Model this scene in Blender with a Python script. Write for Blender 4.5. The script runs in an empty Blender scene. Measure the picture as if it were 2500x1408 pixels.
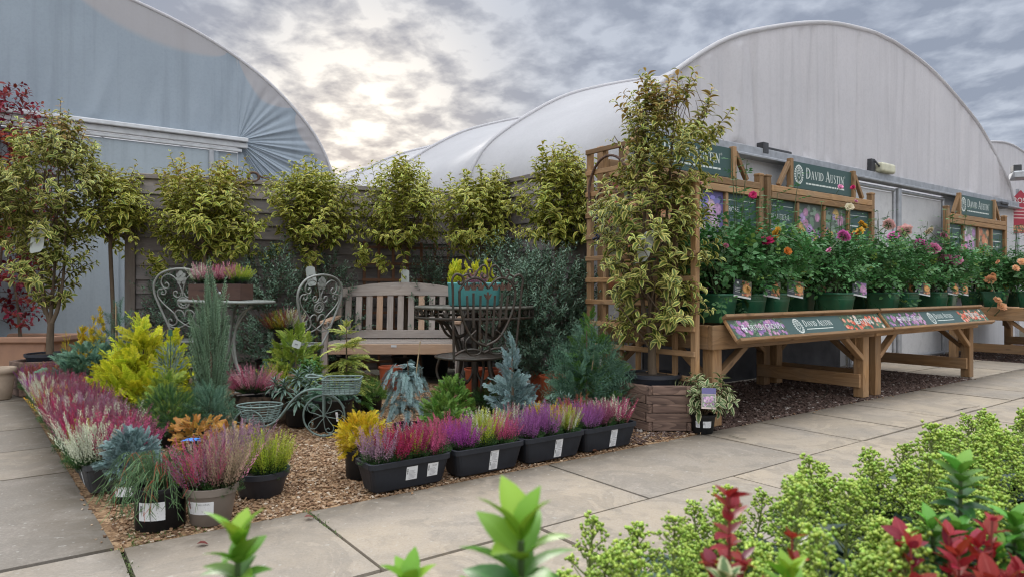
import bpy, math, random
import numpy as np
from mathutils import Vector
random.seed(7)
rng = np.random.default_rng(11)
SC = bpy.context.scene
COL = SC.collection
PI = math.pi
# ------------------------------------------------------------------ layout frame
F, CX, CY, H = 1640.0, 1250.0, 704.0, 1.0
U = np.array([.806, .592, 0.0]); V = np.array([-.592, .806, 0.0]); Zv = np.array([0, 0, 1.0])
ANG = math.atan2(.592, .806)
O = np.array([1.436, 4.77, 0.0])
def B(s, n, z=0.0): return O + U*s + V*n + Zv*z          # s along the kerb line, n away from the path
def at(px, py, Y): return np.array([(px-CX)/F*Y, Y, H-(py-CY)/F*Y])
def XY(px, Y): return ((px-CX)/F*Y, Y, 0.0)
def rot(a):
    c, s = math.cos(a), math.sin(a)
    return np.array([[c, -s, 0], [s, c, 0], [0, 0, 1.0]])

# ------------------------------------------------------------------ mesh builder
class MB:
    def __init__(s): s.v=[]; s.f=[]; s.c=[]; s.t=[]; s.n=0
    def add(s, v, f, c=(.5, 0, 0), t=None, mi=0):
        v = np.asarray(v, float).reshape(-1, 3); f = np.asarray(f, np.int64)
        c = np.asarray(c, float)
        if c.ndim == 1: c = np.tile(c, (len(v), 1))
        s.v.append(v); s.c.append(c); s.t.append(v if t is None else np.asarray(t, float))
        s.f.append((f+s.n, mi)); s.n += len(v)
    def mesh(s, name, smooth=False):
        me = bpy.data.meshes.new(name)
        v = np.concatenate(s.v); me.vertices.add(len(v)); me.vertices.foreach_set('co', v.ravel())
        loops = np.concatenate([f.ravel() for f, _ in s.f])
        tot = np.concatenate([np.full(len(f), f.shape[1]) for f, _ in s.f])
        mi = np.concatenate([np.full(len(f), m) for f, m in s.f])
        me.loops.add(len(loops)); me.loops.foreach_set('vertex_index', loops.astype(np.int32))
        me.polygons.add(len(tot))
        me.polygons.foreach_set('loop_start', np.concatenate([[0], np.cumsum(tot)[:-1]]).astype(np.int32))
        me.polygons.foreach_set('material_index', mi.astype(np.int32))
        me.polygons.foreach_set('use_smooth', np.full(len(tot), bool(smooth)))
        a = me.attributes.new('Col', 'FLOAT_COLOR', 'POINT')
        a.data.foreach_set('color', np.c_[np.concatenate(s.c), np.ones(len(v))].ravel())
        a = me.attributes.new('tex', 'FLOAT_VECTOR', 'POINT')
        a.data.foreach_set('vector', np.concatenate(s.t).ravel())
        me.update(calc_edges=True); me.validate()
        return me
    def build(s, name, mats, parent=None, smooth=False, bevel=0, seg=1, loc=None, rz=None):
        me = s.mesh(name, smooth)
        return obj(name, me, mats, parent, bevel, seg, loc, rz)

def obj(name, me, mats, parent=None, bevel=0, seg=1, loc=None, rz=None):
    if mats is not None and len(me.materials) == 0:
        for m in (mats if isinstance(mats, (list, tuple)) else [mats]): me.materials.append(m)
    o = bpy.data.objects.new(name, me); COL.objects.link(o)
    if parent is not None: o.parent = parent
    if loc is not None: o.location = [float(x) for x in loc]
    if rz is not None: o.rotation_euler = (0, 0, rz)
    if bevel:
        b = o.modifiers.new('bevel', 'BEVEL'); b.width = bevel; b.segments = seg; b.limit_method = 'ANGLE'
        b.angle_limit = math.radians(40)
    return o

def tag(o, label=None, cat=None, group=None, kind=None):
    if label: o['label'] = label
    if cat: o['category'] = cat
    if group: o['group'] = group
    if kind: o['kind'] = kind
    return o
def thing(name, label, cat, loc=(0, 0, 0), rz=0, group=None):
    o = bpy.data.objects.new(name, None); COL.objects.link(o); o.empty_display_size = .1
    o.location = [float(x) for x in loc]; o.rotation_euler = (0, 0, rz)
    return tag(o, label, cat, group)
def kids(o): return [c for c in bpy.data.objects if c.parent == o]
def copy_tree(o, parent=None):
    c = o.copy(); COL.objects.link(c)
    if parent is not None: c.parent = parent
    for ch in kids(o): copy_tree(ch, c)
    return c

CUBE = np.array([[x, y, z] for x in (-.5, .5) for y in (-.5, .5) for z in (-.5, .5)])
CUBEF = np.array([[0, 1, 3, 2], [4, 6, 7, 5], [0, 4, 5, 1], [2, 3, 7, 6], [0, 2, 6, 4], [1, 5, 7, 3]])
def box(mb, c, size, R=None, col=None, mi=0):
    size = np.asarray(size, float); v = CUBE*size
    k = int(np.argmax(size)); order = [k]+[i for i in range(3) if i != k]
    t = v[:, order] + rng.uniform(-9, 9, 3)
    if R is not None: v = v @ np.asarray(R).T
    mb.add(v+np.asarray(c, float), CUBEF, (rng.random(), 0, 0) if col is None else col, t, mi)
def bar(mb, a, b, w, h, up=(0, 0, 1), col=None, mi=0, ext=0):
    a = np.asarray(a, float); b = np.asarray(b, float); d = b-a; L = np.linalg.norm(d); x = d/L
    up = np.asarray(up, float); y = np.cross(up, x)
    if np.linalg.norm(y) < 1e-3: y = np.cross([0, 1, 0], x)
    y /= np.linalg.norm(y); z = np.cross(x, y)
    box(mb, (a+b)/2, (L+ext, w, h), np.c_[x, y, z], col, mi)
def quad(mb, a, b, c, d, col=(.5, 0, 0), mi=0): mb.add([a, b, c, d], [[0, 1, 2, 3]], col, None, mi)

def cat(pts, sub=6, closed=False):
    p = np.asarray(pts, float)
    if len(p) < 3: return p
    if closed: q = np.vstack([p[-1], p, p[0], p[1]])
    else: q = np.vstack([2*p[0]-p[1], p, 2*p[-1]-p[-2]])
    out = []
    for i in range(1, len(q)-2):
        for t in np.linspace(0, 1, sub, endpoint=False):
            a, b, c, d = q[i-1:i+3]
            out.append(.5*((2*b)+(c-a)*t+(2*a-5*b+4*c-d)*t*t+(3*b-a-3*c+d)*t**3))
    if not closed: out.append(q[-2])
    return np.array(out)
def tube(mb, pts, r, k=6, closed=False, col=None, mi=0):
    p = np.asarray(pts, float); n = len(p)
    r = np.broadcast_to(np.asarray(r, float), (n,))
    d = np.roll(p, -1, 0)-np.roll(p, 1, 0)
    if not closed: d[0] = p[1]-p[0]; d[-1] = p[-1]-p[-2]
    d /= np.linalg.norm(d, axis=1)[:, None]+1e-12
    ref = np.array([0, 0, 1.0]) if abs(d[0][2]) < .9 else np.array([0, 1.0, 0])
    vs = []; a = np.linspace(0, 2*PI, k, endpoint=False)
    y = np.cross(ref, d[0]); y /= np.linalg.norm(y)
    L = 0; t = []
    for i in range(n):
        y = y-d[i]*np.dot(y, d[i]); y /= np.linalg.norm(y)+1e-12
        z = np.cross(d[i], y)
        vs.append(p[i]+r[i]*(np.cos(a)[:, None]*y+np.sin(a)[:, None]*z))
        if i: L += np.linalg.norm(p[i]-p[i-1])
        t.append(np.c_[np.full(k, L), r[i]*np.cos(a), r[i]*np.sin(a)])
    fs = []
    m = n if closed else n-1
    for i in range(m):
        j = (i+1) % n
        for q in range(k): fs.append([i*k+q, i*k+(q+1) % k, j*k+(q+1) % k, j*k+q])
    col = (rng.random(), 0, 0) if col is None else col
    t = np.vstack(t)+rng.uniform(-5, 5, 3)
    mb.add(np.vstack(vs), fs, col, t, mi)
    if not closed:
        for i in (0, n-1):
            mb.add(np.vstack([vs[i], p[i]]), [[q, (q+1) % k, k] for q in range(k)], col, None, mi)
def lathe(mb, prof, k=28, c=(0, 0, 0), col=None, mi=0, sq=None):
    a = np.linspace(0, 2*PI, k, endpoint=False); vs = []
    ca, sa = np.cos(a), np.sin(a)
    if sq:
        m = (np.abs(ca)**sq+np.abs(sa)**sq)**(-1/sq); ca = ca*m; sa = sa*m
    for r, z in prof: vs.append(np.c_[r*ca, r*sa, np.full(k, z)])
    fs = []
    for i in range(len(prof)-1):
        for q in range(k): fs.append([i*k+q, i*k+(q+1) % k, (i+1)*k+(q+1) % k, (i+1)*k+q])
    mb.add(np.vstack(vs)+np.asarray(c, float), fs, (rng.random(), 0, 0) if col is None else col, None, mi)
def disc(mb, r, z, k=28, c=(0, 0), col=None, mi=0, bump=0):
    a = np.linspace(0, 2*PI, k, endpoint=False)
    v = np.vstack([np.c_[c[0]+r*np.cos(a), c[1]+r*np.sin(a), np.full(k, z)], [[c[0], c[1], z+bump]]])
    mb.add(v, [[q, (q+1) % k, k] for q in range(k)], (rng.random(), 0, 0) if col is None else col, None, mi)

# ------------------------------------------------------------------ instanced templates
def frames(d, up=(0, 0, 1.0), roll=None):
    d = d/(np.linalg.norm(d, axis=1)[:, None]+1e-9)
    up = np.broadcast_to(np.asarray(up, float), d.shape)
    y = np.cross(up, d); ln = np.linalg.norm(y, axis=1)
    bad = ln < 1e-3
    y[bad] = [1, 0, 0]; y /= np.linalg.norm(y, axis=1)[:, None]
    z = np.cross(d, y)
    if roll is not None:
        c, s = np.cos(roll)[:, None], np.sin(roll)[:, None]
        y, z = y*c+z*s, z*c-y*s
    return np.stack([d, y, z], axis=2)
def inst(mb, T, R, P, S, b=None, mi=0, rnd=None):
    tv, tf, tg = T; N = len(P)
    if N == 0: return
    S = np.asarray(S, float)
    if S.ndim == 0: S = np.full(N, float(S))
    if S.ndim == 1: S = np.repeat(S[:, None], 3, 1)
    v = np.einsum('nij,nkj->nki', R, tv[None]*S[:, None, :])+P[:, None, :]
    k = len(tv)
    f = (tf[None]+(np.arange(N)*k)[:, None, None]).reshape(-1, tf.shape[1])
    c = np.zeros((N, k, 3))
    c[:, :, 0] = (rng.random(N) if rnd is None else rnd)[:, None]; c[:, :, 1] = tg[None]
    if b is not None: c[:, :, 2] = np.asarray(b)[:, None]
    mb.add(v.reshape(-1, 3), f, c.reshape(-1, 3), None, mi)

def leafT(w=.32, bend=.5, fold=.25, n=4, shape=.9):
    """blade along +x, length 1; G = 0 on the midrib, 1 on the margin"""
    vs = []; g = []
    for i in range(n+1):
        t = i/n
        ww = w*.5*math.sin(PI*min(1, max(0, t**shape)))**.8 if 0 < t < 1 else .012
        th = bend*t; x = math.sin(th)/bend if bend > 1e-3 else t; z = -(1-math.cos(th))/bend if bend > 1e-3 else 0
        for sgn in (-1, 0, 1):
            vs.append([x, sgn*ww, z+abs(sgn)*ww*fold]); g.append(abs(sgn))
    fs = []
    for i in range(n):
        for q in (0, 1): fs.append([i*3+q, (i+1)*3+q, (i+1)*3+q+1, i*3+q+1])
    return np.array(vs), np.array(fs), np.array(g, float)
def strip(vs, fs, gs, a, b, w, nrm, g0=0., g1=1.):
    a = np.asarray(a, float); b = np.asarray(b, float); d = b-a
    y = np.cross(nrm, d); y = y/(np.linalg.norm(y)+1e-9)*w*.5
    k = len(vs); vs += [a-y, a+y, b+y*.35, b-y*.35]; fs.append([k, k+1, k+2, k+3]); gs += [g0, g0, g1, g1]
def sprayT(nb=9, side=.42, w=.05, droop=.15, sub=3, seed=1):
    """flat conifer frond along +x; G runs to 1 at the tips"""
    r = random.Random(seed); vs = []; fs = []; gs = []
    P = lambda t: np.array([t, 0, -droop*t*t])
    for i in range(4): strip(vs, fs, gs, P(i/4), P((i+1)/4), w*.9, (0, 0, 1), i/4*.6, (i+1)/4*.6+.2)
    for i in range(nb):
        t = .08+.9*i/nb
        for sg in (-1, 1):
            L = side*(1-.72*t)*r.uniform(.8, 1.2); an = math.radians(r.uniform(35, 55))
            a = P(t); d = np.array([math.cos(an), sg*math.sin(an), r.uniform(-.25, .15)])
            nrm = np.array([r.uniform(-.5, .5), r.uniform(-.5, .5), 1])
            b = a+d*L; b[2] -= droop*L*.6
            strip(vs, fs, gs, a, b, w, nrm, .2+.3*t, 1)
            for q in range(sub):
                tt = .25+.6*q/sub; m = a+(b-a)*tt
                for s2 in (-1, 1):
                    an2 = math.atan2(d[1], d[0])+s2*.7
                    e = m+np.array([math.cos(an2), math.sin(an2), r.uniform(-.2, .2)])*L*.38*(1-.4*tt)
                    strip(vs, fs, gs, m, e, w*.8, nrm, .4, 1)
    return np.array(vs), np.array(fs), np.array(gs, float)
def needleT(n=34, L=.3, w=.03, seed=2, lean=.5):
    """sprig along +x with needles all round"""
    r = random.Random(seed); vs = []; fs = []; gs = []
    strip(vs, fs, gs, (0, 0, 0), (1, 0, 0), w*1.2, (0, 0, 1), 0, .3)
    for i in range(n):
        t = (i+.5)/n; a = i*2.4; l = L*(1-.45*t)*r.uniform(.8, 1.15)
        d = np.array([lean, math.cos(a), math.sin(a)]); d /= np.linalg.norm(d)
        p = np.array([t*.92, 0, 0])
        strip(vs, fs, gs, p, p+d*l, w, np.cross(d, [1, 0, 0])+np.array([.3, .1, .2]), .25, 1)
    return np.array(vs), np.array(fs), np.array(gs, float)
def spikeT(n=46, r0=.07, seed=3, base=.2, w=.05):
    """heather spike along +x : small bells, G = position on the spike"""
    r = random.Random(seed); vs = []; fs = []; gs = []
    strip(vs, fs, gs, (0, 0, 0), (1, 0, 0), .012, (0, 0, 1), 0, .4)
    strip(vs, fs, gs, (0, 0, 0), (1, 0, 0), .012, (0, 1, 0), 0, .4)
    for i in range(n):
        t = base+(1-base)*(i/n)**.92; a = i*2.4+r.random(); rr = r0*(1.05-.7*t)*r.uniform(.7, 1.2)
        o = np.array([0, math.cos(a), math.sin(a)]); c = np.array([t, 0, 0])+o*rr
        x = np.array([.8, 0, 0])+o*r.uniform(-.2, .5); x /= np.linalg.norm(x); y = np.cross(o, x)
        s = w*(1.1-.55*t)*r.uniform(.75, 1.25); k = len(vs)
        vs += [c-x*s*.7, c+y*s*.5+o*s*.15, c+x*s*.7, c-y*s*.5+o*s*.15]; fs.append([k, k+1, k+2, k+3])
        gs += [t]*4
    for i in range(12):
        t = r.uniform(0, base*1.4); a = r.uniform(0, 6.3); o = np.array([.7, math.cos(a), math.sin(a)])
        strip(vs, fs, gs, (t, 0, 0), np.array([t, 0, 0])+o*.07, .025, (o[1], -o[0], .3), 0, .03)
    return np.array(vs), np.array(fs), np.array(gs, float)
def octaT():
    v = np.array([[1, 0, 0], [-1, 0, 0], [0, 1, 0], [0, -1, 0], [0, 0, 1], [0, 0, -1.]])
    f = np.array([[0, 2, 4], [2, 1, 4], [1, 3, 4], [3, 0, 4], [2, 0, 5], [1, 2, 5], [3, 1, 5], [0, 3, 5]])
    return v, f, (v[:, 2]+1)/2
def compoundT(seed=4, lf=None):
    """five leaflets of a rose leaf"""
    lf = lf or leafT(.62, .35, .18, 3, .85)
    vs = []; fs = []; gs = []; k = 0
    for (x, y, an, s) in ((.98, 0, 0, .5), (.62, .03, .95, .42), (.62, -.03, -.95, .42), (.3, .03, 1.15, .34), (.3, -.03, -1.15, .34)):
        tw = random.Random(seed+int(x*100)).uniform(-.3, .3)
        R = rot(an) @ np.array([[1, 0, 0], [0, math.cos(tw), -math.sin(tw)], [0, math.sin(tw), math.cos(tw)]])
        v = (lf[0]*s) @ R.T+np.array([x-(.45 if an == 0 else 0)*0, y, -.12*x*x])
        vs.append(v); fs.append(lf[1]+k); gs.append(lf[2]); k += len(v)
    v = np.array([[0, -.012, 0], [0, .012, 0], [1, .008, -.12], [1, -.008, -.12]])
    vs.append(v); fs.append(np.array([[0, 1, 2, 3]])+k); gs.append(np.array([.5]*4))
    return np.vstack(vs), np.vstack(fs), np.concatenate(gs)

L_VAR = leafT(.38, 1.6, .40, 6); L_VAR2 = leafT(.40, 1.4, .40, 6)
L_SM = leafT(.36, .35, .3, 2); L_EUO = leafT(.46, .7, .35, 5, .8); L_SKI = leafT(.42, .5, .35, 4); L_BER = leafT(.6, .3, .2, 4, .75)
L_STRAP = leafT(.17, .7, .3, 4); L_ACER = leafT(.5, .6, .3, 3)
SPR = [sprayT(seed=i) for i in range(3)]; SPR_F = [sprayT(12, .34, .035, .35, 3, seed=5+i) for i in range(2)]
SPR_S = [sprayT(6, .5, .085, .1, 2, seed=9+i) for i in range(2)]
NDL = [needleT(seed=i) for i in range(2)]; NDL_L = needleT(26, .5, .022, 7, .7); NDL_T = needleT(40, .11, .03, 8, .9)
SPK = [spikeT(seed=i) for i in range(3)]
OCT = octaT(); ROSE_LEAF = compoundT()

def unit(a): return a/(np.linalg.norm(a, axis=-1, keepdims=True)+1e-9)
def sample_prof(prof, N, fill=.6):
    """random points in a body of revolution [(z, r), ...]; returns base points, outward dirs, height 0..1, r"""
    z = np.array([p[0] for p in prof], float); r = np.array([p[1] for p in prof], float)
    zz = np.linspace(z[0], z[-1], 200); rr = np.interp(zz, z, r)
    w = rr**1.4+.02*rr.max(); w /= w.sum()
    i = rng.choice(200, N, p=w); Z = zz[i]+rng.normal(0, (z[-1]-z[0])/260, N); R = np.interp(Z, z, r)
    a = rng.uniform(0, 2*PI, N); out = np.c_[np.cos(a), np.sin(a), np.zeros(N)]
    q = rng.random(N)**.45
    return out*(R*q*fill)[:, None]+np.c_[np.zeros(N), np.zeros(N), Z], out, (Z-z[0])/(z[-1]-z[0]), R, q
def cluster(mb, prof, N, T, L=(.1, .16), el=(10, 60), fill=.65, c=(0, 0, 0), jit=.3, droop=0., b=None, mi=0, roll=True, lump=0):
    """fronds growing out of a crown, one template each"""
    P, out, h, R, q = sample_prof(prof, N, fill)
    e = np.radians(el[0]+(el[1]-el[0])*h)+rng.normal(0, jit, N)+(1-q)*.5
    d = out*np.cos(e)[:, None]+np.c_[np.zeros(N), np.zeros(N), np.sin(e)]
    d += rng.normal(0, jit*.6, (N, 3))
    if lump:
        ph = rng.uniform(0, 6.3, 3); a = np.arctan2(out[:, 1], out[:, 0])
        k = 1+lump*(np.sin(3*a+ph[0]+5*h)+np.sin(5*a+ph[1]-7*h)*.7+np.sin(9*h+ph[2])*.5)
        P[:, :2] *= k[:, None]
    S = rng.uniform(L[0], L[1], N)*(1.05-.25*h)
    Ts = T if isinstance(T, list) else [T]
    which = rng.integers(0, len(Ts), N)
    for j, t in enumerate(Ts):
        m = which == j
        n = m.sum()
        if not n: continue
        inst(mb, t, frames(d[m], roll=rng.uniform(-1.2, 1.2, n) if roll else None), P[m]+np.asarray(c, float), S[m],
             None if b is None else (b(h[m], q[m]) if callable(b) else np.full(n, b)), mi)
def shoots(mb, prof, N, k, T, Ls=(.2, .3), S=(.06, .1), out_w=(.9, .35), up_w=(.1, 1.), fill=.8, c=(0, 0, 0), lean=.9, b=None, mi=0, tw=None, twr=.003, tmi=0, t0=.1, lump=.12, lift=.15):
    """leafy shoots: k leaves spiral along each of N shoots"""
    P, out, h, R, q = sample_prof(prof, N, fill)
    if lump:
        ph = rng.uniform(0, 6.3, 3); a = np.arctan2(out[:, 1], out[:, 0])
        kk = 1+lump*(np.sin(2*a+ph[0]+5*h)+np.sin(5*a+ph[1]-8*h)*.8+np.sin(11*h+ph[2])*.5)
        P[:, :2] *= kk[:, None]
    ow = out_w[0]+(out_w[1]-out_w[0])*h; uw = up_w[0]+(up_w[1]-up_w[0])*h
    d = unit(out*(ow*(.4+.6*q))[:, None]+np.c_[np.zeros(N), np.zeros(N), uw]+rng.normal(0, .22, (N, 3)))
    L = rng.uniform(Ls[0], Ls[1], N)
    c = np.asarray(c, float)
    R0 = frames(d, up=(0.13, .31, .94))
    for i in range(k):
        t = t0+(1-t0)*i/(k-1)
        a = i*2.39996+rng.uniform(-.4, .4, N)+np.arange(N)
        rad = R0[:, :, 1]*np.cos(a)[:, None]+R0[:, :, 2]*np.sin(a)[:, None]
        ld = unit(d*(1-lean+.55*t)+rad*lean+np.array([0, 0, lift]))
        p = P+d*(L*t)[:, None]; p[:, 2] -= .12*L*t*t*(ow > .6)
        s = rng.uniform(S[0], S[1], N)*(1.1-.45*t)
        bb = None if b is None else (b(h, t, N) if callable(b) else np.full(N, b))
        inst(mb, T, frames(ld, up=d*.6+np.array([0, 0, .7]), roll=rng.normal(0, .35, N)), p+c, s, bb, mi)
    if tw is not None:
        tv = np.array([[0, -.5, 0], [0, .5, 0], [1, .35, 0], [1, -.35, 0], [0, 0, -.5], [0, 0, .5], [1, 0, .35], [1, 0, -.35]])
        inst(tw, (tv, np.array([[0, 1, 2, 3], [4, 5, 6, 7]]), np.zeros(8)), R0, P+c-d*(L*.2)[:, None], np.c_[L*1.15, np.full(N, twr*2), np.full(N, twr*2)], None, tmi)
    return P, d
# ------------------------------------------------------------------ materials
def newmat(name):
    m = bpy.data.materials.new(name); m.use_nodes = True; nt = m.node_tree; nt.nodes.clear()
    out = nt.nodes.new('ShaderNodeOutputMaterial')
    return m, nt, out
def nd(nt, typ, ins=None, **props):
    n = nt.nodes.new(typ)
    for k, v in props.items(): setattr(n, k, v)
    for k, v in (ins or {}).items():
        s = n.inputs[k]
        if isinstance(v, bpy.types.NodeSocket): nt.links.new(v, s)
        elif isinstance(v, bpy.types.Node): nt.links.new(v.outputs[0], s)
        else: s.default_value = (tuple(v)+(1,) if isinstance(v, (tuple, list)) and len(v) == 3 and s.type == 'RGBA' else v)
    return n
def ramp(nt, fac, stops, interp='LINEAR'):
    n = nd(nt, 'ShaderNodeValToRGB', {0: fac}); cr = n.color_ramp; cr.interpolation = interp
    while len(cr.elements) < len(stops): cr.elements.new(.5)
    for e, (p, c) in zip(cr.elements, stops):
        e.position = p; e.color = (c, c, c, 1) if isinstance(c, (int, float)) else tuple(c)+(1,)
    return n
def mth(nt, op, a, b=0., c=0.):
    return nd(nt, 'ShaderNodeMath', {0: a, 1: b, 2: c}, operation=op).outputs[0]
def mixc(nt, f, a, b, mode='MIX'):
    n = nt.nodes.new('ShaderNodeMix'); n.data_type = 'RGBA'; n.blend_type = mode
    for i, v in ((0, f), (6, a), (7, b)):
        s = n.inputs[i]
        if isinstance(v, bpy.types.NodeSocket): nt.links.new(v, s)
        elif isinstance(v, bpy.types.Node): nt.links.new(v.outputs[0], s)
        else: s.default_value = tuple(v)+(1,) if isinstance(v, (tuple, list)) else v
    return n.outputs[2]
def attr(nt, name='Col'): return nd(nt, 'ShaderNodeAttribute', attribute_name=name)
def colsep(nt):
    s = nd(nt, 'ShaderNodeSeparateColor', {0: attr(nt).outputs['Color']}); return s.outputs
def princ(nt, out, col, rough=.6, metal=0., spec=.5, bump=None, bs=.2, bd=.01, trans=0., tcol=None, coat=0):
    p = nd(nt, 'ShaderNodeBsdfPrincipled', {'Base Color': col, 'Roughness': rough, 'Metallic': metal, 'Specular IOR Level': spec, 'Coat Weight': coat})
    if bump is not None:
        b = nd(nt, 'ShaderNodeBump', {'Strength': bs, 'Distance': bd, 'Height': bump})
        nt.links.new(b.outputs[0], p.inputs['Normal'])
    res = p.outputs[0]
    if trans:
        t = nd(nt, 'ShaderNodeBsdfTranslucent', {'Color': tcol if tcol is not None else col})
        res = nd(nt, 'ShaderNodeMixShader', {0: trans, 1: res, 2: t.outputs[0]}).outputs[0]
    nt.links.new(res, out.inputs[0])
    return p
def noise(nt, vec, scale, detail=4, rough=.55, dist=0.):
    return nd(nt, 'ShaderNodeTexNoise', {'Vector': vec, 'Scale': scale, 'Detail': detail, 'Roughness': rough, 'Distortion': dist})
def objco(nt): return nd(nt, 'ShaderNodeTexCoord').outputs['Object']
def worldpos(nt): return nd(nt, 'ShaderNodeNewGeometry').outputs['Position']
def mapv(nt, vec, scale=(1, 1, 1), rotz=0.):
    return nd(nt, 'ShaderNodeMapping', {'Vector': vec, 'Scale': scale, 'Rotation': (0, 0, rotz)}).outputs[0]

_M = {}
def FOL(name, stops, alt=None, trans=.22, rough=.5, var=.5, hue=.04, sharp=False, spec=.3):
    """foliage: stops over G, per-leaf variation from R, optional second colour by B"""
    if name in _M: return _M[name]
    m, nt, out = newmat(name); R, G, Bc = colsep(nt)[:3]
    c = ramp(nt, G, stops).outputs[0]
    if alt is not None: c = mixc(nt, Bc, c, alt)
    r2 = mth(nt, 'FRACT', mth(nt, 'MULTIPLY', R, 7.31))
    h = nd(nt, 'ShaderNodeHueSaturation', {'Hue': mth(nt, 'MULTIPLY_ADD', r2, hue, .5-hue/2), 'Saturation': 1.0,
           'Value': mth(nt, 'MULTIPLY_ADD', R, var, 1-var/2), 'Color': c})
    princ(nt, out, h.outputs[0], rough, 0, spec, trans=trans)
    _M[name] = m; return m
def PBR(name, col, rough=.6, metal=0., spec=.5, nz=0.15, ns=8., bump=0., bsc=60., col2=None, var=0.):
    if name in _M: return _M[name]
    m, nt, out = newmat(name); oc = attr(nt, 'tex').outputs['Vector']
    n = noise(nt, oc, ns, 5)
    c2 = col2 or tuple(x*(1-nz*2) for x in col)
    c = mixc(nt, ramp(nt, n.outputs[0], [(.38, 0.), (.66, 1.)]).outputs[0], col, c2)
    if var:
        R = colsep(nt)[0]
        c = nd(nt, 'ShaderNodeHueSaturation', {'Value': mth(nt, 'MULTIPLY_ADD', R, var, 1-var/2), 'Color': c}).outputs[0]
    bm = noise(nt, oc, bsc, 4).outputs[0] if bump else None
    rr = mth(nt, 'MULTIPLY_ADD', n.outputs[0], .25, rough-.12)
    princ(nt, out, c, rr, metal, spec, bm, bump, .004)
    _M[name] = m; return m
def WOOD(name, light, dark, grain=22., rough=.7, knots=True, weather=0., wcol=(.2, .19, .18), var=.5, ringy=.5):
    if name in _M: return _M[name]
    m, nt, out = newmat(name); t = attr(nt, 'tex').outputs['Vector']; R = colsep(nt)[0]
    v = mapv(nt, t, (1.6, grain, grain)); v2 = mapv(nt, t, (.9, 6, 6))
    n1 = noise(nt, v, 1.6, 5, .6, .4); n2 = noise(nt, v2, 1.3, 2, .5, .6)
    rings = mth(nt, 'FRACT', mth(nt, 'MULTIPLY', n2.outputs[0], 9.))
    rings = ramp(nt, rings, [(0., 0.), (.75, .8), (.95, 1.), (1., .1)]).outputs[0]
    f = mth(nt, 'ADD', mth(nt, 'MULTIPLY', rings, ringy*.6), mth(nt, 'MULTIPLY', ramp(nt, n1.outputs[0], [(.35, 0.), (.7, 1.)]).outputs[0], .6))
    c = mixc(nt, f, light, dark)
    if knots:
        vo = nd(nt, 'ShaderNodeTexVoronoi', {'Vector': mapv(nt, t, (3.2, 9, 9)), 'Scale': 1.})
        k = ramp(nt, vo.outputs['Distance'], [(.05, 1.), (.16, 0.)]).outputs[0]
        c = mixc(nt, mth(nt, 'MULTIPLY', k, .8), c, tuple(x*.35 for x in dark))
    if weather:
        w = noise(nt, mapv(nt, t, (1.2, 3, 3)), 2., 4)
        c = mixc(nt, mth(nt, 'MULTIPLY', ramp(nt, w.outputs[0], [(.3, 0.), (.7, 1.)]).outputs[0], weather), c, wcol)
    c = nd(nt, 'ShaderNodeHueSaturation', {'Value': mth(nt, 'MULTIPLY_ADD', R, var, 1-var/2), 'Color': c}).outputs[0]
    princ(nt, out, c, rough, 0, .3, f, .25, .003)
    _M[name] = m; return m

M_PINE = WOOD('treated_pine', (.41, .235, .105), (.225, .115, .046), weather=.6, wcol=(.27, .195, .13), ringy=.9, var=.7)
M_PINE2 = WOOD('new_pine', (.52, .30, .10), (.36, .18, .05), var=.3)
M_BROWN = WOOD('stained_planter_wood', (.25, .165, .125), (.095, .06, .048), grain=16, ringy=1.1, var=.35)
M_TEAK = WOOD('silvered_teak', (.46, .395, .345), (.28, .225, .19), grain=26, knots=False, weather=.5, wcol=(.27, .25, .25), var=.4)
M_TEAK2 = WOOD('warm_teak', (.54, .36, .24), (.38, .235, .145), grain=26, knots=False, weather=.35, wcol=(.30, .26, .24), var=.3)
M_FENCE = WOOD('weathered_fence', (.29, .245, .225), (.12, .10, .095), grain=12, rough=.85, weather=.6, wcol=(.155, .15, .155), var=.6)
M_FPOST = WOOD('fence_post_wood', (.16, .125, .10), (.08, .06, .05), grain=12, rough=.85, weather=.4)
M_TRUNK = WOOD('bark', (.17, .125, .085), (.085, .06, .04), grain=10, rough=.9, knots=False, var=.3)
M_TWIG = PBR('twig', (.13, .085, .05), .8, nz=.2)
M_POT = PBR('black_plastic', (.011, .012, .014), .45, spec=.35, nz=.25, ns=5, bump=.12, bsc=25)
M_TROUGH = PBR('charcoal_plastic', (.019, .022, .029), .52, spec=.35, nz=.2, ns=6, bump=.15, bsc=60)
M_TROUGHG = PBR('grey_plastic', (.05, .053, .057), .52, spec=.4, nz=.2, ns=6, bump=.15, bsc=60)
M_TAUPE = PBR('taupe_plastic', (.185, .155, .13), .45, nz=.1, ns=6)
M_GPOT = PBR('green_plastic', (.028, .135, .07), .30, nz=.12, ns=4, col2=(.02, .095, .052), var=.25)
M_SOIL = PBR('compost', (.035, .022, .014), .95, nz=.4, ns=40, bump=.9, bsc=70)
M_TERRA = PBR('terracotta', (.42, .235, .15), .8, nz=.12, ns=5, bump=.1, col2=(.33, .19, .13))
M_TERRA2 = PBR('pale_stoneware', (.40, .31, .23), .8, nz=.15, ns=6, bump=.1)
M_ORANGE = PBR('orange_plastic', (.38, .085, .035), .45, nz=.12, ns=4)
M_CREAM = PBR('cream_metal', (.26, .27, .25), .45, .0, nz=.15, ns=14, col2=(.19, .19, .175))
M_GREYM = PBR('grey_green_metal', (.25, .27, .25), .45, .0, nz=.15, ns=14, col2=(.15, .155, .14))
M_IRON = PBR('antiqued_iron', (.06, .054, .045), .45, .35, nz=.3, ns=22, col2=(.05, .03, .02), bump=.2)
M_RUSTIRON = PBR('rusty_iron', (.12, .062, .042), .7, .1, nz=.3, ns=30)
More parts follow.
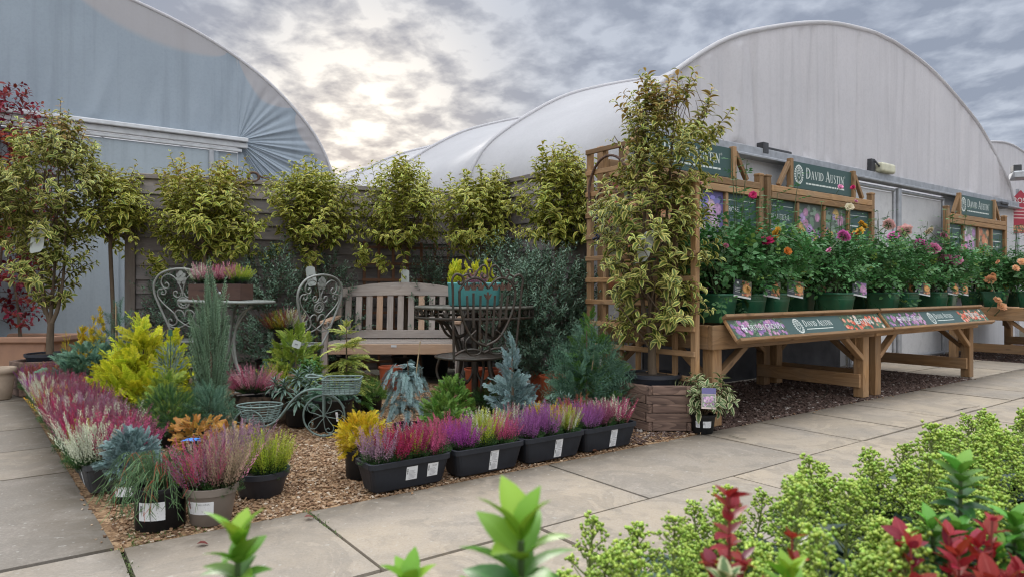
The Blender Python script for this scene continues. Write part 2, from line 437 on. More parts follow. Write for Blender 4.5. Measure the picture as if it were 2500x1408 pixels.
M_VERD = PBR('verdigris_metal', (.15, .215, .195), .5, .1, nz=.3, ns=25, col2=(.10, .13, .12), bump=.2)
M_TEAL = PBR('teal_enamel', (.10, .33, .325), .25, nz=.06, ns=3, col2=(.085, .29, .285))
M_STEEL = PBR('galvanised', (.42, .43, .45), .45, .5, nz=.12, ns=10)
M_ALU = PBR('pale_aluminium', (.60, .61, .63), .5, .1, nz=.08, ns=10, bump=.05)
M_DARK = PBR('dark_metal', (.05, .05, .055), .5, nz=.2)
M_LAMP = PBR('lamp_housing', (.62, .60, .45), .4, nz=.1)
M_BOX = WOOD('old_box_wood', (.095, .05, .036), (.05, .026, .02), grain=10, var=.2, weather=.3, wcol=(.06, .04, .035))
M_LOG = PBR('bark_log', (.10, .065, .042), .95, nz=.45, ns=24, bump=1., bsc=34)

def m_print():
    m, nt, out = newmat('printed_sheet'); c = attr(nt).outputs['Color']
    princ(nt, out, c, .42, 0, .4); return m
M_PRINT = m_print()
M_WHITE = PBR('white_vinyl', (.74, .76, .75), .5, nz=.03)
M_SIGN = PBR('sign_green', (.043, .085, .078), .45, nz=.06, ns=3)
M_TAG = PBR('paper_tag', (.62, .64, .62), .55, nz=.06)

# tunnel skins
def m_skin(name, a, b, trans, dirt=.3, streak=True, margin=None):
    m, nt, out = newmat(name); t = attr(nt, 'tex').outputs['Vector']
    v = mapv(nt, t, (5, 5, .22)); s = noise(nt, v, 1.6, 6, .6)
    d = noise(nt, t, .8, 5, .6); f = noise(nt, t, 30, 4, .7)
    c = mixc(nt, ramp(nt, d.outputs[0], [(.3, 0.), (.7, 1.)]).outputs[0], a, b)
    if streak: c = mixc(nt, mth(nt, 'MULTIPLY', ramp(nt, s.outputs[0], [(.5, 0.), (.72, 1.)]).outputs[0], dirt), c, tuple(x*.5 for x in b))
    c = mixc(nt, mth(nt, 'MULTIPLY', ramp(nt, f.outputs[0], [(.45, 0.), (.75, 1.)]).outputs[0], .18), c, tuple(x*.6 for x in b))
    tc = c
    if margin is not None:
        G = colsep(nt)[1]
        k = ramp(nt, G, [(.42, 1.), (.56, 0.)], 'EASE').outputs[0]
        c = mixc(nt, mth(nt, 'MULTIPLY', k, .55), c, margin); tc = c  # margin colour paints in light coming through the single layer
    bm = mth(nt, 'ADD', mth(nt, 'MULTIPLY', s.outputs[0], .8), mth(nt, 'MULTIPLY', f.outputs[0], .1))
    princ(nt, out, c, .5, 0, .3, bm, .22, .02, trans, tc)
    return m
M_SKIN = m_skin('tunnel_cover', (.70, .69, .71), (.60, .59, .61), .42, .12, False)
M_GABLE = m_skin('tunnel_gable_sheet', (.76, .735, .755), (.67, .65, .67), .45, .25)
M_GABLE2 = m_skin('blue_grey_sheet', (.345, .40, .46), (.285, .335, .39), .16, .25, True, (.47, .405, .385))
M_PANEL = m_skin('end_wall_sheet', (.66, .65, .65), (.54, .54, .55), .2, .25)
M_PANEL2 = m_skin('grey_wall_sheet', (.38, .435, .475), (.31, .355, .395), .0, .25)

def m_paving():
    m, nt, out = newmat('paving_slabs'); p = worldpos(nt); R = colsep(nt)[0]; G = colsep(nt)[1]
    c = mixc(nt, ramp(nt, R, [(0, 0.), (.5, .25), (1, 1.)]).outputs[0], (.415, .338, .25), (.23, .20, .17))
    big = noise(nt, p, 1.3, 5, .6, .3); sp = noise(nt, p, 90, 3, .7); md = noise(nt, p, 9, 5, .65)
    c = mixc(nt, mth(nt, 'MULTIPLY', ramp(nt, big.outputs[0], [(.42, 0.), (.66, 1.)]).outputs[0], .6), c, (.27, .245, .22))
    c = mixc(nt, mth(nt, 'MULTIPLY', ramp(nt, md.outputs[0], [(.50, 0.), (.72, 1.)]).outputs[0], .5), c, (.21, .185, .155))
    c = mixc(nt, mth(nt, 'MULTIPLY', ramp(nt, sp.outputs[0], [(.45, 0.), (.7, 1.)]).outputs[0], .3), c, (.48, .43, .37))
    c = mixc(nt, mth(nt, 'MULTIPLY', ramp(nt, noise(nt, p, 150, 2).outputs[0], [(.62, 0.), (.72, 1.)]).outputs[0], .5), c, (.17, .14, .115))
    # worn earthy staining washed out of the planting bed along its kerb
    dirt = mth(nt, 'MULTIPLY', mth(nt, 'POWER', G, 1.1), ramp(nt, noise(nt, p, 5, 6, .7, .6).outputs[0], [(.3, .35), (.52, 1.)]).outputs[0])
    c = mixc(nt, mth(nt, 'MULTIPLY', dirt, .92), c, (.105, .085, .062))
    st = ramp(nt, noise(nt, p, 2.6, 7, .68, 1.2).outputs[0], [(.50, 0.), (.535, 1.), (.60, .55), (.72, .9)])
    c = mixc(nt, mth(nt, 'MULTIPLY', st.outputs[0], .30), c, (.15, .135, .115))
    lich = ramp(nt, noise(nt, p, 34, 3, .5).outputs[0], [(.66, 0.), (.70, 1.)])
    c = mixc(nt, mth(nt, 'MULTIPLY', lich.outputs[0], .35), c, (.47, .45, .41))
    bm = mth(nt, 'ADD', md.outputs[0], mth(nt, 'MULTIPLY', sp.outputs[0], .6))
    princ(nt, out, c, .78, 0, .3, bm, .35, .004)
    return m
M_PAVE = m_paving()
M_JOINT = PBR('joint_earth', (.085, .066, .048), .95, nz=.3, ns=9, bump=.6, bsc=40, col2=(.05, .05, .025))
def m_chips(name, stops):
    m, nt, out = newmat(name); R, G, Bc = colsep(nt)[:3]
    n = noise(nt, worldpos(nt), 60, 3)
    c = mixc(nt, mth(nt, 'MULTIPLY', n.outputs[0], .5), ramp(nt, R, stops).outputs[0], (.10, .07, .045))
    princ(nt, out, c, .85, 0, .25); return m
M_CHIP = m_chips('bark_chips', [(0, (.12, .065, .037)), (.3, (.265, .15, .082)), (.65, (.38, .24, .138)), (.9, (.50, .37, .255)), (1, (.60, .52, .42))])
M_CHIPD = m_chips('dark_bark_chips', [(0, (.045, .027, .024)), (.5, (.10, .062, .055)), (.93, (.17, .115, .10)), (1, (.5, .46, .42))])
def m_bed(name, a, b, c3):
    m, nt, out = newmat(name); p = worldpos(nt)
    v = nd(nt, 'ShaderNodeTexVoronoi', {'Vector': p, 'Scale': 55.})
    c = ramp(nt, nd(nt, 'ShaderNodeSeparateColor', {0: v.outputs['Color']}).outputs[0], [(0, a), (.5, b), (1, c3)]).outputs[0]
    princ(nt, out, c, .9, 0, .2, v.outputs['Distance'], .8, .01); return m
M_BED = m_bed('bed_mulch', (.12, .07, .04), (.27, .165, .09), (.40, .27, .16))
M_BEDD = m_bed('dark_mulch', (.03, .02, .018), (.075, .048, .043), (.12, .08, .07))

# foliage
M_VAR = FOL('variegated_leaf', [(0, (.115, .165, .028)), (.40, (.18, .225, .035)), (.62, (.52, .50, .075)), (1, (.66, .62, .17))], alt=(.36, .23, .06), trans=.28, var=.6)
M_VARG = FOL('variegated_leaf_green', [(0, (.09, .135, .03)), (.42, (.15, .19, .038)), (.64, (.50, .48, .11)), (1, (.64, .60, .22))], alt=(.33, .19, .06), trans=.26, var=.65)
M_SHRUB = FOL('grey_green_leaf', [(0, (.065, .13, .08)), (1, (.135, .22, .145))], alt=(.25, .34, .26), trans=.12, var=.6)
M_ROSE = FOL('rose_leaf', [(0, (.055, .16, .05)), (1, (.085, .215, .065))], alt=(.20, .31, .07), trans=.2, rough=.4, var=.7, hue=.03)
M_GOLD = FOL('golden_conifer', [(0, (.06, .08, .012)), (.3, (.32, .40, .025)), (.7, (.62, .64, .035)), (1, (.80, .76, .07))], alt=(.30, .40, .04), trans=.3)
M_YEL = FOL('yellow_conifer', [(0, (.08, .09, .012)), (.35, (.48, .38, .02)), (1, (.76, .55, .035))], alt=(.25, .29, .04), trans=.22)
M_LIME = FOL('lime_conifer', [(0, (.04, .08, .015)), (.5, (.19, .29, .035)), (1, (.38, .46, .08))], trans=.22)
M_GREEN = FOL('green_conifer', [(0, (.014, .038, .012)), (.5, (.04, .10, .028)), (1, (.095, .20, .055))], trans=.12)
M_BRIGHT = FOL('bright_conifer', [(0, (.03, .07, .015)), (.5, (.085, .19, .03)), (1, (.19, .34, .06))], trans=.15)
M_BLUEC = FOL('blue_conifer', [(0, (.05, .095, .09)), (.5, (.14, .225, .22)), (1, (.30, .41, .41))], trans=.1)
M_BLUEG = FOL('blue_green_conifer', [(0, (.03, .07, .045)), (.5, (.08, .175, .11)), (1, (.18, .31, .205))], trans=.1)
M_JUNI = FOL('upright_juniper', [(0, (.07, .085, .05)), (.4, (.13, .225, .13)), (1, (.25, .36, .24))], trans=.1)
M_ORNG = FOL('orange_conifer', [(0, (.06, .05, .015)), (.4, (.40, .21, .045)), (1, (.62, .33, .08))], trans=.2)
M_THREAD = FOL('thread_leaf', [(0, (.04, .07, .03)), (1, (.11, .20, .08))], alt=(.30, .08, .04), trans=.12)
M_EUPH = FOL('spurge_leaf', [(0, (.08, .13, .10)), (.7, (.10, .165, .13)), (1, (.19, .26, .21))], trans=.08, rough=.45)
M_IVY = FOL('ivy_leaf', [(0, (.05, .14, .03)), (1, (.08, .20, .045))], trans=.15)
M_EUO = FOL('spindle_leaf', [(0, (.10, .25, .06)), (.14, (.035, .145, .022)), (.7, (.028, .12, .018)), (1, (.05, .185, .028))], alt=(.19, .37, .03), trans=.22, rough=.42, var=.4)
M_EUOD = FOL('spindle_leaf_dark', [(0, (.06, .15, .05)), (.14, (.02, .08, .025)), (1, (.03, .10, .03))], alt=(.15, .36, .05), trans=.2, rough=.35, var=.35)
M_SKI = FOL('skimmia_leaf', [(0, (.08, .13, .08)), (.12, (.028, .062, .042)), (1, (.036, .075, .05))], alt=(.10, .13, .12), trans=.05, rough=.33, var=.6, spec=.5)
M_BUD = FOL('skimmia_bud', [(0, (.13, .22, .025)), (.5, (.27, .40, .05)), (1, (.41, .52, .11))], trans=0., var=.6, rough=.45)
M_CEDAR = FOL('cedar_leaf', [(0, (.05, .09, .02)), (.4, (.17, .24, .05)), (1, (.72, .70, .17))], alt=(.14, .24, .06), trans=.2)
M_SSTEM = PBR('skimmia_stem', (.20, .25, .06), .6, nz=.2)
M_BERB = FOL('barberry_leaf', [(0, (.42, .07, .06)), (.14, (.29, .018, .02)), (1, (.35, .026, .024))], alt=(.14, .022, .042), trans=.34, var=.5, hue=.03, rough=.4)
M_ACER = FOL('maple_leaf', [(0, (.17, .012, .02)), (1, (.25, .02, .035))], alt=(.42, .10, .025), trans=.3, var=.7)
M_WEED = FOL('weed_leaf', [(0, (.05, .08, .02)), (1, (.12, .17, .04))], trans=.15)
M_SKVAR = FOL('cream_edged_leaf', [(0, (.07, .13, .04)), (.5, (.11, .17, .06)), (.7, (.45, .45, .24)), (1, (.55, .54, .32))], alt=(.32, .10, .06), trans=.15)
M_STEM = PBR('rose_stem', (.07, .11, .035), .6, nz=.3)
def HEATH(name, base, flow, tip, alt=None):
    return FOL('heather_'+name, [(0, (.018, .035, .012)), (.18, (.035, .06, .018)), (.30, base), (.6, flow), (.85, flow), (1, tip)], alt=alt, trans=.18, var=.7, hue=.035, rough=.7)
HM = {
 'crimson': HEATH('crimson', (.30, .028, .075), (.36, .032, .095), (.30, .06, .09)),
 'rose': HEATH('rose', (.44, .075, .17), (.48, .10, .20), (.38, .10, .14)),
 'pink': HEATH('pink', (.48, .20, .25), (.50, .22, .28), (.42, .20, .22)),
 'magenta': HEATH('magenta', (.36, .07, .31), (.38, .075, .33), (.30, .08, .24)),
 'purple': HEATH('purple', (.30, .12, .29), (.30, .10, .29), (.26, .10, .20)),
 'mauve': HEATH('mauve', (.36, .24, .30), (.33, .19, .26), (.27, .16, .18)),
 'dusk': HEATH('dusk', (.32, .11, .17), (.27, .075, .135), (.23, .11, .12)),
 'white': HEATH('white', (.52, .55, .40), (.60, .62, .48), (.48, .50, .32)),
 'lime': HEATH('lime', (.20, .29, .03), (.36, .42, .045), (.46, .46, .10)),
 'gold': HEATH('gold', (.36, .30, .03), (.52, .38, .03), (.55, .30, .04)),
 'buff': HEATH('buff', (.36, .26, .19), (.40, .30, .21), (.36, .29, .19)),
 'rust': HEATH('rust', (.26, .05, .04), (.28, .06, .05), (.34, .17, .06)),
}
PET = {}
def petal(name, a, b):
    PET[name] = FOL('petal_'+name, [(0, b), (1, a)], trans=.3, var=.3, hue=.02, rough=.55)
petal('yellow', (.82, .56, .10), (.76, .42, .05)); petal('apricot', (.84, .50, .30), (.80, .40, .19)); petal('blush', (.82, .56, .54), (.80, .46, .44))
petal('magenta', (.80, .24, .56), (.72, .15, .47)); petal('pink', (.84, .38, .56), (.76, .24, .45)); petal('cerise', (.62, .035, .16), (.50, .02, .11)); petal('orange', (.82, .32, .06), (.76, .22, .03)); petal('cream', (.72, .66, .50), (.65, .55, .35))

# ------------------------------------------------------------------ flat print work
_txt = {}
def text_arr(s):
    if s not in _txt:
        cu = bpy.data.curves.new('t', 'FONT'); cu.body = s; cu.size = 1; cu.resolution_u = 3
        o = bpy.data.objects.new('t', cu); COL.objects.link(o)
        dg = bpy.context.evaluated_depsgraph_get(); me = bpy.data.meshes.new_from_object(o.evaluated_get(dg))
        me.calc_loop_triangles()
        v = np.array([x.co[:] for x in me.vertices]).reshape(-1, 3); f = np.array([t.vertices[:] for t in me.loop_triangles]).reshape(-1, 3)
        bpy.data.objects.remove(o); bpy.data.curves.remove(cu); bpy.data.meshes.remove(me)
        _txt[s] = (v, f)
    return _txt[s]
class Flat:
    """drawing surface: origin o, axes ex, ey (unit), normal en, drawn in metres"""
    def __init__(s, mb, o, ex, ey, off=.0012):
        s.mb = mb; s.o = np.asarray(o, float); s.ex = unit(np.asarray(ex, float)); s.ey = unit(np.asarray(ey, float)); s.en = np.cross(s.ex, s.ey); s.l = off
    def p(s, xy, lay): xy = np.asarray(xy, float); return s.o+xy[:, :1]*s.ex+xy[:, 1:2]*s.ey+s.en*(s.l*lay)
    def rect(s, x, y, w, h, c, lay=1): s.mb.add(s.p([[x, y], [x+w, y], [x+w, y+h], [x, y+h]], lay), [[0, 1, 2, 3]], c)
    def poly(s, pts, c, lay=1):
        pts = np.asarray(pts, float); m = pts.mean(0); n = len(pts)
        s.mb.add(s.p(np.vstack([pts, m]), lay), [[i, (i+1) % n, n] for i in range(n)], c)
    def ell(s, x, y, a, b, c, lay=1, k=10, ph=0., wob=0.):
        t = np.linspace(0, 2*PI, k, endpoint=False)+ph; r = 1+wob*np.sin(t*5)
        s.poly(np.c_[x+a*r*np.cos(t), y+b*r*np.sin(t)], c, lay)
    def ribbon(s, pts, w, c, lay=1):
        p = np.asarray(pts, float); w = np.broadcast_to(np.asarray(w, float), (len(p),))
        d = np.gradient(p, axis=0); n = unit(np.c_[-d[:, 1], d[:, 0]])
        v = np.empty((2*len(p), 2)); v[0::2] = p+n*w[:, None]/2; v[1::2] = p-n*w[:, None]/2
        s.mb.add(s.p(v, lay), [[2*i+1, 2*i+3, 2*i+2, 2*i] for i in range(len(p)-1)], c)
    def text(s, t, x, y, h, c, lay=2, width=None):
        v, f = text_arr(t); v = v[:, :2]*h/.7
        if width: v = v*[width/v[:, 0].max(), 1]
        s.mb.add(s.p(v+[x, y], lay), f, c)
        return v[:, 0].max()
    def serif(s, t, x, y, h, c, lay=2, small=.78):
        first = True
        for ch in t:
            if ch == ' ': x += h*.30; first = True; continue
            hh = h if first else h*small; first = False
            x += s.glyph(ch, x, y, hh, c, lay)+h*.07
        return x
    def glyph(s, ch, x, y, h, c, lay):
        T, t = .15*h, .055*h
        def ln(a, b, w): s.ribbon([(x+a[0]*h, y+a[1]*h), (x+b[0]*h, y+b[1]*h)], w, c, lay)
        def sf(cx, cy, hw=.15): s.rect(x+(cx-hw)*h, y+cy*h-(0 if cy < .5 else t), 2*hw*h, t, c, lay)
        def arc(cx, cy, rx, ry, a0, a1, wa, wb, n=10):
            aa = np.radians(np.linspace(a0, a1, n)); w = wa+(wb-wa)*np.sin(np.linspace(0, PI, n))
            s.ribbon(np.c_[x+(cx+rx*np.cos(aa))*h, y+(cy+ry*np.sin(aa))*h], w, c, lay)
        W = {'A': .78, 'V': .76, 'D': .76, 'I': .30, 'U': .72, 'S': .5, 'T': .64, 'N': .78, 'B': .62, 'E': .58, 'F': .55, 'L': .55, 'O': .8, 'M': .9, 'R': .68}[ch]
        if ch == 'A': ln((.1, 0), (.39, 1), t*1.1); ln((.39, 1), (.68, 0), T); ln((.2, .33), (.58, .33), t); sf(.1, 0, .1); sf(.68, 0, .12)
        elif ch == 'V': ln((.08, 1), (.38, 0), T); ln((.38, 0), (.68, 1), t*1.1); sf(.09, 1, .12); sf(.68, 1, .1)
        elif ch == 'D': ln((.14, 0), (.14, 1), T); arc(.22, .5, .46, .47, -90, 90, t, T); ln((.1, t/h/2), (.26, t/h/2), t); ln((.1, 1-t/h/2), (.26, 1-t/h/2), t)
        elif ch == 'I': ln((.15, 0), (.15, 1), T); sf(.15, 0); sf(.15, 1)
        elif ch == 'U': ln((.13, 1), (.13, .3), T); arc(.355, .3, .225, .28, 180, 360, t*1.6, t*1.4); ln((.58, .3), (.58, 1), t*1.1); sf(.13, 1); sf(.58, 1, .11)
        elif ch == 'T': ln((.32, 0), (.32, 1), T); sf(.32, 0); s.rect(x+.02*h, y+h-t, .6*h, t, c, lay); ln((.045, 1), (.045, .8), t); ln((.595, 1), (.595, .8), t)
        elif ch == 'N': ln((.12, 0), (.12, 1), t*1.1); ln((.1, 1), (.64, 0), T); ln((.65, 0), (.65, 1), t*1.1); sf(.12, 0, .1); sf(.65, 1, .1); sf(.1, 1, .08)
        elif ch == 'S':
            aa = [(.40, .80), (.36, .93), (.24, .98), (.11, .9), (.10, .74), (.2, .6), (.33, .47), (.42, .3), (.37, .1), (.23, .02), (.1, .07), (.06, .24)]
            p = cat(np.array(aa), 3); n = len(p); s.ribbon(np.c_[x+p[:, 0]*h, y+p[:, 1]*h], t+(T-t)*np.sin(np.linspace(0, PI, n))**2, c, lay)
        elif ch == 'B': ln((.14, 0), (.14, 1), T); arc(.2, .76, .28, .23, -90, 90, t, T*.9); arc(.2, .27, .34, .26, -90, 90, t, T*.9)
        elif ch in 'EFL':
            ln((.14, 0), (.14, 1), T); sf(.14, 0)
            if ch in 'EL': s.rect(x+.1*h, y, .43*h, t, c, lay); ln((.51, 0), (.51, .2), t)
            if ch in 'EF': s.rect(x+.1*h, y+h-t, .42*h, t, c, lay); s.rect(x+.1*h, y+.5*h, .3*h, t, c, lay); ln((.5, 1), (.5, .82), t)
            if ch == 'L': sf(.14, 1)
        elif ch == 'O': arc(.4, .5, .33, .47, 90, 270, t, T); arc(.4, .5, .33, .47, -90, 90, t, T)
        elif ch == 'M': ln((.12, 0), (.15, 1), t*1.1); ln((.15, 1), (.44, .05), T); ln((.44, .05), (.74, 1), t); ln((.76, 0), (.74, 1), T); sf(.12, 0, .1); sf(.76, 0, .12)
        elif ch == 'R': ln((.14, 0), (.14, 1), T); arc(.2, .75, .3, .24, -90, 90, t, T*.9); ln((.28, .5), (.6, 0), T*.9); sf(.14, 0); sf(.6, 0, .08)
        return W*h
    def crest(s, x, y, w, h, c, lay=2):
        """wreathed oval with a small shield"""
        for i in range(22):
            a = 2*PI*i/22; s.ell(x+w*.42*math.cos(a), y+h*.42*math.sin(a), w*.075, h*.05, c, lay, 6, a)
        t = np.linspace(0, 2*PI, 25); s.ribbon(np.c_[x+w*.31*np.cos(t), y+h*.33*np.sin(t)], w*.035, c, lay)
        s.ribbon(cat(np.array([[-.15, .17], [-.15, -.02], [0, -.2], [.15, -.02], [.15, .17], [-.15, .17]])*[w, h]+[x, y], 3), w*.04, c, lay)
        s.rect(x-w*.1, y+h*.02, w*.2, h*.03, c, lay); s.rect(x-w*.1, y+h*.09, w*.2, h*.03, c, lay)
        s.ell(x, y+h*.26, w*.07, h*.05, c, lay, 8)
    def bloom(s, x, y, r, c, lay=2, rr=None):
        rr = rr or random
        c = np.array(c); s.ell(x, y, r, r*.95, c*.8, lay, 11, rr.random()*6, .07)
        for k in range(9):
            a = rr.random()*6.3; q = r*(.75-.07*k)
            s.ell(x+math.cos(a)*(r-q)*.8, y+math.sin(a)*(r-q)*.8, q*.8, q*.7, np.clip(c*(rr.uniform(.75, 1.3)), 0, .9), lay+.2*k+.2, 9, a)
    def photo(s, x, y, w, h, kind, seed=0, lay=1):
        r = random.Random(seed); pal = {
          'purple': ((.05, .075, .05), [(.42, .19, .36), (.46, .25, .39), (.32, .17, .36), (.22, .13, .30)]),
          'orange': ((.045, .07, .045), [(.62, .12, .05), (.70, .30, .20), (.62, .50, .42), (.55, .10, .05)]),
          'lilac': ((.16, .13, .34), [(.55, .36, .52), (.60, .42, .55), (.50, .30, .50)]),
          'pinkhaze': ((.24, .26, .22), [(.60, .40, .55), (.62, .48, .58), (.42, .25, .45)]),
          'bordure': ((.10, .12, .10), [(.30, .17, .40), (.48, .25, .38), (.55, .36, .12), (.42, .28, .50)]),
          'peach': ((.10, .09, .06), [(.52, .20, .10), (.58, .30, .16), (.46, .12, .07)])}[kind]
        s.rect(x, y, w, h, pal[0], lay)
        m = min(w, h)
        for i in range(int(16+50*max(w, h)/m)):
            g = np.array(pal[0])*r.uniform(.4, 2.6)+np.array([0, r.uniform(0, .05), 0])
            a, b = r.uniform(.05, .13)*m, r.uniform(.03, .08)*m
            s.ell(x+r.uniform(a, w-a), y+r.uniform(a, h-a), a, b, g, lay+.3+i*.002, 7, r.random()*3)
        for i in range(int(6+11*max(w, h)/m)):
            q = r.uniform(.085, .16)*m
            s.bloom(x+r.uniform(q, w-q), y+r.uniform(q, h-q), q, r.choice(pal[1]), lay+1+i*.05, r)
    def label(s, x, y, w, h, head=True, bars=True, price=False):
        g = (.22, .22, .23); s.rect(x, y, w, h, (.70, .71, .72), 1)
        if bars:
            for i in range(7): s.rect(x+w*.06, y+h*(.45+.06*i), w*.11, h*(.025+.02*(i % 2)), (.06, .06, .06), 2)
        if head: s.text('CALLUNA', x+w*.42, y+h*.74, h*.15, g, 2, w*.45)
        for i in range(6 if head else 7): s.rect(x+w*(.24 if bars else .08), y+h*(.10+.095*i), w*(.66 if bars else .8)*(.7+.3*((i*37) % 5)/5), h*.035, (.38, .38, .40), 2)
# ------------------------------------------------------------------ setting: ground, paving, beds
mb = MB(); mb.add([[-150, -60, -.035], [150, -60, -.035], [150, 240, -.035], [-150, 240, -.035]], [[0, 1, 2, 3]])
tag(mb.build('ground', M_JOINT), kind='structure')
pv = MB()
def slab(s0, s1, n0, n1, dirt, skew=False):
    g = .008; gn = .008 if skew else .0125; s0 += g; s1 -= g; n0 += gn; n1 -= gn
    a, b = max(3, int((s1-s0)/.09)), max(3, int((n1-n0)/.09))
    S, Nn = np.meshgrid(np.linspace(s0, s1, a), np.linspace(n0, n1, b))
    S = S.ravel(); Nn = Nn.ravel()
    if skew: S = S-.055*Nn
    z = rng.normal(0, .0015)+rng.normal(0, .0012)*(S-s0)+rng.normal(0, .0012)*(Nn-n0)
    S_ = S+.055*Nn if skew else S
    edge = np.minimum(np.minimum(S_-s0, s1-S_), np.minimum(Nn-n0, n1-Nn)) < 1e-6
    z = z-edge*.004
    v = O+S[:, None]*U+Nn[:, None]*V+z[:, None]*Zv
    c = np.c_[np.full(len(S), min(1, rng.random()*.9+(.45 if skew else 0))), np.clip(1-dirt(S, Nn)/.42, 0, 1), np.zeros(len(S))]
    f = [[j*a+i, j*a+i+1, (j+1)*a+i+1, (j+1)*a+i] for j in range(b-1) for i in range(a-1)]
    ring = [i for i in range(a)]+[j*a+a-1 for j in range(1, b)]+[(b-1)*a+i for i in range(a-2, -1, -1)]+[j*a for j in range(b-2, 0, -1)]
    k = len(v); v = np.vstack([v, v[ring]-[0, 0, .035]]); c = np.vstack([c, c[ring]])
    m = len(ring); f += [[ring[i], k+i, k+(i+1) % m, ring[(i+1) % m]] for i in range(m)]
    pv.add(v, f, c)
d_path = lambda S, N: -N
d_left = lambda S, N: -3.70-.055*N-S
d_none = lambda S, N: np.full(len(S), 9.)
rows = [(0, -.79, [-9, -7.6, -6.25, -5.0, -3.66, -2.93, -1.537, -.157, .52, 1.18, 1.86, 2.55, 3.24, 3.9, 4.6, 5.3, 6, 6.7, 7.4, 8.1, 9.5, 11, 12.5, 14]),
        (-.79, -1.62, [-9, -7.7, -6.4, -5.0, -3.6, -2.22, -.9, .5, 2.0, 3.4, 4.8, 6.2, 7.6, 9, 11, 13]),
        (-1.62, -2.45, [-9, -7, -5.6, -4.3, -2.9, -1.5, -.2, 1.2, 2.6, 4, 5.4, 7, 9, 11]), (-2.45, -3.3, [-9, -6, -4.6, -3.2, -1.8, -.4, 1, 2.4, 4, 6, 8, 11]),
        (-3.3, -4.2, [-8, -6, -4.5, -3, -1.5, 0, 1.5, 3, 5, 7, 10]), (-4.2, -5.2, [-8, -6, -4.5, -3, -1.5, 0, 1.5, 3, 5, 7, 10])]
for n1, n0, js in rows:
    for a, b in zip(js[:-1], js[1:]): slab(a, b, n0, n1, (lambda S, N: np.where(S > -3.7, -N, 9.)) if n1 == 0 else d_none)
ln = [0, 1.42, 2.17, 2.95, 3.66, 4.5, 5.4]
for i, (a, b) in enumerate(zip(ln[:-1], ln[1:])):
    e = -3.675
    slab(e-.86, e, a, b, d_left, True)
    for q in range(1, 6): slab(e-.86*(q+1), e-.86*q, a+(.3*(q % 2)), b+(.3*(q % 2)), d_none, True)
for a, b in ((4.62, 5.8), (5.8, 6.95)):
    for n0, n1 in ((0, .7), (.7, 1.42)): slab(a, b, n0, n1, d_none)
tag(pv.build('paving', M_PAVE), kind='structure')
ck = MB()
for pts in ([(1996, 898), (2008, 912), (2016, 935), (2021, 952), (2010, 966), (1992, 972)], [(1780, 1062), (1805, 1069), (1822, 1071)], [(2330, 1003), (2362, 995), (2392, 990)]):
    p = cat([((a-CX)/F*F/(b-CY), F/(b-CY), .0032) for a, b in pts], 5); d = unit(np.gradient(p, axis=0)); nn = np.c_[-d[:, 1], d[:, 0], 0*d[:, 0]]*rng.uniform(.002, .006, len(p))[:, None]
    ck.add(np.stack([p+nn, p-nn], 1).reshape(-1, 3), [[2*i+1, 2*i+3, 2*i+2, 2*i] for i in range(len(p)-1)])
tag(ck.build('paving_cracks', M_JOINT), kind='structure')
def sheet(name, pts, z, m):
    mb = MB(); mb.add([B(s, n, z) for s, n in pts], [list(range(len(pts)))]); return tag(mb.build(name, m), kind='structure')
sheet('planting_bed', [(-3.70, -.02), (.0, -.02), (.0, 1.3), (-.9, 6), (-4.15, 6)], -.014, M_BED)
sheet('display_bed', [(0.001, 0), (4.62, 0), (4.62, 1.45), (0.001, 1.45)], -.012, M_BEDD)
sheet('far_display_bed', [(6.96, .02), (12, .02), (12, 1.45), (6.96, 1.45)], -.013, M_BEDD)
def chips(name, pts, m, smin, smax, zb, label, lift=.004):
    n = len(pts); mb = MB()
    v = CUBE*2; v = v*np.array([1, .6, .28])
    v = v+np.array([[.15, -.1, .2], [-.3, .2, 0], [.1, .2, .1], [-.15, -.25, -.1], [-.2, .1, 0], [0, -.2, .1], [.25, .1, -.1], [-.1, .15, .2]])*.5
    T = (v*.5, CUBEF, np.full(8, .5))
    d = unit(np.c_[rng.normal(0, 1, (n, 2)), rng.normal(0, .3, n)])
    P = np.array([B(s, q, zb) for s, q in pts]); P[:, 2] += rng.uniform(0, lift, n)
    inst(mb, T, frames(d, roll=rng.normal(0, .35, n)), P, rng.uniform(smin, smax, n)[:, None]*rng.uniform(.7, 1.2, (n, 3)))
    o = mb.build(name, m); tag(o, label, 'bark mulch', kind='stuff'); return o
def in_bed(n, s0, s1, n0, n1, pw=1.): return np.c_[rng.uniform(s0, s1, n), n0+(n1-n0)*rng.random(n)**pw]
p = np.vstack([in_bed(15000, -3.66, -.02, .01, 1.2), in_bed(13000, -3.3, -.5, .9, 3.2), in_bed(2500, -3, -.6, 3.2, 4.6)])
chips('bark_chippings', p, M_CHIP, .009, .0205, -.010, 'loose tan bark chippings covering the planting bed')
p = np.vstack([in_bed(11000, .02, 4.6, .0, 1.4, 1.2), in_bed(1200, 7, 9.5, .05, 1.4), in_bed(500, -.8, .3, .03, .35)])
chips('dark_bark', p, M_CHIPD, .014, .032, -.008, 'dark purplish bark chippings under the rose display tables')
# a few strays swept on to the paving
p = np.vstack([np.c_[rng.uniform(-3.6, 4.6, 90), -np.abs(rng.normal(0, .03, 90))-.005], np.c_[-3.70+rng.uniform(-.05, 0, 30), rng.uniform(0, 3, 30)]])
o = chips('stray_chippings', p, M_CHIP, .008, .016, .003, 'stray bark crumbs along the paving kerb', .002)
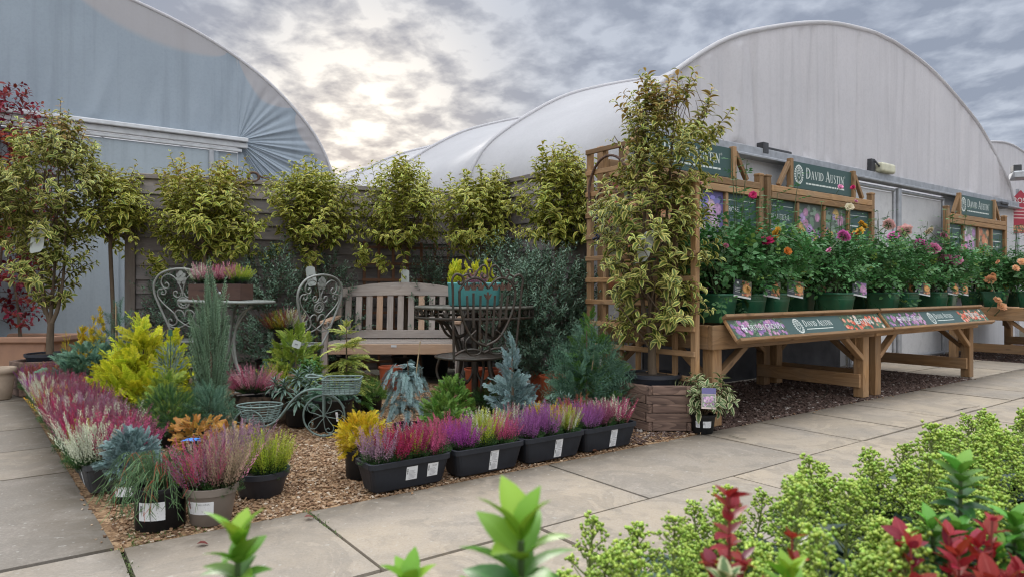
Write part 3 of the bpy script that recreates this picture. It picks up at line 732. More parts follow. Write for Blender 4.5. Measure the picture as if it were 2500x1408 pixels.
# moss and weed in the corner of the bed and along the first joints
def weeds(name, pts, label, S=(.012, .03)):
    mb = MB(); n = len(pts)
    d = unit(np.c_[rng.normal(0, 1, (n, 2)), rng.uniform(.4, 1.6, n)])
    inst(mb, leafT(.22, .6, .2, 2), frames(d), np.array([B(s, q, -.01) for s, q in pts]), rng.uniform(S[0], S[1], n))
    tag(mb.build(name, M_WEED), label, 'weeds', kind='stuff')
a = rng.random((260, 2)); w1 = np.c_[-3.62+.28*a[:, 0]**2, .0+.22*a[:, 1]**1.5]
w2 = np.c_[-2.93+rng.normal(0, .008, 160), -.4*rng.random(160)**1.3]
w3 = np.c_[-3.66+rng.normal(0, .012, 220), -.5*rng.random(220)]
weeds('moss', np.vstack([w1, w2, w3]), 'moss and small weeds in the corner of the bed and the paving joints', (.008, .022))

# ------------------------------------------------------------------ tunnels
def tunnel(name, label, P0, prof, n_bays, bay, gable_z, mats, parts=True):
    """P0 = near left foot; prof = [(d, z)] across the span along U; runs back along V"""
    T = thing(name, label, 'polytunnel', P0, ANG)
    pr = cat(np.array(prof), 8)
    arc = np.r_[0, np.cumsum(np.linalg.norm(np.diff(pr, axis=0), axis=1))]
    q = np.linspace(0, arc[-1], 110); pr = np.c_[np.interp(q, arc, pr[:, 0]), np.interp(q, arc, pr[:, 1])]
    nr = np.gradient(pr, axis=0); nr = unit(np.c_[-nr[:, 1], nr[:, 0]])
    if nr[len(nr)//2, 1] < 0: nr = -nr
    sk = MB(); rows = []
    sub = 8
    for b in range(n_bays*sub+1):
        t = (b % sub)/sub; sag = .15*math.sin(PI*t)*np.clip((pr[:, 1]-1.2)/2.2, 0, 1)
        w = pr-nr*sag[:, None]
        rows.append(np.c_[w[:, 0], np.full(len(w), b/sub*bay), w[:, 1]])
    k = len(pr); v = np.vstack(rows)
    sk.add(v, [[i*k+j, i*k+j+1, (i+1)*k+j+1, (i+1)*k+j] for i in range(len(rows)-1) for j in range(k-1)])
    sk.build('roof_cover', mats['skin'], T, True)
    for b in range(n_bays+1):
        hp = MB(); w = pr+nr*.012; tube(hp, np.c_[w[:, 0], np.full(k, b*bay-(.02 if b == 0 else 0)), w[:, 1]], .026 if b == 0 else .026, 8)
        hp.build('hoop', mats['skin'], T, True)
    return T, pr
prR = [(0, 0), (0, 1.2), (0, 2.2), (.08, 2.55), (.44, 2.97), (1.42, 3.60), (2.33, 3.96), (3.49, 4.29), (4.5, 4.43), (5, 4.45), (5.5, 4.43), (6.51, 4.29), (7.67, 3.96), (8.58, 3.60), (9.56, 2.97), (9.92, 2.55), (10, 2.2), (10, 1.2), (10, 0)]
def folds(x, z, n=26, seed=1, amp=.02):
    r = np.random.default_rng(seed); f = np.zeros_like(x)
    for i in range(n):
        c = r.uniform(0, 10); w = r.uniform(.015, .13); a = r.uniform(-1, 1)**3*amp*3.4; lean = r.uniform(-.12, .12)
        f += a*np.exp(-((x-c-lean*(z-2.5))/w)**2)*np.clip(1.15-(z-2.5)/r.uniform(1.2, 3.2), 0, 1)
    return f
def gable(T, pr, z0, mat, y=-.015, amp=.017, seed=1):
    lo = np.interp
    top = pr[np.argsort(pr[:, 0], kind='stable')]
    xs = np.linspace(.02, top[-1, 0]-.02, 260); half = pr[:, 0].max()/2
    up = pr[:len(pr)//2+1]; m = up[:, 1] > 1.0
    zt = np.where(xs <= half, np.interp(xs, up[m][:, 0]+np.arange(m.sum())*1e-6, up[m][:, 1]), 0)
    zt = np.where(xs <= half, zt, np.interp(2*half-xs, up[m][:, 0]+np.arange(m.sum())*1e-6, up[m][:, 1]))
    rows = 26; g = MB(); X = []; Zz = []
    for j in range(rows): X.append(xs); Zz.append(z0+(np.maximum(zt, z0+.02)-z0)*j/(rows-1))
    X = np.concatenate(X); Zz = np.concatenate(Zz)
    Y = y+folds(X, Zz, 110, seed, amp)*np.clip((Zz-z0)/.02, 0, 1)
    edge = np.tile(zt, rows)-Zz; Y = np.where(edge < .05, y, Y)
    k = len(xs); v = np.c_[X, Y, Zz]
    g.add(v, [[j*k+i, j*k+i+1, (j+1)*k+i+1, (j+1)*k+i] for j in range(rows-1) for i in range(k-1)], np.c_[np.full(len(v), .5), edge, edge])
    return g.build('gable_sheet', mat, T, True)
TR, prr = tunnel('polytunnel', 'large pale polytunnel with rounded white gable behind the rose display', B(-.0, 0)-B(0, 0)+np.array([1.062, 6.295, 0]), prR, 6, 2.72, 2.51, {'skin': M_SKIN})
gable(TR, prr, 2.56, M_GABLE)
mb = MB(); box(mb, (5, -.05, 2.50), (9.94, .09, .10)); box(mb, (5, -.075, 2.435), (9.9, .14, .03)); mb.build('lintel', M_STEEL, TR, bevel=.006)
mb = MB()
box(mb, (2.0, -.01, 1.215), (3.98, .03, 2.40)); mb.build('end_wall', M_PANEL, TR); mb = MB(); box(mb, (8.45, -.01, 1.215), (3.06, .03, 2.40)); mb.build('end_wall', M_PANEL, TR)
for x0, x1 in ((4.02, 5.26), (5.36, 6.86)):
    d = MB(); box(d, ((x0+x1)/2, -.03, 1.18), (x1-x0-.06, .02, 2.3)); door = d.build('door', M_PANEL, TR)
    d = MB()
    for a, b in (((x0, 2.36), (x1, 2.36)), ((x0, .03), (x1, .03)), ((x0+.02, 0), (x0+.02, 2.36)), ((x1-.02, 0), (x1-.02, 2.36))):
        tube(d, [(a[0], -.055, a[1]), (b[0], -.055, b[1])], .026, 8)
    d.build('door_frame', M_STEEL, door, True)
d = MB(); box(d, (2.0, -.04, .36), (3.6, .02, .70)); d.build('painted_shade_sheet', PBR('shade_grey', (.10, .10, .11), .7, nz=.25, ns=3, bump=.3, bsc=9), TR)  # dark sheet added to paint in the shade under the rose stand
d = MB(); box(d, (5.31, -.06, 1.2), (.085, .1, 2.38)); d.build('door_post', M_STEEL, TR, bevel=.006)
# neighbour tunnel, mostly hidden
p2 = np.array([1.062, 6.295, 0])+U*9.55+V*1.5
T2, pr2 = tunnel('polytunnel', 'second pale polytunnel further off, only its roof curve showing past the big one', p2, prR, 4, 2.72, 2.5, {'skin': M_SKIN})
gable(T2, pr2, .02, M_GABLE, seed=5)
# blue-grey tunnel with folded end sheet
sc = 1.12
P0 = np.array([-3.46, 8.45, 0])*sc; P0[2] = 0
half = 5.6; xr = 1.42
hp = [(0, 0), (0, 1.4), (.0, 2.4), (.05, 2.75), (.36, 3.35), (1.02, 3.98), (1.84, 4.43), (2.82, 4.74), (4.0, 4.98), (5.6, 5.1)]
prL = [(xr-2*half+d, z) for d, z in hp]+[(xr-d, z) for d, z in hp[::-1][1:]]
TL, prl = tunnel('polytunnel', 'blue-grey polytunnel with a creased gable sheet fanning from the rail end', P0, prL, 5, 2.9, 3, {'skin': M_SKIN})
def zarc(x): # height of the arch at x
    r = [(xr-d, z) for d, z in hp][::-1]; r = cat(np.array(r), 8); m = r[:, 1] > 2.2
    return np.interp(x, r[m][:, 0]+np.arange(m.sum())*1e-7, r[m][:, 1])
g = MB(); zr = 3.10
xs = np.linspace(-7.8, 0, 240); rowsn = 30; X = np.tile(xs, rowsn); ztop = np.where(xs < xr-half, zarc(2*(xr-half)-xs), zarc(xs))
tt = np.repeat(np.linspace(0, 1, rowsn), len(xs)); zt = np.tile(ztop, rowsn); Zz = zr+(zt-zr)*tt
r = np.random.default_rng(3); fo = np.zeros_like(X)
for i in range(26):
    c = r.uniform(-7.5, .1); w = r.uniform(.03, .09); a = r.uniform(-1, 1)*.035; lean = r.uniform(.1, .3)
    fo += a*np.exp(-((X-c-lean*(Zz-zr))/w)**2)*np.clip(1.1-(Zz-zr)/r.uniform(.6, 1.6), 0, 1)
def backlit_w(x):  # light through the single sheet near the arch, painted in as warmer scallops
    s = (x-xr)
    out = np.full_like(x, .0)
    for a, b, h in ((-3.6, -1.55, .30), (-1.45, -.38, .27), (-6.6, -3.65, .34)):
        t = np.clip((s-a)/(b-a), 0, 1); out = np.maximum(out, h*np.sin(PI*t)**.6)
    return out
dist = (zt-Zz)*.72
Gm = np.clip(dist/np.maximum(backlit_w(X), 1e-3)*.5, 0, 1)
k = len(xs); v = np.c_[X, -.03+fo*(Zz > zr+.01)*(zt-Zz > .03), Zz]
g.add(v, [[j*k+i, j*k+i+1, (j+1)*k+i+1, (j+1)*k+i] for j in range(rowsn-1) for i in range(k-1)], np.c_[np.full(len(v), .5), Gm, Gm])
# fan from the rail end
r = cat(np.array([(xr-d, z) for d, z in hp][::-1]), 24); r = r[r[:, 0] >= 0]
al = np.r_[0, np.cumsum(np.linalg.norm(np.diff(r, axis=0), axis=1))]; qs = np.linspace(0, al[-1], 260); r = np.c_[np.interp(qs, al, r[:, 0]), np.interp(qs, al, r[:, 1])]
r = np.vstack([[0, zarc(np.array([0.]))[0]], r[1:]]); ex_ = np.linspace(1.40, 0., 14); r = np.vstack([r, np.c_[ex_, 0*ex_+.01]]); qs = np.r_[qs, qs[-1]+1+np.arange(14)]; rad = np.linspace(0.02, 1, 40); vs = []; cs = []
ph = np.cumsum(np.random.default_rng(8).uniform(.12, .42, len(r)))
for t in rad:
    px_ = 0+(r[:, 0]-0)*t; pz_ = (zr-.03)+(r[:, 1]-zr+.03)*t
    low = np.clip((r[:, 1]-2.0)/.3, 0, 1)
    am = .016*np.sin(ph)*(t*(1-t)*3.0+.12*(t < .9))*np.interp(np.arange(len(r)), np.linspace(0, len(r), 24), np.random.default_rng(4).uniform(.35, 1.3, 24))+.010*np.sin(ph*2.7+1)*t*(1-t)*3
    vs.append(np.c_[px_, -.03-.02*t*(1-t)+am, pz_])
    dd = (1-t)*np.linalg.norm(r-[0, zr], axis=1); s = np.linspace(0, 1, len(r))
    mw = np.maximum(.27*np.sin(PI*np.clip((qs-.0)/.95, 0, 1))**.6*(qs < .95), .22*np.sin(PI*np.clip((qs-1.05)/.95, 0, 1))**.6)
    mw = np.maximum(mw, .2*np.sin(PI*np.clip((qs-2.05)/.8, 0, 1))**.6)
    cs.append(np.c_[np.full(len(r), .5), np.clip(dd/np.maximum(mw, 1e-3)*.5, 0, 1), np.zeros(len(r))])
k = len(r); g.add(np.vstack(vs), [[i*k+j, i*k+j+1, (i+1)*k+j+1, (i+1)*k+j] for i in range(len(rad)-1) for j in range(k-1)], np.vstack(cs))
g.build('gable_sheet', M_GABLE2, TL, True)
mb = MB(); box(mb, (-3.88, -.08, 3.0), (8.0, .05, .075)); box(mb, (-3.88, -.10, 3.075), (8.0, .10, .06)); box(mb, (-3.9, -.065, 2.93), (7.9, .04, .05)); mb.build('rail', M_ALU, TL, bevel=.012, seg=2)
mb = MB(); box(mb, (-3.92, -.01, 1.45), (7.84, .03, 2.9)); mb.build('end_wall', M_PANEL2, TL)
mb = MB()
box(mb, (-1.35, -.04, 2.66), (2.2, .025, .46)); box(mb, (-3.9, -.04, 2.66), (2.5, .025, .46)); box(mb, (-2.6, -.045, 1.2), (2.3, .03, 2.1)); mb.build('wall_panel', M_PANEL2, TL, bevel=.006)
mb = MB(); box(mb, (-.35, -.05, 1.45), (.06, .06, 2.9)); box(mb, (-3.9, -.055, 2.4), (7.8, .05, .05)); mb.build('wall_batten', M_STEEL, TL, bevel=.004)

# ------------------------------------------------------------------ fence
def fence(name, label, a, b, h, step=1.83, n_post=None):
    a = np.array([*a, 0.]); b = np.array([*b, 0.]); L = np.linalg.norm(b-a); an = math.atan2(*(b-a)[[1, 0]])
    T = thing(name, label, 'fence', a, an)
    mb = MB(); nb = int((h-.06)/.15); x0 = 0
    n = max(1, round(L/step)); w = L/n
    for p in range(n):
        for i in range(nb):
            z = .05+i*.15; t = rng.uniform(-.5, .5)
            R = np.array([[1, 0, 0], [0, math.cos(.17), math.sin(.17)], [0, -math.sin(.17), math.cos(.17)]])
            box(mb, (p*w+w/2, -.03+rng.normal(0, .003), z+.075+rng.normal(0, .002)), (w-.10, .016, .172), R)
    mb.build('boards', M_FENCE, T, bevel=.003)
    mb = MB(); box(mb, (L/2, -.03, h-.02), (L-.02, .055, .05)); mb.build('cap_rail', M_FENCE, T, bevel=.004)
    for p in range(n+1):
        mb = MB(); box(mb, (p*w, -.035, h/2-.03), (.095, .095, h-.08)); mb.build('post', M_FPOST, T, bevel=.005)
    return T
FA, FC = (-4.0, 7.05), (-.73, 8.4)
fence('lapped_fence', 'weathered brown overlapping board fence behind the bench', FA, FC, 2.2)
fence('lapped_fence', 'short return of weathered board fence running toward the tall trellis', FC, (.72, 6.45), 2.2)
# rusty cut-out on the fence top
t = .345; fx = np.array([FA[0]+(FC[0]-FA[0])*t, FA[1]+(FC[1]-FA[1])*t-.05, 2.20])
ro = thing('rusty_ornament', 'rusty metal ring ornament on top of the weathered fence', 'ornament', fx, math.atan2(1.35, 3.27))
mb = MB(); a = np.linspace(0, 2*PI, 20, endpoint=False)
tube(mb, np.c_[.055*np.cos(a), 0*a, .035+.05*np.sin(a)], .014, 6, True); mb.build('ring', M_RUSTIRON, ro, True)
mb = MB(); tube(mb, cat([(.06, 0, .05), (.11, 0, .03), (.17, 0, .035), (.24, 0, .005)]), [.016, .013, .012, .011, .01, .01, .009, .009, .008, .007, .006, .006, .005, .005, .005, .005, .005, .005, .005]); mb.build('tail', M_RUSTIRON, ro, True)
# slim brown trellis leaning on the fence behind the bench
u2 = np.array([3.27, 1.35, 0])/math.hypot(3.27, 1.35)
tx = thing('fence_trellis', 'brown square trellis fixed to the fence above the bench back', 'trellis', (-1.72, 7.82, 0), math.atan2(1.35, 3.27))
mb = MB()
for i in range(8): box(mb, (i*.17, 0, .8), (.03, .02, 1.5))
for i in range(8): box(mb, (.595, -.022, .15+i*.19), (1.25, .02, .03))
mb.build('lattice', WOOD('brown_trellis', (.24, .12, .07), (.14, .07, .04)), tx)
# ------------------------------------------------------------------ rose display stands
WHT = (.62, .66, .62); SG = (.043, .085, .078)
def text_panel(fl, x, y, w, h, kind):
    fl.rect(x, y, w, h, SG, 0)
    fl.rect(x+.04, y+h*.93, w-.08, .006, WHT, 1)
    if kind == 'bloom':
        fl.serif('BEAUTIFUL', x+.04, y+h*.79, .062, WHT, 1, 1.); fl.serif('BLOOM', x+.04, y+h*.68, .062, WHT, 1, 1.)
        for i in range(4): fl.rect(x+.04, y+h*(.48-.06*i), (w-.1)*(.9-.13*(i % 3)), .014, WHT, 1)
    elif kind == 'rose':
        fl.text('ROSE', x+.04, y+h*.82, .05, WHT, 1)
        for z in (.62, .42, .24):
            fl.rect(x+.04, y+h*z, w*.4, .034, WHT, 1)
            for i in range(2): fl.rect(x+.04, y+h*(z-.06-.035*i), w*(.7-.15*i), .011, WHT, 1)
    else:
        for i in range(9): fl.rect(x+.05, y+h*(.80-.085*i), (w-.1)*(.9-.12*(i % 3)), .014, WHT, 1)
def header_graphic(fl, w, h):
    fl.rect(0, 0, w, h, SG, 0)
    fl.crest(.155, h*.53, .19, .24, WHT, 1)
    x = fl.serif('DAVID AUSTIN', .30, h*.42, .125, WHT, 1, .76)
    fl.ell(x+.012, h*.42+.095, .012, .012, WHT, 1, 10); fl.ell(x+.012, h*.42+.095, .008, .008, SG, 2, 8)
    n = 0; xx = .30
    while xx < x-.03:
        ww = random.uniform(.03, .08); fl.rect(xx, h*.20, ww, .018, WHT, 1); xx += ww+.012
def display_stand(name, label, s0, panels, seed, header=True, fx=0.):
    W = 2.38; T = thing(name, label, 'plant display', B(s0, .02), ANG, 'rose display stands')
    # local x along the path, y away from it
    ty = .735
    mb = MB()
    box(mb, (W/2, .03, ty-.088), (W, .045, .175)); box(mb, (W/2, 1.17, ty-.088), (W, .045, .175))
    box(mb, (.0225, .60, ty-.088), (.045, 1.09, .175)); box(mb, (W-.0225, .60, ty-.088), (.045, 1.09, .175))
    mb.build('table_frame', M_PINE, T, bevel=.004)
    mb = MB()
    for i in range(9): box(mb, (W/2, .11+i*.125, ty-.045), (W-.1, .10, .022))
    mb.build('deck', M_PINE, T, bevel=.003)
    for x in (.095, W-.095):
        for y in (.085, 1.10):
            mb = MB(); box(mb, (x, y, (ty-.16)/2), (.105, .095, ty-.16)); box(mb, (x+(.06 if x < 1 else -.06), y+.04, ty-.20), (.03, .05, .30)); mb.build('leg', M_PINE, T, bevel=.005)
            mb = MB(); sx = 1 if x < 1 else -1
            bar(mb, (x+sx*.04, y-.02, .36), (x+sx*.36, y-.02, ty-.17), .045, .06, (0, 1, 0)); mb.build('brace', M_PINE, T, bevel=.004)
            if y < .5:
                mb = MB(); bar(mb, (x, y+.05, .34), (x, y+.33, ty-.17), .045, .05, (1, 0, 0)); mb.build('brace', M_PINE, T, bevel=.004)
        mb = MB(); box(mb, (x-.066*(1 if x > 1 else -1), .59, .155), (.032, 1.06, .125)); mb.build('stretcher', M_PINE, T, bevel=.004)
    # sloping fascia board with its printed banner
    a = np.array([0, -.12, .632]); b = np.array([0, -.012, .778]); d = unit(b-a); L = np.linalg.norm(b-a)
    n = np.cross([1, 0, 0], d)
    mb = MB(); R = np.c_[[1, 0, 0], d, n]
    box(mb, (a+b)/2+np.array([W/2+fx/2, 0, 0])-n*.012, (W-.02-fx, L, .022), R); mb2 = mb
    fas = mb.build('fascia_board', M_PINE, T, bevel=.003)
    for e, off in ((a, -.012), (b, .012)):
        mb = MB(); box(mb, e+np.array([W/2+fx/2, 0, 0])+d*off+n*.012, (W-fx, .026, .05), R); mb.build('edge_strip', M_PINE, fas, bevel=.004)
    mb = MB(); fl = Flat(mb, a+n*.0015+d*.008, (1, 0, 0), d, .0004)
    h = L-.016
    fl.rect(.02+fx, 0, W-.04-fx, h, SG, 0)
    fl.photo(.02+fx, .0, .78-fx, h, 'purple', seed); fl.photo(1.66, .0, W-1.68, h, 'orange', seed+1)
    fl.ell(.26, h*.5, .035, .035, WHT, 22, 20)
    for q in range(4): fl.rect(.26+(-.028 if q % 2 else .006), h*.5+(-.028 if q < 2 else .006), .022, .022, (.28, .15, .30), 23)
    fl.text('BRITISH GROWN', .315, h*.38, .05, WHT, 22, .43)
    fl.text('PEAT FREE', 1.86, h*.38, .05, WHT, 22, .30)
    fl.crest(.98, h*.5, .12, .15, WHT, 2); fl.serif('DAVID AUSTIN', 1.07, h*.44, .062, WHT, 2, .78); fl.rect(1.07, h*.27, .40, .007, WHT, 2)
    mb.build('printed_banner', M_PRINT, fas)
    # back frame, panels and header sign
    by = 1.18
    mb = MB()
    for x in (.05, W-.05): box(mb, (x, by, 1.45), (.075, .07, 1.48))
    for z in (2.0, 2.075): box(mb, (W/2, by-.012, z), (W-.18, .06, .07))
    box(mb, (W/2, by-.005, .90), (W-.18, .045, .07))
    pw = (W-.18-.05*3)/4
    for i in range(1, 4): box(mb, (.09+i*(pw+.05)-.025, by, 1.45), (.045, .05, 1.06))
    fr = mb.build('back_frame', M_PINE, T, bevel=.005)
    for x in (.05, W-.05):
        mb = MB(); box(mb, (x, by, 2.20), (.085, .08, .03)); mb.build('post_cap', M_PINE, fr, bevel=.008)
    for i, kd in enumerate(panels):
        x = .09+i*(pw+.05); mb = MB(); box(mb, (x+pw/2, by+.015, 1.45), (pw+.006, .008, 1.05), mi=0, col=(*SG,))
        fl = Flat(mb, (x, by+.0085, .93), (1, 0, 0), (0, 0, 1), .0003)
        if kd in ('bloom', 'rose', 'text'): text_panel(fl, 0, 0, pw, 1.04, kd)
        else: fl.photo(0, 0, pw, 1.04, kd, seed+i*3)
        mb.build('picture_panel', M_PRINT, T)
    if header:
        hx0, hx1, hz = .50, 1.88, 2.125
        mb = MB(); box(mb, ((hx0+hx1)/2, by+.012, hz+.15), (hx1-hx0-.05, .012, .30), col=(*SG,))
        fl = Flat(mb, (hx0+.03, by+.004, hz+.004), (1, 0, 0), (0, 0, 1), .0006); header_graphic(fl, hx1-hx0-.06, .292)
        mb.build('header_sign', M_PRINT, T)
        for x in (hx0, hx1): mb = MB(); box(mb, (x, by, hz+.155), (.055, .055, .33)); mb.build('sign_post', M_PINE, T, bevel=.004)
        for x, sg in ((hx0, -1), (hx1, 1)):
            mb = MB(); bar(mb, (x+sg*.03, by, hz+.27), (x+sg*.23, by, hz+.0), .045, .045, (0, 1, 0)); mb.build('sign_brace', M_PINE, T, bevel=.004)
    return T
display_stand('display_stand', 'wooden rose stand beside the tall trellis, its header sign half hidden by leaves', .02, ['peach', 'peach', 'lilac', 'rose'], 3, True, .10)
display_stand('display_stand', 'wooden rose stand with the BEAUTIFUL BLOOM panel and a fully readable header sign', 2.44, ['bloom', 'bordure', 'bordure', 'text'], 8)
display_stand('display_stand', 'wooden rose stand beyond the tunnel doors, partly cut off by the frame', 7.0, ['text', 'pinkhaze', 'peach', 'text'], 15)

# tall side trellis
tr = thing('trellis', 'tall golden-brown square trellis panel at the end of the rose stand', 'trellis', B(-.06, .12), ANG)
mb = MB()
for i in range(7): hh = 2.16 if i > 2 else 1.84; box(mb, (0, i*.183, hh/2), (.045 if i in (0, 6) else .03, .05 if i in (0, 6) else .04, hh))
mb.build('uprights', M_PINE, tr, bevel=.004)
mb = MB()
for i in range(12): y0 = -.02 if i < 10 else .54; box(mb, (-.028, (y0+1.12)/2, .17+i*.18), (.022, 1.12-y0, .04))
mb.build('rails', M_PINE, tr, bevel=.003)
# metal hoop with grape bunches hung on the trellis
hp_ = thing('wall_ornament', 'rusty hooped metal ornament with dark grape bunches hung on the tall trellis', 'ornament', B(-.11, .95), ANG)
mb = MB(); a = np.linspace(-.3, PI+.3, 24)
tube(mb, np.c_[0*a, .23*np.cos(a), 1.80+.28*np.sin(a)], .011); tube(mb, np.c_[0*a-.01, .13*np.cos(a), 1.68+.16*np.sin(a)], .008)
tube(mb, cat([(0, -.2, 1.6), (0, 0, 1.5), (0, .2, 1.62)]), .008); mb.build('hoop', M_RUSTIRON, hp_, True)
for cy_, cz_ in ((.06, 1.68), (.1, 1.5), (-.08, 1.58)):
    mb = MB(); n = 16; P = np.c_[rng.normal(-.03, .012, n), cy_+rng.normal(0, .028, n), cz_-rng.random(n)*.11]
    inst(mb, OCT, frames(rng.normal(0, 1, (n, 3))), P, .015); mb.build('grapes', PBR('dark_blue_metal', (.03, .035, .075), .4), hp_, True)

# lamps and far signs on the tunnel
def on_wall(px, z, off=.0):
    r = (px-CX)/F; b = B(0, 1.452-off); s = (r*b[1]-b[0])/(U[0]-r*U[1]); return B(s, 1.452-off, z)
lt = thing('bulkhead_lamp', 'cream bulkhead lamp above the tunnel doors', 'lamp', on_wall(2158, 2.60, .09), ANG)
mb = MB(); box(mb, (0, -.02, .02), (.38, .11, .13)); mb.build('housing', M_LAMP, lt, bevel=.03, seg=3)
mb = MB(); box(mb, (-.27, .04, .03), (.10, .06, .19)); tube(mb, cat([(-.25, 0, .1), (-.22, -.03, .04), (-.17, -.02, .03)]), .012); mb.build('bracket', M_DARK, lt)
lt = thing('floodlight', 'grey floodlight on the far corner of the big polytunnel', 'lamp', B(10.22, 1.25, 2.98), ANG+.5)
mb = MB(); box(mb, (0, 0, 0), (.36, .24, .13)); mb.build('housing', M_STEEL, lt, bevel=.02)
mb = MB(); box(mb, (-.02, .05, .12), (.22, .12, .12)); mb.build('bracket', M_DARK, lt, bevel=.01)
lt = thing('wall_lamp', 'small dark strip lamp high on the far end of the gable wall', 'lamp', B(9.55, 1.34, 2.42), ANG)
mb = MB(); box(mb, (0, 0, 0), (.5, .12, .09)); box(mb, (.05, -.03, .03), (.3, .1, .05)); mb.build('housing', M_DARK, lt, bevel=.01)
lt = thing('cable_box', 'small black cable box under the gable sheet near the header signs', 'cable box', on_wall(1862, 2.56, .06), ANG)
mb = MB(); box(mb, (0, 0, 0), (.10, .09, .12)); box(mb, (.3, .01, .0), (.5, .06, .045)); box(mb, (-.28, .01, -.03), (.46, .04, .04)); mb.build('casing', M_DARK, lt, bevel=.004)
sn = thing('banner_sign', 'red ROSE banner on a post beyond the last rose stand', 'sign', at(2484, 704, 12.2)*[1, 1, 0], ANG*.35)
mb = MB(); fl = Flat(mb, (-.27, -.03, 2.0), (1, 0, 0), (0, 0, 1), .001)
RD = (.33, .03, .05)
fl.poly([(0, 0), (.62, 0), (.62, .60), (.50, .62), (.31, .78), (.12, .62), (0, .60)], RD, 0)
fl.text('ROSE', .14, .54, .10, WHT, 2, .34)
for i in range(4): fl.rect(.14, .44-.06*i, .34-.05*(i % 2), .022, (.55, .35, .33), 1)
fl.photo(.02, .01, .58, .13, 'peach', 4, 1); mb.build('banner', M_PRINT, sn)
mb = MB(); box(mb, (0, 0, 1.4), (.05, .03, 2.8)); mb.build('post', M_STEEL, sn)
sn = thing('banner_sign', 'narrow dark green banner beside the red ROSE banner', 'sign', at(2447, 704, 12.4)*[1, 1, 0], ANG*.35)
mb = MB(); fl = Flat(mb, (-.14, -.03, 1.95), (1, 0, 0), (0, 0, 1), .001); fl.rect(0, 0, .26, .7, (.05, .12, .11), 0); fl.photo(.0, .0, .26, .35, 'peach', 9, 1); fl.ell(.13, .6, .07, .03, WHT, 1); mb.build('banner', M_PRINT, sn)
mb = MB(); box(mb, (0, 0, 1.35), (.04, .03, 2.7)); mb.build('post', M_STEEL, sn)

# ------------------------------------------------------------------ bench
bn = thing('garden_bench', 'silvery wooden garden bench with slatted arched back against the fence', 'bench', (-1.235, 7.05, 0), 0)
hw = .70
mb = MB()
for i in range(5): box(mb, (0, -.12+i*.105, .435), (2*hw-.02, .085, .024))
mb.build('seat', M_TEAK, bn, bevel=.005)
mb = MB(); box(mb, (0, -.185, .382), (2*hw-.12, .028, .105)); mb.build('apron', M_TEAK2, bn, bevel=.004)
mb = MB(); box(mb, (.03, -.2012, .415), (.055, .004, .022)); mb.build('name_plate', M_ALU, bn)
tilt = .13
def bk(z): return .36+(z-.42)*tilt
mb = MB(); box(mb, (0, bk(.51), .50), (2*hw-.08, .032, .09)); mb.build('lower_back_rail', M_TEAK, bn, bevel=.004)
mb = MB()
n = 14
xs = np.linspace(-hw+.04, hw-.04, n); zt = .985+.085*(1-(xs/hw)**2); zb = .905+.02*(1-(xs/hw)**2)
v = []; t = []
for x, a, b in zip(xs, zb, zt):
    for y in (-.02, .02):
        for z in (a, b): v.append([x, bk(z)+y, z]); t.append([x, z, y])
fs = []
for i in range(n-1):
    a = 4*i; fs += [[a, a+4, a+5, a+1], [a+2, a+3, a+7, a+6], [a+1, a+5, a+7, a+3], [a, a+2, a+6, a+4]]
fs += [[0, 1, 3, 2], [4*n-4, 4*n-2, 4*n-1, 4*n-3]]
mb.add(v, fs, (.5, 0, 0), t); mb.build('top_rail', M_TEAK, bn, bevel=.004)
for i in range(11):
    mb = MB(); x = -hw+.12+i*(2*hw-.24)/10; bar(mb, (x, bk(.55), .545), (x, bk(.92), .92), .068, .018, (0, 1, 0)); mb.build('back_slat', M_TEAK if i % 4 != 3 else M_TEAK2, bn, bevel=.003)
for sx in (-1, 1):
    mb = MB(); bar(mb, (sx*(hw-.02), .36, 0), (sx*(hw-.02), bk(1.02), 1.02), .05, .06, (0, 1, 0)); mb.build('leg', M_TEAK, bn, bevel=.005)
    mb = MB(); box(mb, (sx*(hw-.02), -.17, .32), (.055, .06, .64)); mb.build('leg', M_TEAK, bn, bevel=.005)
    mb = MB(); bar(mb, (sx*(hw-.02), -.235, .655), (sx*(hw-.02), bk(.68)-.03, .69), .075, .035); mb.build('armrest', M_TEAK2, bn, bevel=.006)
    mb = MB(); box(mb, (sx*(hw-.02), .09, .40), (.03, .46, .07)); mb.build('side_rail', M_TEAK, bn, bevel=.003)

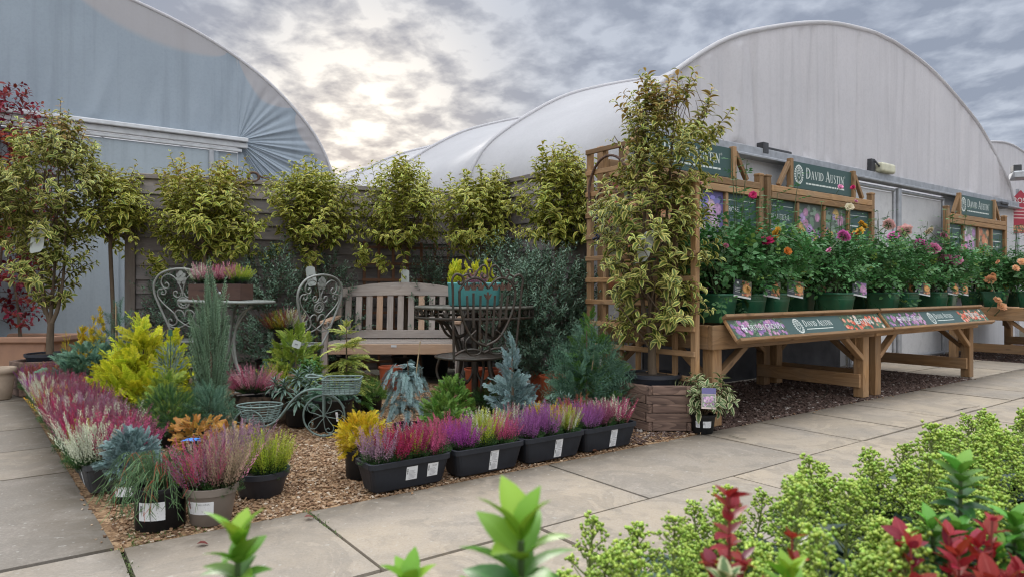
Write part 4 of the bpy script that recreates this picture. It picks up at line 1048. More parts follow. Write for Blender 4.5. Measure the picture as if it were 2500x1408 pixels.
# ------------------------------------------------------------------ cream scroll chairs and table
def mirror(p): p = np.asarray(p, float); return p*[-1, 1]
def scroll_chair(label, loc, rz):
    T = thing('scroll_chair', label, 'chair', loc, rz, 'cream metal scroll chairs')
    Y = -.19
    def w3(p, dy=0): p = np.asarray(p, float); return np.c_[p[:, 0], Y-(p[:, 1]-.5)*.16+dy, p[:, 1]]
    half = [(-.10, .50), (-.155, .60), (-.215, .75), (-.255, .86), (-.285, .96), (-.275, 1.05), (-.215, 1.13), (-.12, 1.17), (0, 1.185)]
    full = half+[(-x, z) for x, z in half[::-1][1:]]
    mb = MB(); tube(mb, w3(cat(full, 5)), .0115, 8); mb.build('back_frame', M_CREAM, T, True)
    sc_ = MB()
    S = [[(0, .93), (-.012, 1.0), (-.05, 1.085), (-.11, 1.13), (-.175, 1.115), (-.205, 1.06), (-.185, 1.01), (-.145, 1.005), (-.13, 1.035), (-.15, 1.055), (-.168, 1.04)],
         [(-.215, .985), (-.185, 1.0), (-.165, .975), (-.18, .945), (-.21, .95), (-.205, .97)],
         [(-.185, 1.0), (-.24, .985), (-.25, .93), (-.205, .86), (-.13, .79), (-.085, .735), (-.085, .68), (-.125, .65), (-.165, .665), (-.165, .70), (-.14, .71), (-.135, .69)],
         [(-.012, .96), (-.03, .925), (-.065, .918), (-.09, .94), (-.085, .97), (-.06, .975), (-.05, .955)],
         [(0, .735), (-.02, .785), (-.065, .795), (-.095, .765), (-.09, .725), (-.045, .685), (.02, .645), (.09, .625), (.155, .64), (.175, .67)]]
    for p in S:
        for q in (p, mirror(p)): tube(sc_, w3(cat(q, 5)), .0068, 6)
    a = np.linspace(0, 2*PI, 24, endpoint=False)
    tube(sc_, w3(np.c_[.058*np.cos(a), .865+.05*np.sin(a)]), .008, 6, True); tube(sc_, w3(np.c_[.028*np.cos(a), .865+.024*np.sin(a)]), .006, 6, True)
    for q in a[::2]: tube(sc_, w3([(.03*math.cos(q), .865+.026*math.sin(q)), (.055*math.cos(q), .865+.047*math.sin(q))]), .005, 5)
    sc_.build('scrollwork', M_CREAM, T, True)
    mb = MB()
    for x, z, r in ((0, 1.10, .036), (-.024, 1.125, .022), (.024, 1.125, .022), (-.03, 1.09, .021), (.03, 1.09, .021), (-.022, 1.058, .019), (.022, 1.058, .019), (0, 1.145, .024)):
        R = np.array([[1, 0, 0], [0, 1, -.16], [0, .16, 1]])
        v = np.array([[r*math.cos(q), dy, r*math.sin(q)] for dy in (-.006, .006) for q in np.linspace(0, 2*PI, 10, endpoint=False)])
        f = [[i, (i+1) % 10, 10+(i+1) % 10, 10+i] for i in range(10)]
        off = w3([(x, z)])[0]; mb.add(v+off, f)
        for s in (0, 10): mb.add(np.vstack([v[s:s+10], v[s:s+10].mean(0)])+off, [[i, (i+1) % 10, 10] for i in range(10)])
    mb.build('leaf_boss', M_CREAM, T)
    mb = MB(); tube(mb, np.c_[.215*np.cos(a), .215*np.sin(a), 0*a+.49], .012, 8, True)
    for i in range(-4, 5):
        y = i*.046; w = math.sqrt(max(0, .205**2-y*y)); box(mb, (0, y, .492), (2*w, .03, .006)); box(mb, (y, 0, .485), (.02, 2*w, .006))
    mb.build('seat', M_GREYM, T, True)
    for sx, sy in ((-1, 1), (1, 1), (-1, -1), (1, -1)):
        mb = MB(); tube(mb, cat([(sx*.15, sy*.15, .485), (sx*.135, sy*.14, .33), (sx*.15, sy*.17, .15), (sx*.185, sy*.22, .012)]), .012, 7); mb.build('leg', M_CREAM, T, True)
    mb = MB(); tube(mb, np.c_[.14*np.cos(a), .145*np.sin(a), 0*a+.24], .007, 6, True); mb.build('stretcher_ring', M_CREAM, T, True)
    return T
c1 = scroll_chair('cream metal scroll chair facing us behind the box of heathers', (-3.09, 6.62, 0), math.radians(-6))
c2 = scroll_chair('cream metal scroll chair turned toward the table beside the bench arm, heather on its seat', (-2.03, 6.42, 0), math.radians(62)); c2.scale = (1, 1, .95)
tb = thing('bistro_table', 'cream metal bistro table with curved legs carrying the box of heathers', 'table', (-2.56, 6.0, 0), 0)
tb.rotation_euler = (0, .022, 0)
mb = MB(); lathe(mb, [(0, .874), (.395, .874), (.405, .879), (.405, .894), (.395, .898), (0, .898)], 40); mb.build('tabletop', M_GREYM, tb, True)
for i in range(3):
    a = math.radians(-25+120*i); R = rot(a)
    mb = MB(); p = cat([(.30, 0, .86), (.16, 0, .76), (.095, 0, .58), (.11, 0, .40), (.17, 0, .27), (.25, 0, .22), (.235, 0, .15), (.30, 0, .07), (.33, 0, .01)], 5)
    tube(mb, p @ R.T, .0115, 8); p = cat([(.28, 0, .86), (.13, 0, .68), (.07, 0, .5), (.12, 0, .33), (.2, 0, .24)], 5); tube(mb, p @ R.T, .009, 7)
    lathe(mb, [(0, 0), (.03, .005), (.026, .03), (0, .04)], 10, c=(p_ := np.array([.33, 0, 0]) @ R.T)); mb.build('leg', M_CREAM, tb, True)
mb = MB(); a = np.linspace(0, 2*PI, 24, endpoint=False); tube(mb, np.c_[.2*np.cos(a), .2*np.sin(a), 0*a+.25], .009, 6, True); mb.build('stretcher_ring', M_CREAM, tb, True)

# ------------------------------------------------------------------ dark round table and ornate chair
def fleur(mb, c, s, ax=(1, 0, 0)):
    ax = unit(np.asarray(ax, float)); c = np.asarray(c, float)
    def el(x, z, a, b, ph=0):
        t = np.linspace(0, 2*PI, 8, endpoint=False); n = np.cross(ax, [0, 0, 1])
        u_, v_ = a*np.cos(t), b*np.sin(t); uu = u_*math.cos(ph)-v_*math.sin(ph)+x; vv = u_*math.sin(ph)+v_*math.cos(ph)+z
        p = c+s*(uu[:, None]*ax+vv[:, None]*np.array([0, 0, 1.])); d = n*s*.10
        v = np.vstack([p+d, p-d]); mb.add(v, [[i, (i+1) % 8, 8+(i+1) % 8, 8+i] for i in range(8)])
        mb.add(np.vstack([p-d, (p-d).mean(0)]), [[i, (i+1) % 8, 8] for i in range(8)]); mb.add(np.vstack([p+d, (p+d).mean(0)]), [[i, (i+1) % 8, 8] for i in range(8)])
    el(0, .25, .16, .5); el(-.34, .1, .13, .4, .55); el(.34, .1, .13, .4, -.55); el(0, -.25, .4, .09)
rt = thing('round_table', 'round dark iron table with a pierced apron holding the teal planter', 'table', (-.31, 5.62, 0), .3)
mb = MB(); lathe(mb, [(.48, .832), (.5, .836), (.505, .85), (.495, .858), (.47, .858)], 44)
for i in range(-9, 10):
    y = i*.05; w = math.sqrt(max(0, .485**2-y*y)); box(mb, (0, y, .85), (2*w, .034, .008)); box(mb, (y, 0, .844), (.022, 2*w, .006))
mb.build('tabletop', M_GREYM if False else PBR('mossy_iron', (.13, .125, .105), .6, .2, nz=.3, ns=18, col2=(.07, .065, .05), bump=.2), rt, True)
mb = MB(); a = np.linspace(0, 2*PI, 44, endpoint=False); tube(mb, np.c_[.492*np.cos(a), .492*np.sin(a), 0*a+.765], .011, 7, True)
for i in range(22):
    q = 2*PI*i/22; fleur(mb, (.488*math.cos(q), .488*math.sin(q), .80), .05, (-math.sin(q), math.cos(q), 0))
    q += PI/22; tube(mb, [(.49*math.cos(q), .49*math.sin(q), .765), (.49*math.cos(q), .49*math.sin(q), .84)], .006, 5)
mb.build('apron', M_IRON, rt)
for i in range(4):
    R = rot(i*PI/2+.5)
    mb = MB(); p = cat([(.42, 0, .765), (.30, 0, .70), (.20, 0, .55), (.17, 0, .42), (.20, 0, .28), (.30, 0, .14), (.33, 0, .01)], 6); tube(mb, p @ R.T, .017, 7)
    tube(mb, cat([(.38, 0, .74), (.30, 0, .63), (.18, 0, .60), (.07, 0, .66), (.04, 0, .74), (.09, 0, .77), (.12, 0, .73)], 6) @ R.T, .011, 6)
    tube(mb, cat([(.2, 0, .28), (.10, 0, .22), (.03, 0, .3), (.02, 0, .44)], 6) @ R.T, .009, 6); mb.build('leg', M_IRON, rt, True)
mb = MB(); tube(mb, [(0, 0, .02), (0, 0, .80)], .03, 10); a = np.linspace(0, 2*PI, 24, endpoint=False); tube(mb, np.c_[.17*np.cos(a), .17*np.sin(a), 0*a+.42], .012, 6, True); mb.build('pillar', M_IRON, rt, True)
oc = thing('ornate_chair', 'dark iron chair with heart-shaped back and fleur-de-lis bars in front of the round table', 'chair', (-.31, 5.10, 0), math.radians(28))
Yb = -.245
def w3(p, dy=0): p = np.asarray(p, float); return np.c_[p[:, 0], Yb-(p[:, 1]-.5)*.10+dy, p[:, 1]]
for sx in (-1, 1):
    mb = MB(); p = [(.245, .48), (.262, .75), (.275, .98), (.282, 1.06), (.255, 1.098), (.21, 1.085), (.20, 1.045), (.225, 1.03), (.238, 1.05)]
    tube(mb, w3(cat([(sx*x, z) for x, z in p], 6)), .0095, 8); mb.build('back_post', M_IRON, oc, True)
mb = MB()
hpts = [(0, 1.0), (-.05, 1.055), (-.11, 1.075), (-.175, 1.05), (-.225, .985)]
for sx in (1, -1):
    tube(mb, w3(cat([(sx*x, z) for x, z in hpts], 6)), .0095, 7)
    tube(mb, w3(cat([(sx*-.225, .985), (sx*-.215, .87), (sx*-.17, .74), (sx*-.10, .635), (0, .585)], 6)), .0095, 7)
mb.build('heart_frame', M_IRON, oc, True)
mb = MB()
for x in (-.165, -.115, -.058, 0, .058, .115, .165):
    zt = 1.0+.04*(1-abs(abs(x)-.11)/.11)-.04; zb = .59+abs(x)*1.0+abs(x)**2*1.2
    bar(mb, w3([(x*.9, zb)])[0], w3([(x, zt-.03)])[0], .016, .006, (0, 1, 0))
mb.build('back_bars', M_IRON, oc)
mb = MB()
for x in (-.165, -.115, -.058, .058, .115, .165): fleur(mb, w3([(x, .985+.02*(abs(x) > .05))])[0], .052)
fleur(mb, w3([(0, .94)])[0], .05); fleur(mb, w3([(-.06, 1.005)])[0], .05); fleur(mb, w3([(.06, 1.005)])[0], .05); mb.build('fleur_finials', M_RUSTIRON, oc)
mb = MB()
for sx in (1, -1):
    tube(mb, w3(cat([(sx*.205, 1.085), (sx*.165, 1.10), (sx*.14, 1.075), (sx*.11, 1.085), (sx*.085, 1.13), (sx*.05, 1.165), (sx*.02, 1.15), (sx*.012, 1.10), (sx*.035, 1.075), (sx*.055, 1.09), (sx*.045, 1.11)], 6)), .0075, 7)
    tube(mb, w3(cat([(sx*.165, 1.10), (sx*.16, 1.13), (sx*.135, 1.13), (sx*.135, 1.11)], 5)), .007, 6)
    mb.build('crest_scroll', M_IRON, oc, True); mb = MB()
    tube(mb, w3(cat([(sx*.08, .70), (sx*.16, .62), (sx*.13, .53), (sx*.05, .53), (sx*.03, .58)], 5)), .0065, 6); mb.build('side_scroll', M_IRON, oc, True); mb = MB()
tube(mb, w3([(0, 1.15), (0, 1.185)]), .007, 6); lathe(mb, [(0, -.018), (.012, -.014), (.018, 0), (.012, .014), (0, .018)], 10, c=w3([(0, 1.195)])[0]); mb.build('crest_finial', M_IRON, oc, True)
mb = MB(); a = np.linspace(0, 2*PI, 32, endpoint=False); tube(mb, np.c_[.27*np.cos(a), .26*np.sin(a), 0*a+.49], .010, 8, True)
for i in range(-5, 6):
    y = i*.048; w = math.sqrt(max(0, .255**2-y*y)); box(mb, (0, y, .494), (2*w, .026, .006)); box(mb, (y, 0, .487), (.02, 2*w, .006))
mb.build('seat', M_IRON, oc, True)
for sx, sy in ((-1, 1), (1, 1), (-1, -1), (1, -1)):
    mb = MB(); tube(mb, cat([(sx*.18, sy*.18, .48), (sx*.20, sy*.20, .36), (sx*.16, sy*.165, .2), (sx*.2, sy*.21, .08), (sx*.23, sy*.235, .01)]), .011, 7); mb.build('leg', M_IRON, oc, True)
mb = MB()
for sx in (1, -1): tube(mb, w3(cat([(sx*.24, .52), (sx*.17, .555), (sx*.08, .56), (0, .535)], 6), .02), .009, 6)
mb.build('lower_rail', M_IRON, oc, True)

# ------------------------------------------------------------------ verdigris tricycle planter
tk = thing('tricycle_planter', 'verdigris wire tricycle planter on the bark chippings', 'planter', (-1.276, 4.56, 0), math.radians(4))
q = .000476
def tp(x, y, d=0): return (( x-1350)*q, d, (1195-y)*q)
a = np.linspace(0, 2*PI, 36, endpoint=False)
wh = MB(); tube(wh, np.c_[.138*np.cos(a), 0*a, .14+.138*np.sin(a)], .0065, 7, True); w_ = wh.build('wheel', M_VERD, tk, True)
sp = MB(); lathe(sp, [(0, -.014), (.014, -.012), (.014, .012), (0, .014)], 12); hub = sp
for i in range(5):
    an = math.radians(22+72*i+50); c, s = math.cos(an), math.sin(an)
    loop = [(0, .01), (.05, .022), (.095, .036), (.122, .018), (.118, -.012), (.098, -.018), (.09, 0), (.102, .006)]
    tube(sp, [(c*x-s*y, 0, .14+s*x+c*y) for x, y in cat(loop, 5)], .0032, 5)
    tube(sp, [(c*x-s*y, 0, .14+s*x+c*y) for x, y in cat([(0, -.004), (.05, -.016), (.1, -.02), (.134, 0)], 5)], .0032, 5)
sp.build('spokes', M_VERD, w_, True)
for d in (-.11, .11):
    wh = MB(); tube(wh, np.c_[-.465+.10*np.cos(a), 0*a+d, .10+.10*np.sin(a)], .0055, 6, True); w_ = wh.build('wheel', M_VERD, tk, True)
    sp = MB()
    for i in range(5): an = 2*PI*i/5+.3; tube(sp, [(-.465, d, .10), (-.465+.098*math.cos(an), d, .10+.098*math.sin(an))], .003, 5)
    sp.build('spokes', M_VERD, w_, True)
mb = MB()
for d in (-.012, .012):
    tube(mb, cat([tp(1350, 530, d), tp(1180, 525, d), tp(1040, 570, d), tp(900, 690, d), tp(800, 830, d*2), tp(700, 950, d*4), tp(600, 1000, d*7), tp(450, 1010, d*8)], 6), .0075, 8)
tube(mb, [tp(1350, 905, -.02), tp(1350, 560, -.02), tp(1350, 370, 0)], .008, 8); tube(mb, [tp(1350, 905, .02), tp(1350, 560, .02)], .006, 8)
tube(mb, cat([tp(1350, 590), tp(1450, 610), tp(1560, 690), tp(1640, 800)], 6), .006, 6)
tube(mb, [(-.465, -.12, .10), (-.465, .12, .10)], .006, 6); mb.build('frame', M_VERD, tk, True)
mb = MB(); tube(mb, cat([(-.02, -.05, .405), (-.09, -.055, .405), (-.115, -.03, .412), (-.08, 0, .418), (-.0, 0, .40), (-.08, .0, .418), (-.115, .03, .412), (-.09, .055, .405), (-.02, .05, .405)], 6), .0065, 7); mb.build('handlebar', M_VERD, tk, True)
mb = MB()
for i in range(7): z = .115+i*.017; k_ = .10+.0475*(i/6)**.6; tube(mb, np.c_[-.425+k_*1.0*np.cos(a), k_*.75*np.sin(a), 0*a+z], .0065 if i in (0, 6) else .0035, 6, True)
for i in range(14): an = 2*PI*i/14; tube(mb, [(-.425+.10*math.cos(an), .075*math.sin(an), .115), (-.425+.147*math.cos(an), .11*math.sin(an), .217)], .003, 5)
for i in range(-3, 4): tube(mb, [(-.425+i*.025, -.07, .115), (-.425+i*.025, .07, .115)], .0025, 5)
mb.build('wire_basket', M_VERD, tk, True)
mb = MB()
def rect_ring(z, w, d, x0): return cat([(x0, -d, z), (x0+w*.5, -d*1.05, z), (x0+w, -d*.9, z), (x0+w+.012, 0, z), (x0+w, d*.9, z), (x0+w*.5, d*1.05, z), (x0, d, z), (x0-.008, 0, z)], 5, True)
for i in range(7): tube(mb, rect_ring(.297+i*.016, .205+.02*i/6, .085+.02*i/6, .012), .0065 if i in (0, 6) else .0035, 6, True)
for x in np.linspace(.02, .22, 7):
    for d in (-.09, .09): tube(mb, [(x, d, .297), (x*1.03, d*1.15, .393)], .003, 5)
for i in range(-3, 4): tube(mb, [(.01, i*.025, .297), (.215, i*.025, .297)], .0025, 5)
mb.build('wire_basket', M_VERD, tk, True)
mb = MB(); fl = Flat(mb, (.085, -.008, .10), (1, 0, .12), (-.12, 0, 1), .0005); fl.rect(0, 0, .014, .062, (.68, .69, .69), 0); fl.rect(.003, .01, .008, .04, (.4, .4, .42), 1); mb.build('price_tag', M_PRINT, tk)
# ------------------------------------------------------------------ pots and troughs
def pot_mesh(rt, rb, h, sq=None, lip=.012, k=32):
    mb = MB(); t = rt*.06
    lathe(mb, [(0, .002), (rb*.97, .002), (rb, .006), (rt*.955, h-lip*1.6), (rt*.96, h-lip*1.5), (rt+.004, h-lip*1.4), (rt+.005, h-.002), (rt, h), (rt-t, h-.002), (rt-t-.003, h*.72)], k, sq=sq); return mb
def put_pot(T, rt, rb, h, m, sq=None, soil=True, name='pot', z=0.0, lip=.012):
    o = pot_mesh(rt, rb, h, sq, lip).build(name, m, T, True, loc=(0, 0, z))
    md = o.modifiers.new('edge', 'EDGE_SPLIT'); md.split_angle = math.radians(50)
    if soil:
        mb = MB(); n = 60; rr = rt*.90*np.sqrt(rng.random(n)); aa = rng.uniform(0, 6.3, n)
        disc(mb, rt*.93, h*.86, 24, bump=.012)
        inst(mb, OCT, frames(rng.normal(0, 1, (n, 3))), np.c_[rr*np.cos(aa), rr*np.sin(aa), np.full(n, h*.865)], rng.uniform(.004, .011, n))
        mb.build('soil', M_SOIL, T, loc=(0, 0, z))
    return o
def sticker(T, r, z, a, w, h, name='label', head=True, slope=0., price=False):
    """curved paper label wrapped on a round pot"""
    mb = MB(); n = 8
    flat = MB(); fl = Flat(flat, (0, 0, 0), (1, 0, 0), (0, 1, 0), .0004); fl.label(0, 0, w, h, head)
    for v, c, (f, mi) in zip(flat.v, flat.c, flat.f):
        pass
    # bend: subdivide the base quad so that it follows the pot
    xs = np.linspace(0, w, 13); base = MB()
    v = np.array([[x, y, .0004] for y in (0, h) for x in xs]); base.add(v, [[i, i+1, 14+i, 13+i] for i in range(12)], (.70, .71, .72))
    vs = [base.v[0]]+flat.v[1:]; cs = [base.c[0]]+flat.c[1:]; fs = [base.f[0][0]]; off = len(v)
    k0 = len(flat.v[0])
    for f, _ in flat.f[1:]: fs.append(f-k0+off)
    V_ = np.vstack(vs); ang = a+(V_[:, 0]-w/2)/r; rr = r+.0012+V_[:, 2]*1.5+slope*(V_[:, 1]-h/2)
    W = np.c_[rr*np.sin(ang), -rr*np.cos(ang), z+V_[:, 1]-h/2]
    mb.add(W, fs[0], np.vstack(cs))
    for f in fs[1:]: mb.f.append((f, 0))
    return mb.build(name, M_PRINT, T)
def flat_label(T, o, ex, ey, w, h, kind='label', name='label'):
    mb = MB(); fl = Flat(mb, o, ex, ey, .0005)
    if kind == 'label': fl.label(0, 0, w, h)
    elif kind == 'plain': fl.label(0, 0, w, h, False)
    return mb.build(name, M_PRINT, T)
def plant_tag(T, o, ex, ey, w, h, name='plant_tag', sheet_=False):
    """stiff pale tag with a bent tongue shape"""
    mb = MB(); fl = Flat(mb, o, ex, ey, .0008)
    fl.poly([(0, h*.1), (w*.12, 0), (w*.8, 0), (w, h*.12), (w, h*.9), (w*.7, h), (w*.2, h), (0, h*.85)], (.44, .47, .44), 0)
    for i in range(7): fl.rect(w*(.3+.055*i), h*.42, w*.03*(1+i % 2), h*.13, (.12, .12, .12), 1)
    for i in range(3): fl.rect(w*.3, h*(.25+.05*i), w*.4, h*.018, (.4, .4, .4), 1)
    return mb.build(name, M_PRINT, T)

def trough_mesh(L, W, h, ins=.03):
    mb = MB(); b, t = np.array([L/2-ins, W/2-ins]), np.array([L/2, W/2]); rim = .014
    def ring(a, z, c=.03):
        x, y = a; p = []
        for sx, sy in ((1, 1), (-1, 1), (-1, -1), (1, -1)):
            for q in range(4):
                an = math.radians({(1, 1): 0, (-1, 1): 90, (-1, -1): 180, (1, -1): 270}[(sx, sy)]+q*30)
                p.append((sx*(x-c)+c*math.cos(an), sy*(y-c)+c*math.sin(an)+W/2, z))
        return p
    R = [ring(b*.97, 0.004), ring(b, .008), ring(t-.006, h-.028), ring(t+.002, h-.026), ring(t+.003, h-.001), ring(t, h), ring(t-.010, h), ring(t-.014, h*.6)]
    v = np.array([p for r in R for p in r]); k = 16
    mb.add(v, [[i*k+j, i*k+(j+1) % k, (i+1)*k+(j+1) % k, (i+1)*k+j] for i in range(len(R)-1) for j in range(k)])
    mb.add(np.vstack([R[0], [[0, W/2, .004]]]), [[(j+1) % k, j, k] for j in range(k)])
    for sx in (-1, 1):
        for y in (.06, W-.06): box(mb, (sx*(L/2-.08), y, .004), (.06, .03, .008))
    return mb
_hm = {}
def heather_mesh(kind, var=0, N=62, R=.062, L=(.13, .20), tilt=.5, mix=None):
    key = (kind, var, N, R, L, tilt, mix)
    if key in _hm: return _hm[key]
    mb = MB(); a = rng.uniform(0, 2*PI, N); q = np.sqrt(rng.random(N)); out = np.c_[np.cos(a), np.sin(a), 0*a]
    P = out*(R*q*.8)[:, None]
    el = tilt*q*rng.uniform(.6, 1.25, N)
    d = unit(out*np.sin(el)[:, None]+np.c_[0*a, 0*a, np.cos(el)]+rng.normal(0, .07, (N, 3)))
    ln = rng.uniform(L[0], L[1], N)*(1-.22*q*rng.random(N)); nm = len(mix) if mix else 1
    which = rng.choice(nm, N, p=[m[1] for m in mix]) if mix else np.zeros(N, int)
    for m in range(nm):
        for j in range(3):
            s = (which == m) & (np.arange(N) % 3 == j)
            if s.sum(): inst(mb, SPK[j], frames(d[s], roll=rng.uniform(0, 6, s.sum())), P[s], np.c_[ln[s], .165*rng.uniform(.75, 1.15, s.sum()), .165*rng.uniform(.75, 1.15, s.sum())], None, m)
    # dark leafy base
    n = 50; a2 = rng.uniform(0, 6.3, n); d2 = unit(np.c_[np.cos(a2), np.sin(a2), rng.uniform(.1, 1.1, n)])
    inst(mb, NDL[0], frames(d2, roll=rng.uniform(0, 6, n)), np.c_[R*.5*np.cos(a2), R*.5*np.sin(a2), rng.uniform(-.005, .03, n)], rng.uniform(.05, .08, n), None, nm)
    me = mb.mesh('heather'); 
    for m in ([x[0] for x in mix] if mix else [kind]): me.materials.append(HM[m])
    me.materials.append(M_GREEN)
    _hm[key] = me; return me
def heather(parent, kind, loc, var=None, name='heather', sc=1., label=None, **kw):
    mix = None
    if isinstance(kind, tuple): mix = kind; k = 'mix'
    else: k = kind
    me = heather_mesh(k, random.randint(0, 1) if var is None else var, mix=mix, **kw)
    o = obj(name, me, None, parent, loc=loc, rz=random.uniform(0, 6.28)); o.scale = (sc, sc, sc*random.uniform(.93, 1.07))
    if label: o['label'] = label
    return o
_tm = {}
def trough(label, loc, rz, rowsp, group, L=.45, W=.20, h=.15, m=None, stickers=1):
    T = thing('heather_trough', label, 'planter', loc, rz, group)
    m = m or M_TROUGH
    key = (L, W, h)
    if key not in _tm: _tm[key] = trough_mesh(L, W, h).mesh('trough')
    me = _tm[key].copy(); obj('trough', me, m, T)
    mb = MB(); box(mb, (0, W/2, h*.78), (L-.03, W-.03, .006)); mb.build('soil', M_SOIL, T)
    for y, ks in rowsp:
        for i, k in enumerate(ks):
            x = (i+.5)/len(ks)*(L-.05)-(L-.05)/2
            heather(T, k, (x+random.uniform(-.01, .01), y+random.uniform(-.01, .01), h*.80), sc=random.uniform(.95, 1.08)*(1.18 if W > .25 else 1.06))
    sl = .03-.006; ey = np.array([0, -sl/(h-.036), 1]); y0 = .03
    def st(x, z, w, hh, kind):
        flat_label(T, (x, y0-sl*(z-.008)/(h-.036)-.0014, z), (1, 0, 0), ey, w, hh, kind)
    if stickers == 2: st(-.03, .045, .062, .07, 'plain'); st(.09, .045, .06, .07, 'label')
    elif stickers == 1: st(-.005, .07, .055, .055, 'plain'); st(-.005, .015, .055, .055, 'label')
    return T
front = [(-2.395, ('mauve', 'crimson', (('crimson', .8), ('lime', .2)), 'rose'), 'charcoal trough of crimson heathers with two white labels, lowest in the row', 2),
         (-1.915, ('magenta', (('lime', .8), ('white', .2)), 'rose'), 'charcoal trough with magenta, lime and rose heathers side by side', 1),
         (-1.455, ('purple', 'purple', (('lime', .55), ('pink', .25), ('white', .2))), 'charcoal trough of purple heathers ending in a lime and pink one', 1),
         (-1.005, ('purple', 'dusk', (('rose', .6), ('white', .4))), 'charcoal trough of lilac and dusky red heathers next to the hexagonal planter', 1)]
for s, ks, lab, ns in front:
    trough(lab, B(s, .0), ANG, [(.10, ks)], 'front row of heather troughs', stickers=ns, h=.15)
# second row of loose heathers behind the troughs
for s, n, k, lab in ((-2.25, .30, (('mauve', .7), ('white', .3)), 'mauve and white heather pot behind the crimson trough'), (-1.98, .33, 'rose', 'rose-pink heather pot behind the gap between the first two troughs'),
                  (-1.75, .30, (('lime', .5), ('white', .5)), 'whitish lime heather pot tucked behind the lime and magenta trough'), (-1.52, .34, (('pink', .6), ('white', .4)), 'pale pink heather pot behind the purple trough'),
                  (-1.28, .30, 'gold', 'golden-yellow heather pot behind the purple trough'), (-1.03, .32, (('rose', .5), ('rust', .5)), 'reddish heather pot behind the lilac trough'),
                  (-.80, .28, (('white', .8), ('pink', .2)), 'white heather pot against the hexagonal planter')):
    T = thing('potted_heather', lab, 'potted plant', B(s, n, -.01), random.uniform(0, 6), 'loose heather pots behind the troughs')
    put_pot(T, .075, .055, .12, M_POT, lip=.01); heather(T, k, (0, 0, .10), sc=1.1)
CD = (('crimson', .5), ('dusk', .5))
left = [(1.03, ['white', 'white', (('lime', .4), ('crimson', .6))], ['rose', 'dusk', CD], 'grey trough of white heather at the bed corner, label on its side'),
        (1.49, [(('white', .4), ('crimson', .6)), 'dusk', CD], ['dusk', (('white', .4), ('dusk', .6)), 'dusk'], 'grey trough of mixed white, lime and dusky heathers, second along the side edge'),
        (1.95, [CD, (('crimson', .5), ('white', .5)), CD], ['dusk', 'mauve', 'dusk'], 'grey trough of mostly crimson heathers along the side edge'),
        (2.41, [(('white', .5), ('crimson', .5)), 'dusk', (('gold', .5), ('dusk', .5))], [CD, 'dusk', (('white', .4), ('dusk', .6))], 'grey trough with white heathers and one gold and lime plant along the side edge'),
        (2.87, [(('lime', .4), ('gold', .6)), (('white', .7), ('crimson', .3)), CD], ['dusk', CD, 'mauve'], 'grey trough whose outer heathers run gold then white along the side edge'),
        (3.33, ['white', 'white', CD], ['dusk', 'dusk', CD], 'grey trough of white and wine-red heathers beside the blue juniper'),
        (3.79, ['magenta', 'purple', 'white'], ['dusk', 'rust', 'dusk'], 'grey trough of purple heathers near the wooden planter'),
        (4.25, ['rust', 'dusk', 'magenta'], ['rust', 'dusk', 'mauve'], 'grey trough of rusty red heathers farthest along the side edge')]
for n, k1, k2, lab in left:
    trough(lab, B(-3.685-.055*n, n), ANG-PI/2+.055, [(.055, k1[::-1]), (.16, k2), (.25, k2[::-1])], 'heather troughs along the side edge', W=.31, m=M_TROUGHG, stickers=1)

# ------------------------------------------------------------------ variegated trees
def bronze(top): return lambda h, t, N: np.clip((h-top)*2.2*(rng.random(N) > .5)+(.2*t if np.isscalar(t) else .2)*(rng.random(N) > .8), 0, .8)
def limbs(mb, base, tops, r0):
    for t, r in tops: 
        m = (np.asarray(base)+np.asarray(t))/2+rng.normal(0, .03, 3)
        p = cat([base, m, t], 6); tube(mb, p, np.linspace(r0, r, len(p)), 7)
def crown_prof(z0, z1, r):
    h = z1-z0; return [(z0, .12*r), (z0+.14*h, .62*r), (z0+.36*h, .98*r), (z0+.58*h, 1.02*r), (z0+.82*h, .86*r), (z1, .45*r)]
def lollipop(label, px, Y, z0, z1, r, N, br=.75, tagged=None, droop=None):
    x, y, _ = XY(px, Y); T = thing('standard_tree', label, 'tree', (x, y, 0), rng.uniform(0, 6), 'clipped standard trees along the fence')
    T.rotation_euler = (0, 0, 0)
    put_pot(T, .15, .12, .24, M_POT)
    tk_ = MB(); tube(tk_, cat([(0, 0, .2), (.012, .01, .7), (-.01, 0, z0), (0, 0, z0+.14)], 6), np.linspace(.021, .018, 19), 8)
    tw = MB()
    for i in range(9):
        a = i*2.4; rr = r*rng.uniform(.45, .8); zt = z0+(z1-z0)*rng.uniform(.3, .8)
        limbs(tk_, (0, 0, z0+.1), [((rr*math.cos(a), rr*math.sin(a), zt), .004)], .011)
    cr = MB()
    shoots(cr, crown_prof(z0+.03, z1-.21, r*.90), int(N*.66), 13, L_VAR, (.20, .32), (.09, .14), (.85, .2), (.35, 1.2), .86, lean=.85, lift=.5, b=bronze(br), tw=tw, twr=.0022, lump=.26)
    shoots(cr, [(z1-.41, r*.75), (z1-.27, r*.62)], 14, 11, L_VAR, (.24, .38), (.07, .10), (.35, .2), (.9, 1.2), .95, lean=.8, lift=.5, b=bronze(br), tw=tw, twr=.0022)
    shoots(cr, [(z0+.1, r*.8), (z0+.3, r)], 7, 11, L_VAR, (.24, .36), (.08, .12), (1., .9), (-.5, .1), 1., lean=.8, lift=.3, b=0., tw=tw, twr=.0022)
    if droop:
        for dx, dz, n in droop:
            shoots(cr, [(0, .02), (.12, .07)], n, 10, L_VAR, (.14, .2), (.075, .11), (.5, .4), (-1.1, -.6), .8, c=(dx, -.12, dz), lean=.8, b=0.)
    cr.build('crown', M_VAR, T, True); tk_.build('trunk', M_TRUNK, T, True); tw.build('twigs', M_TWIG, T)
    if tagged: plant_tag(T, *tagged)
    return T
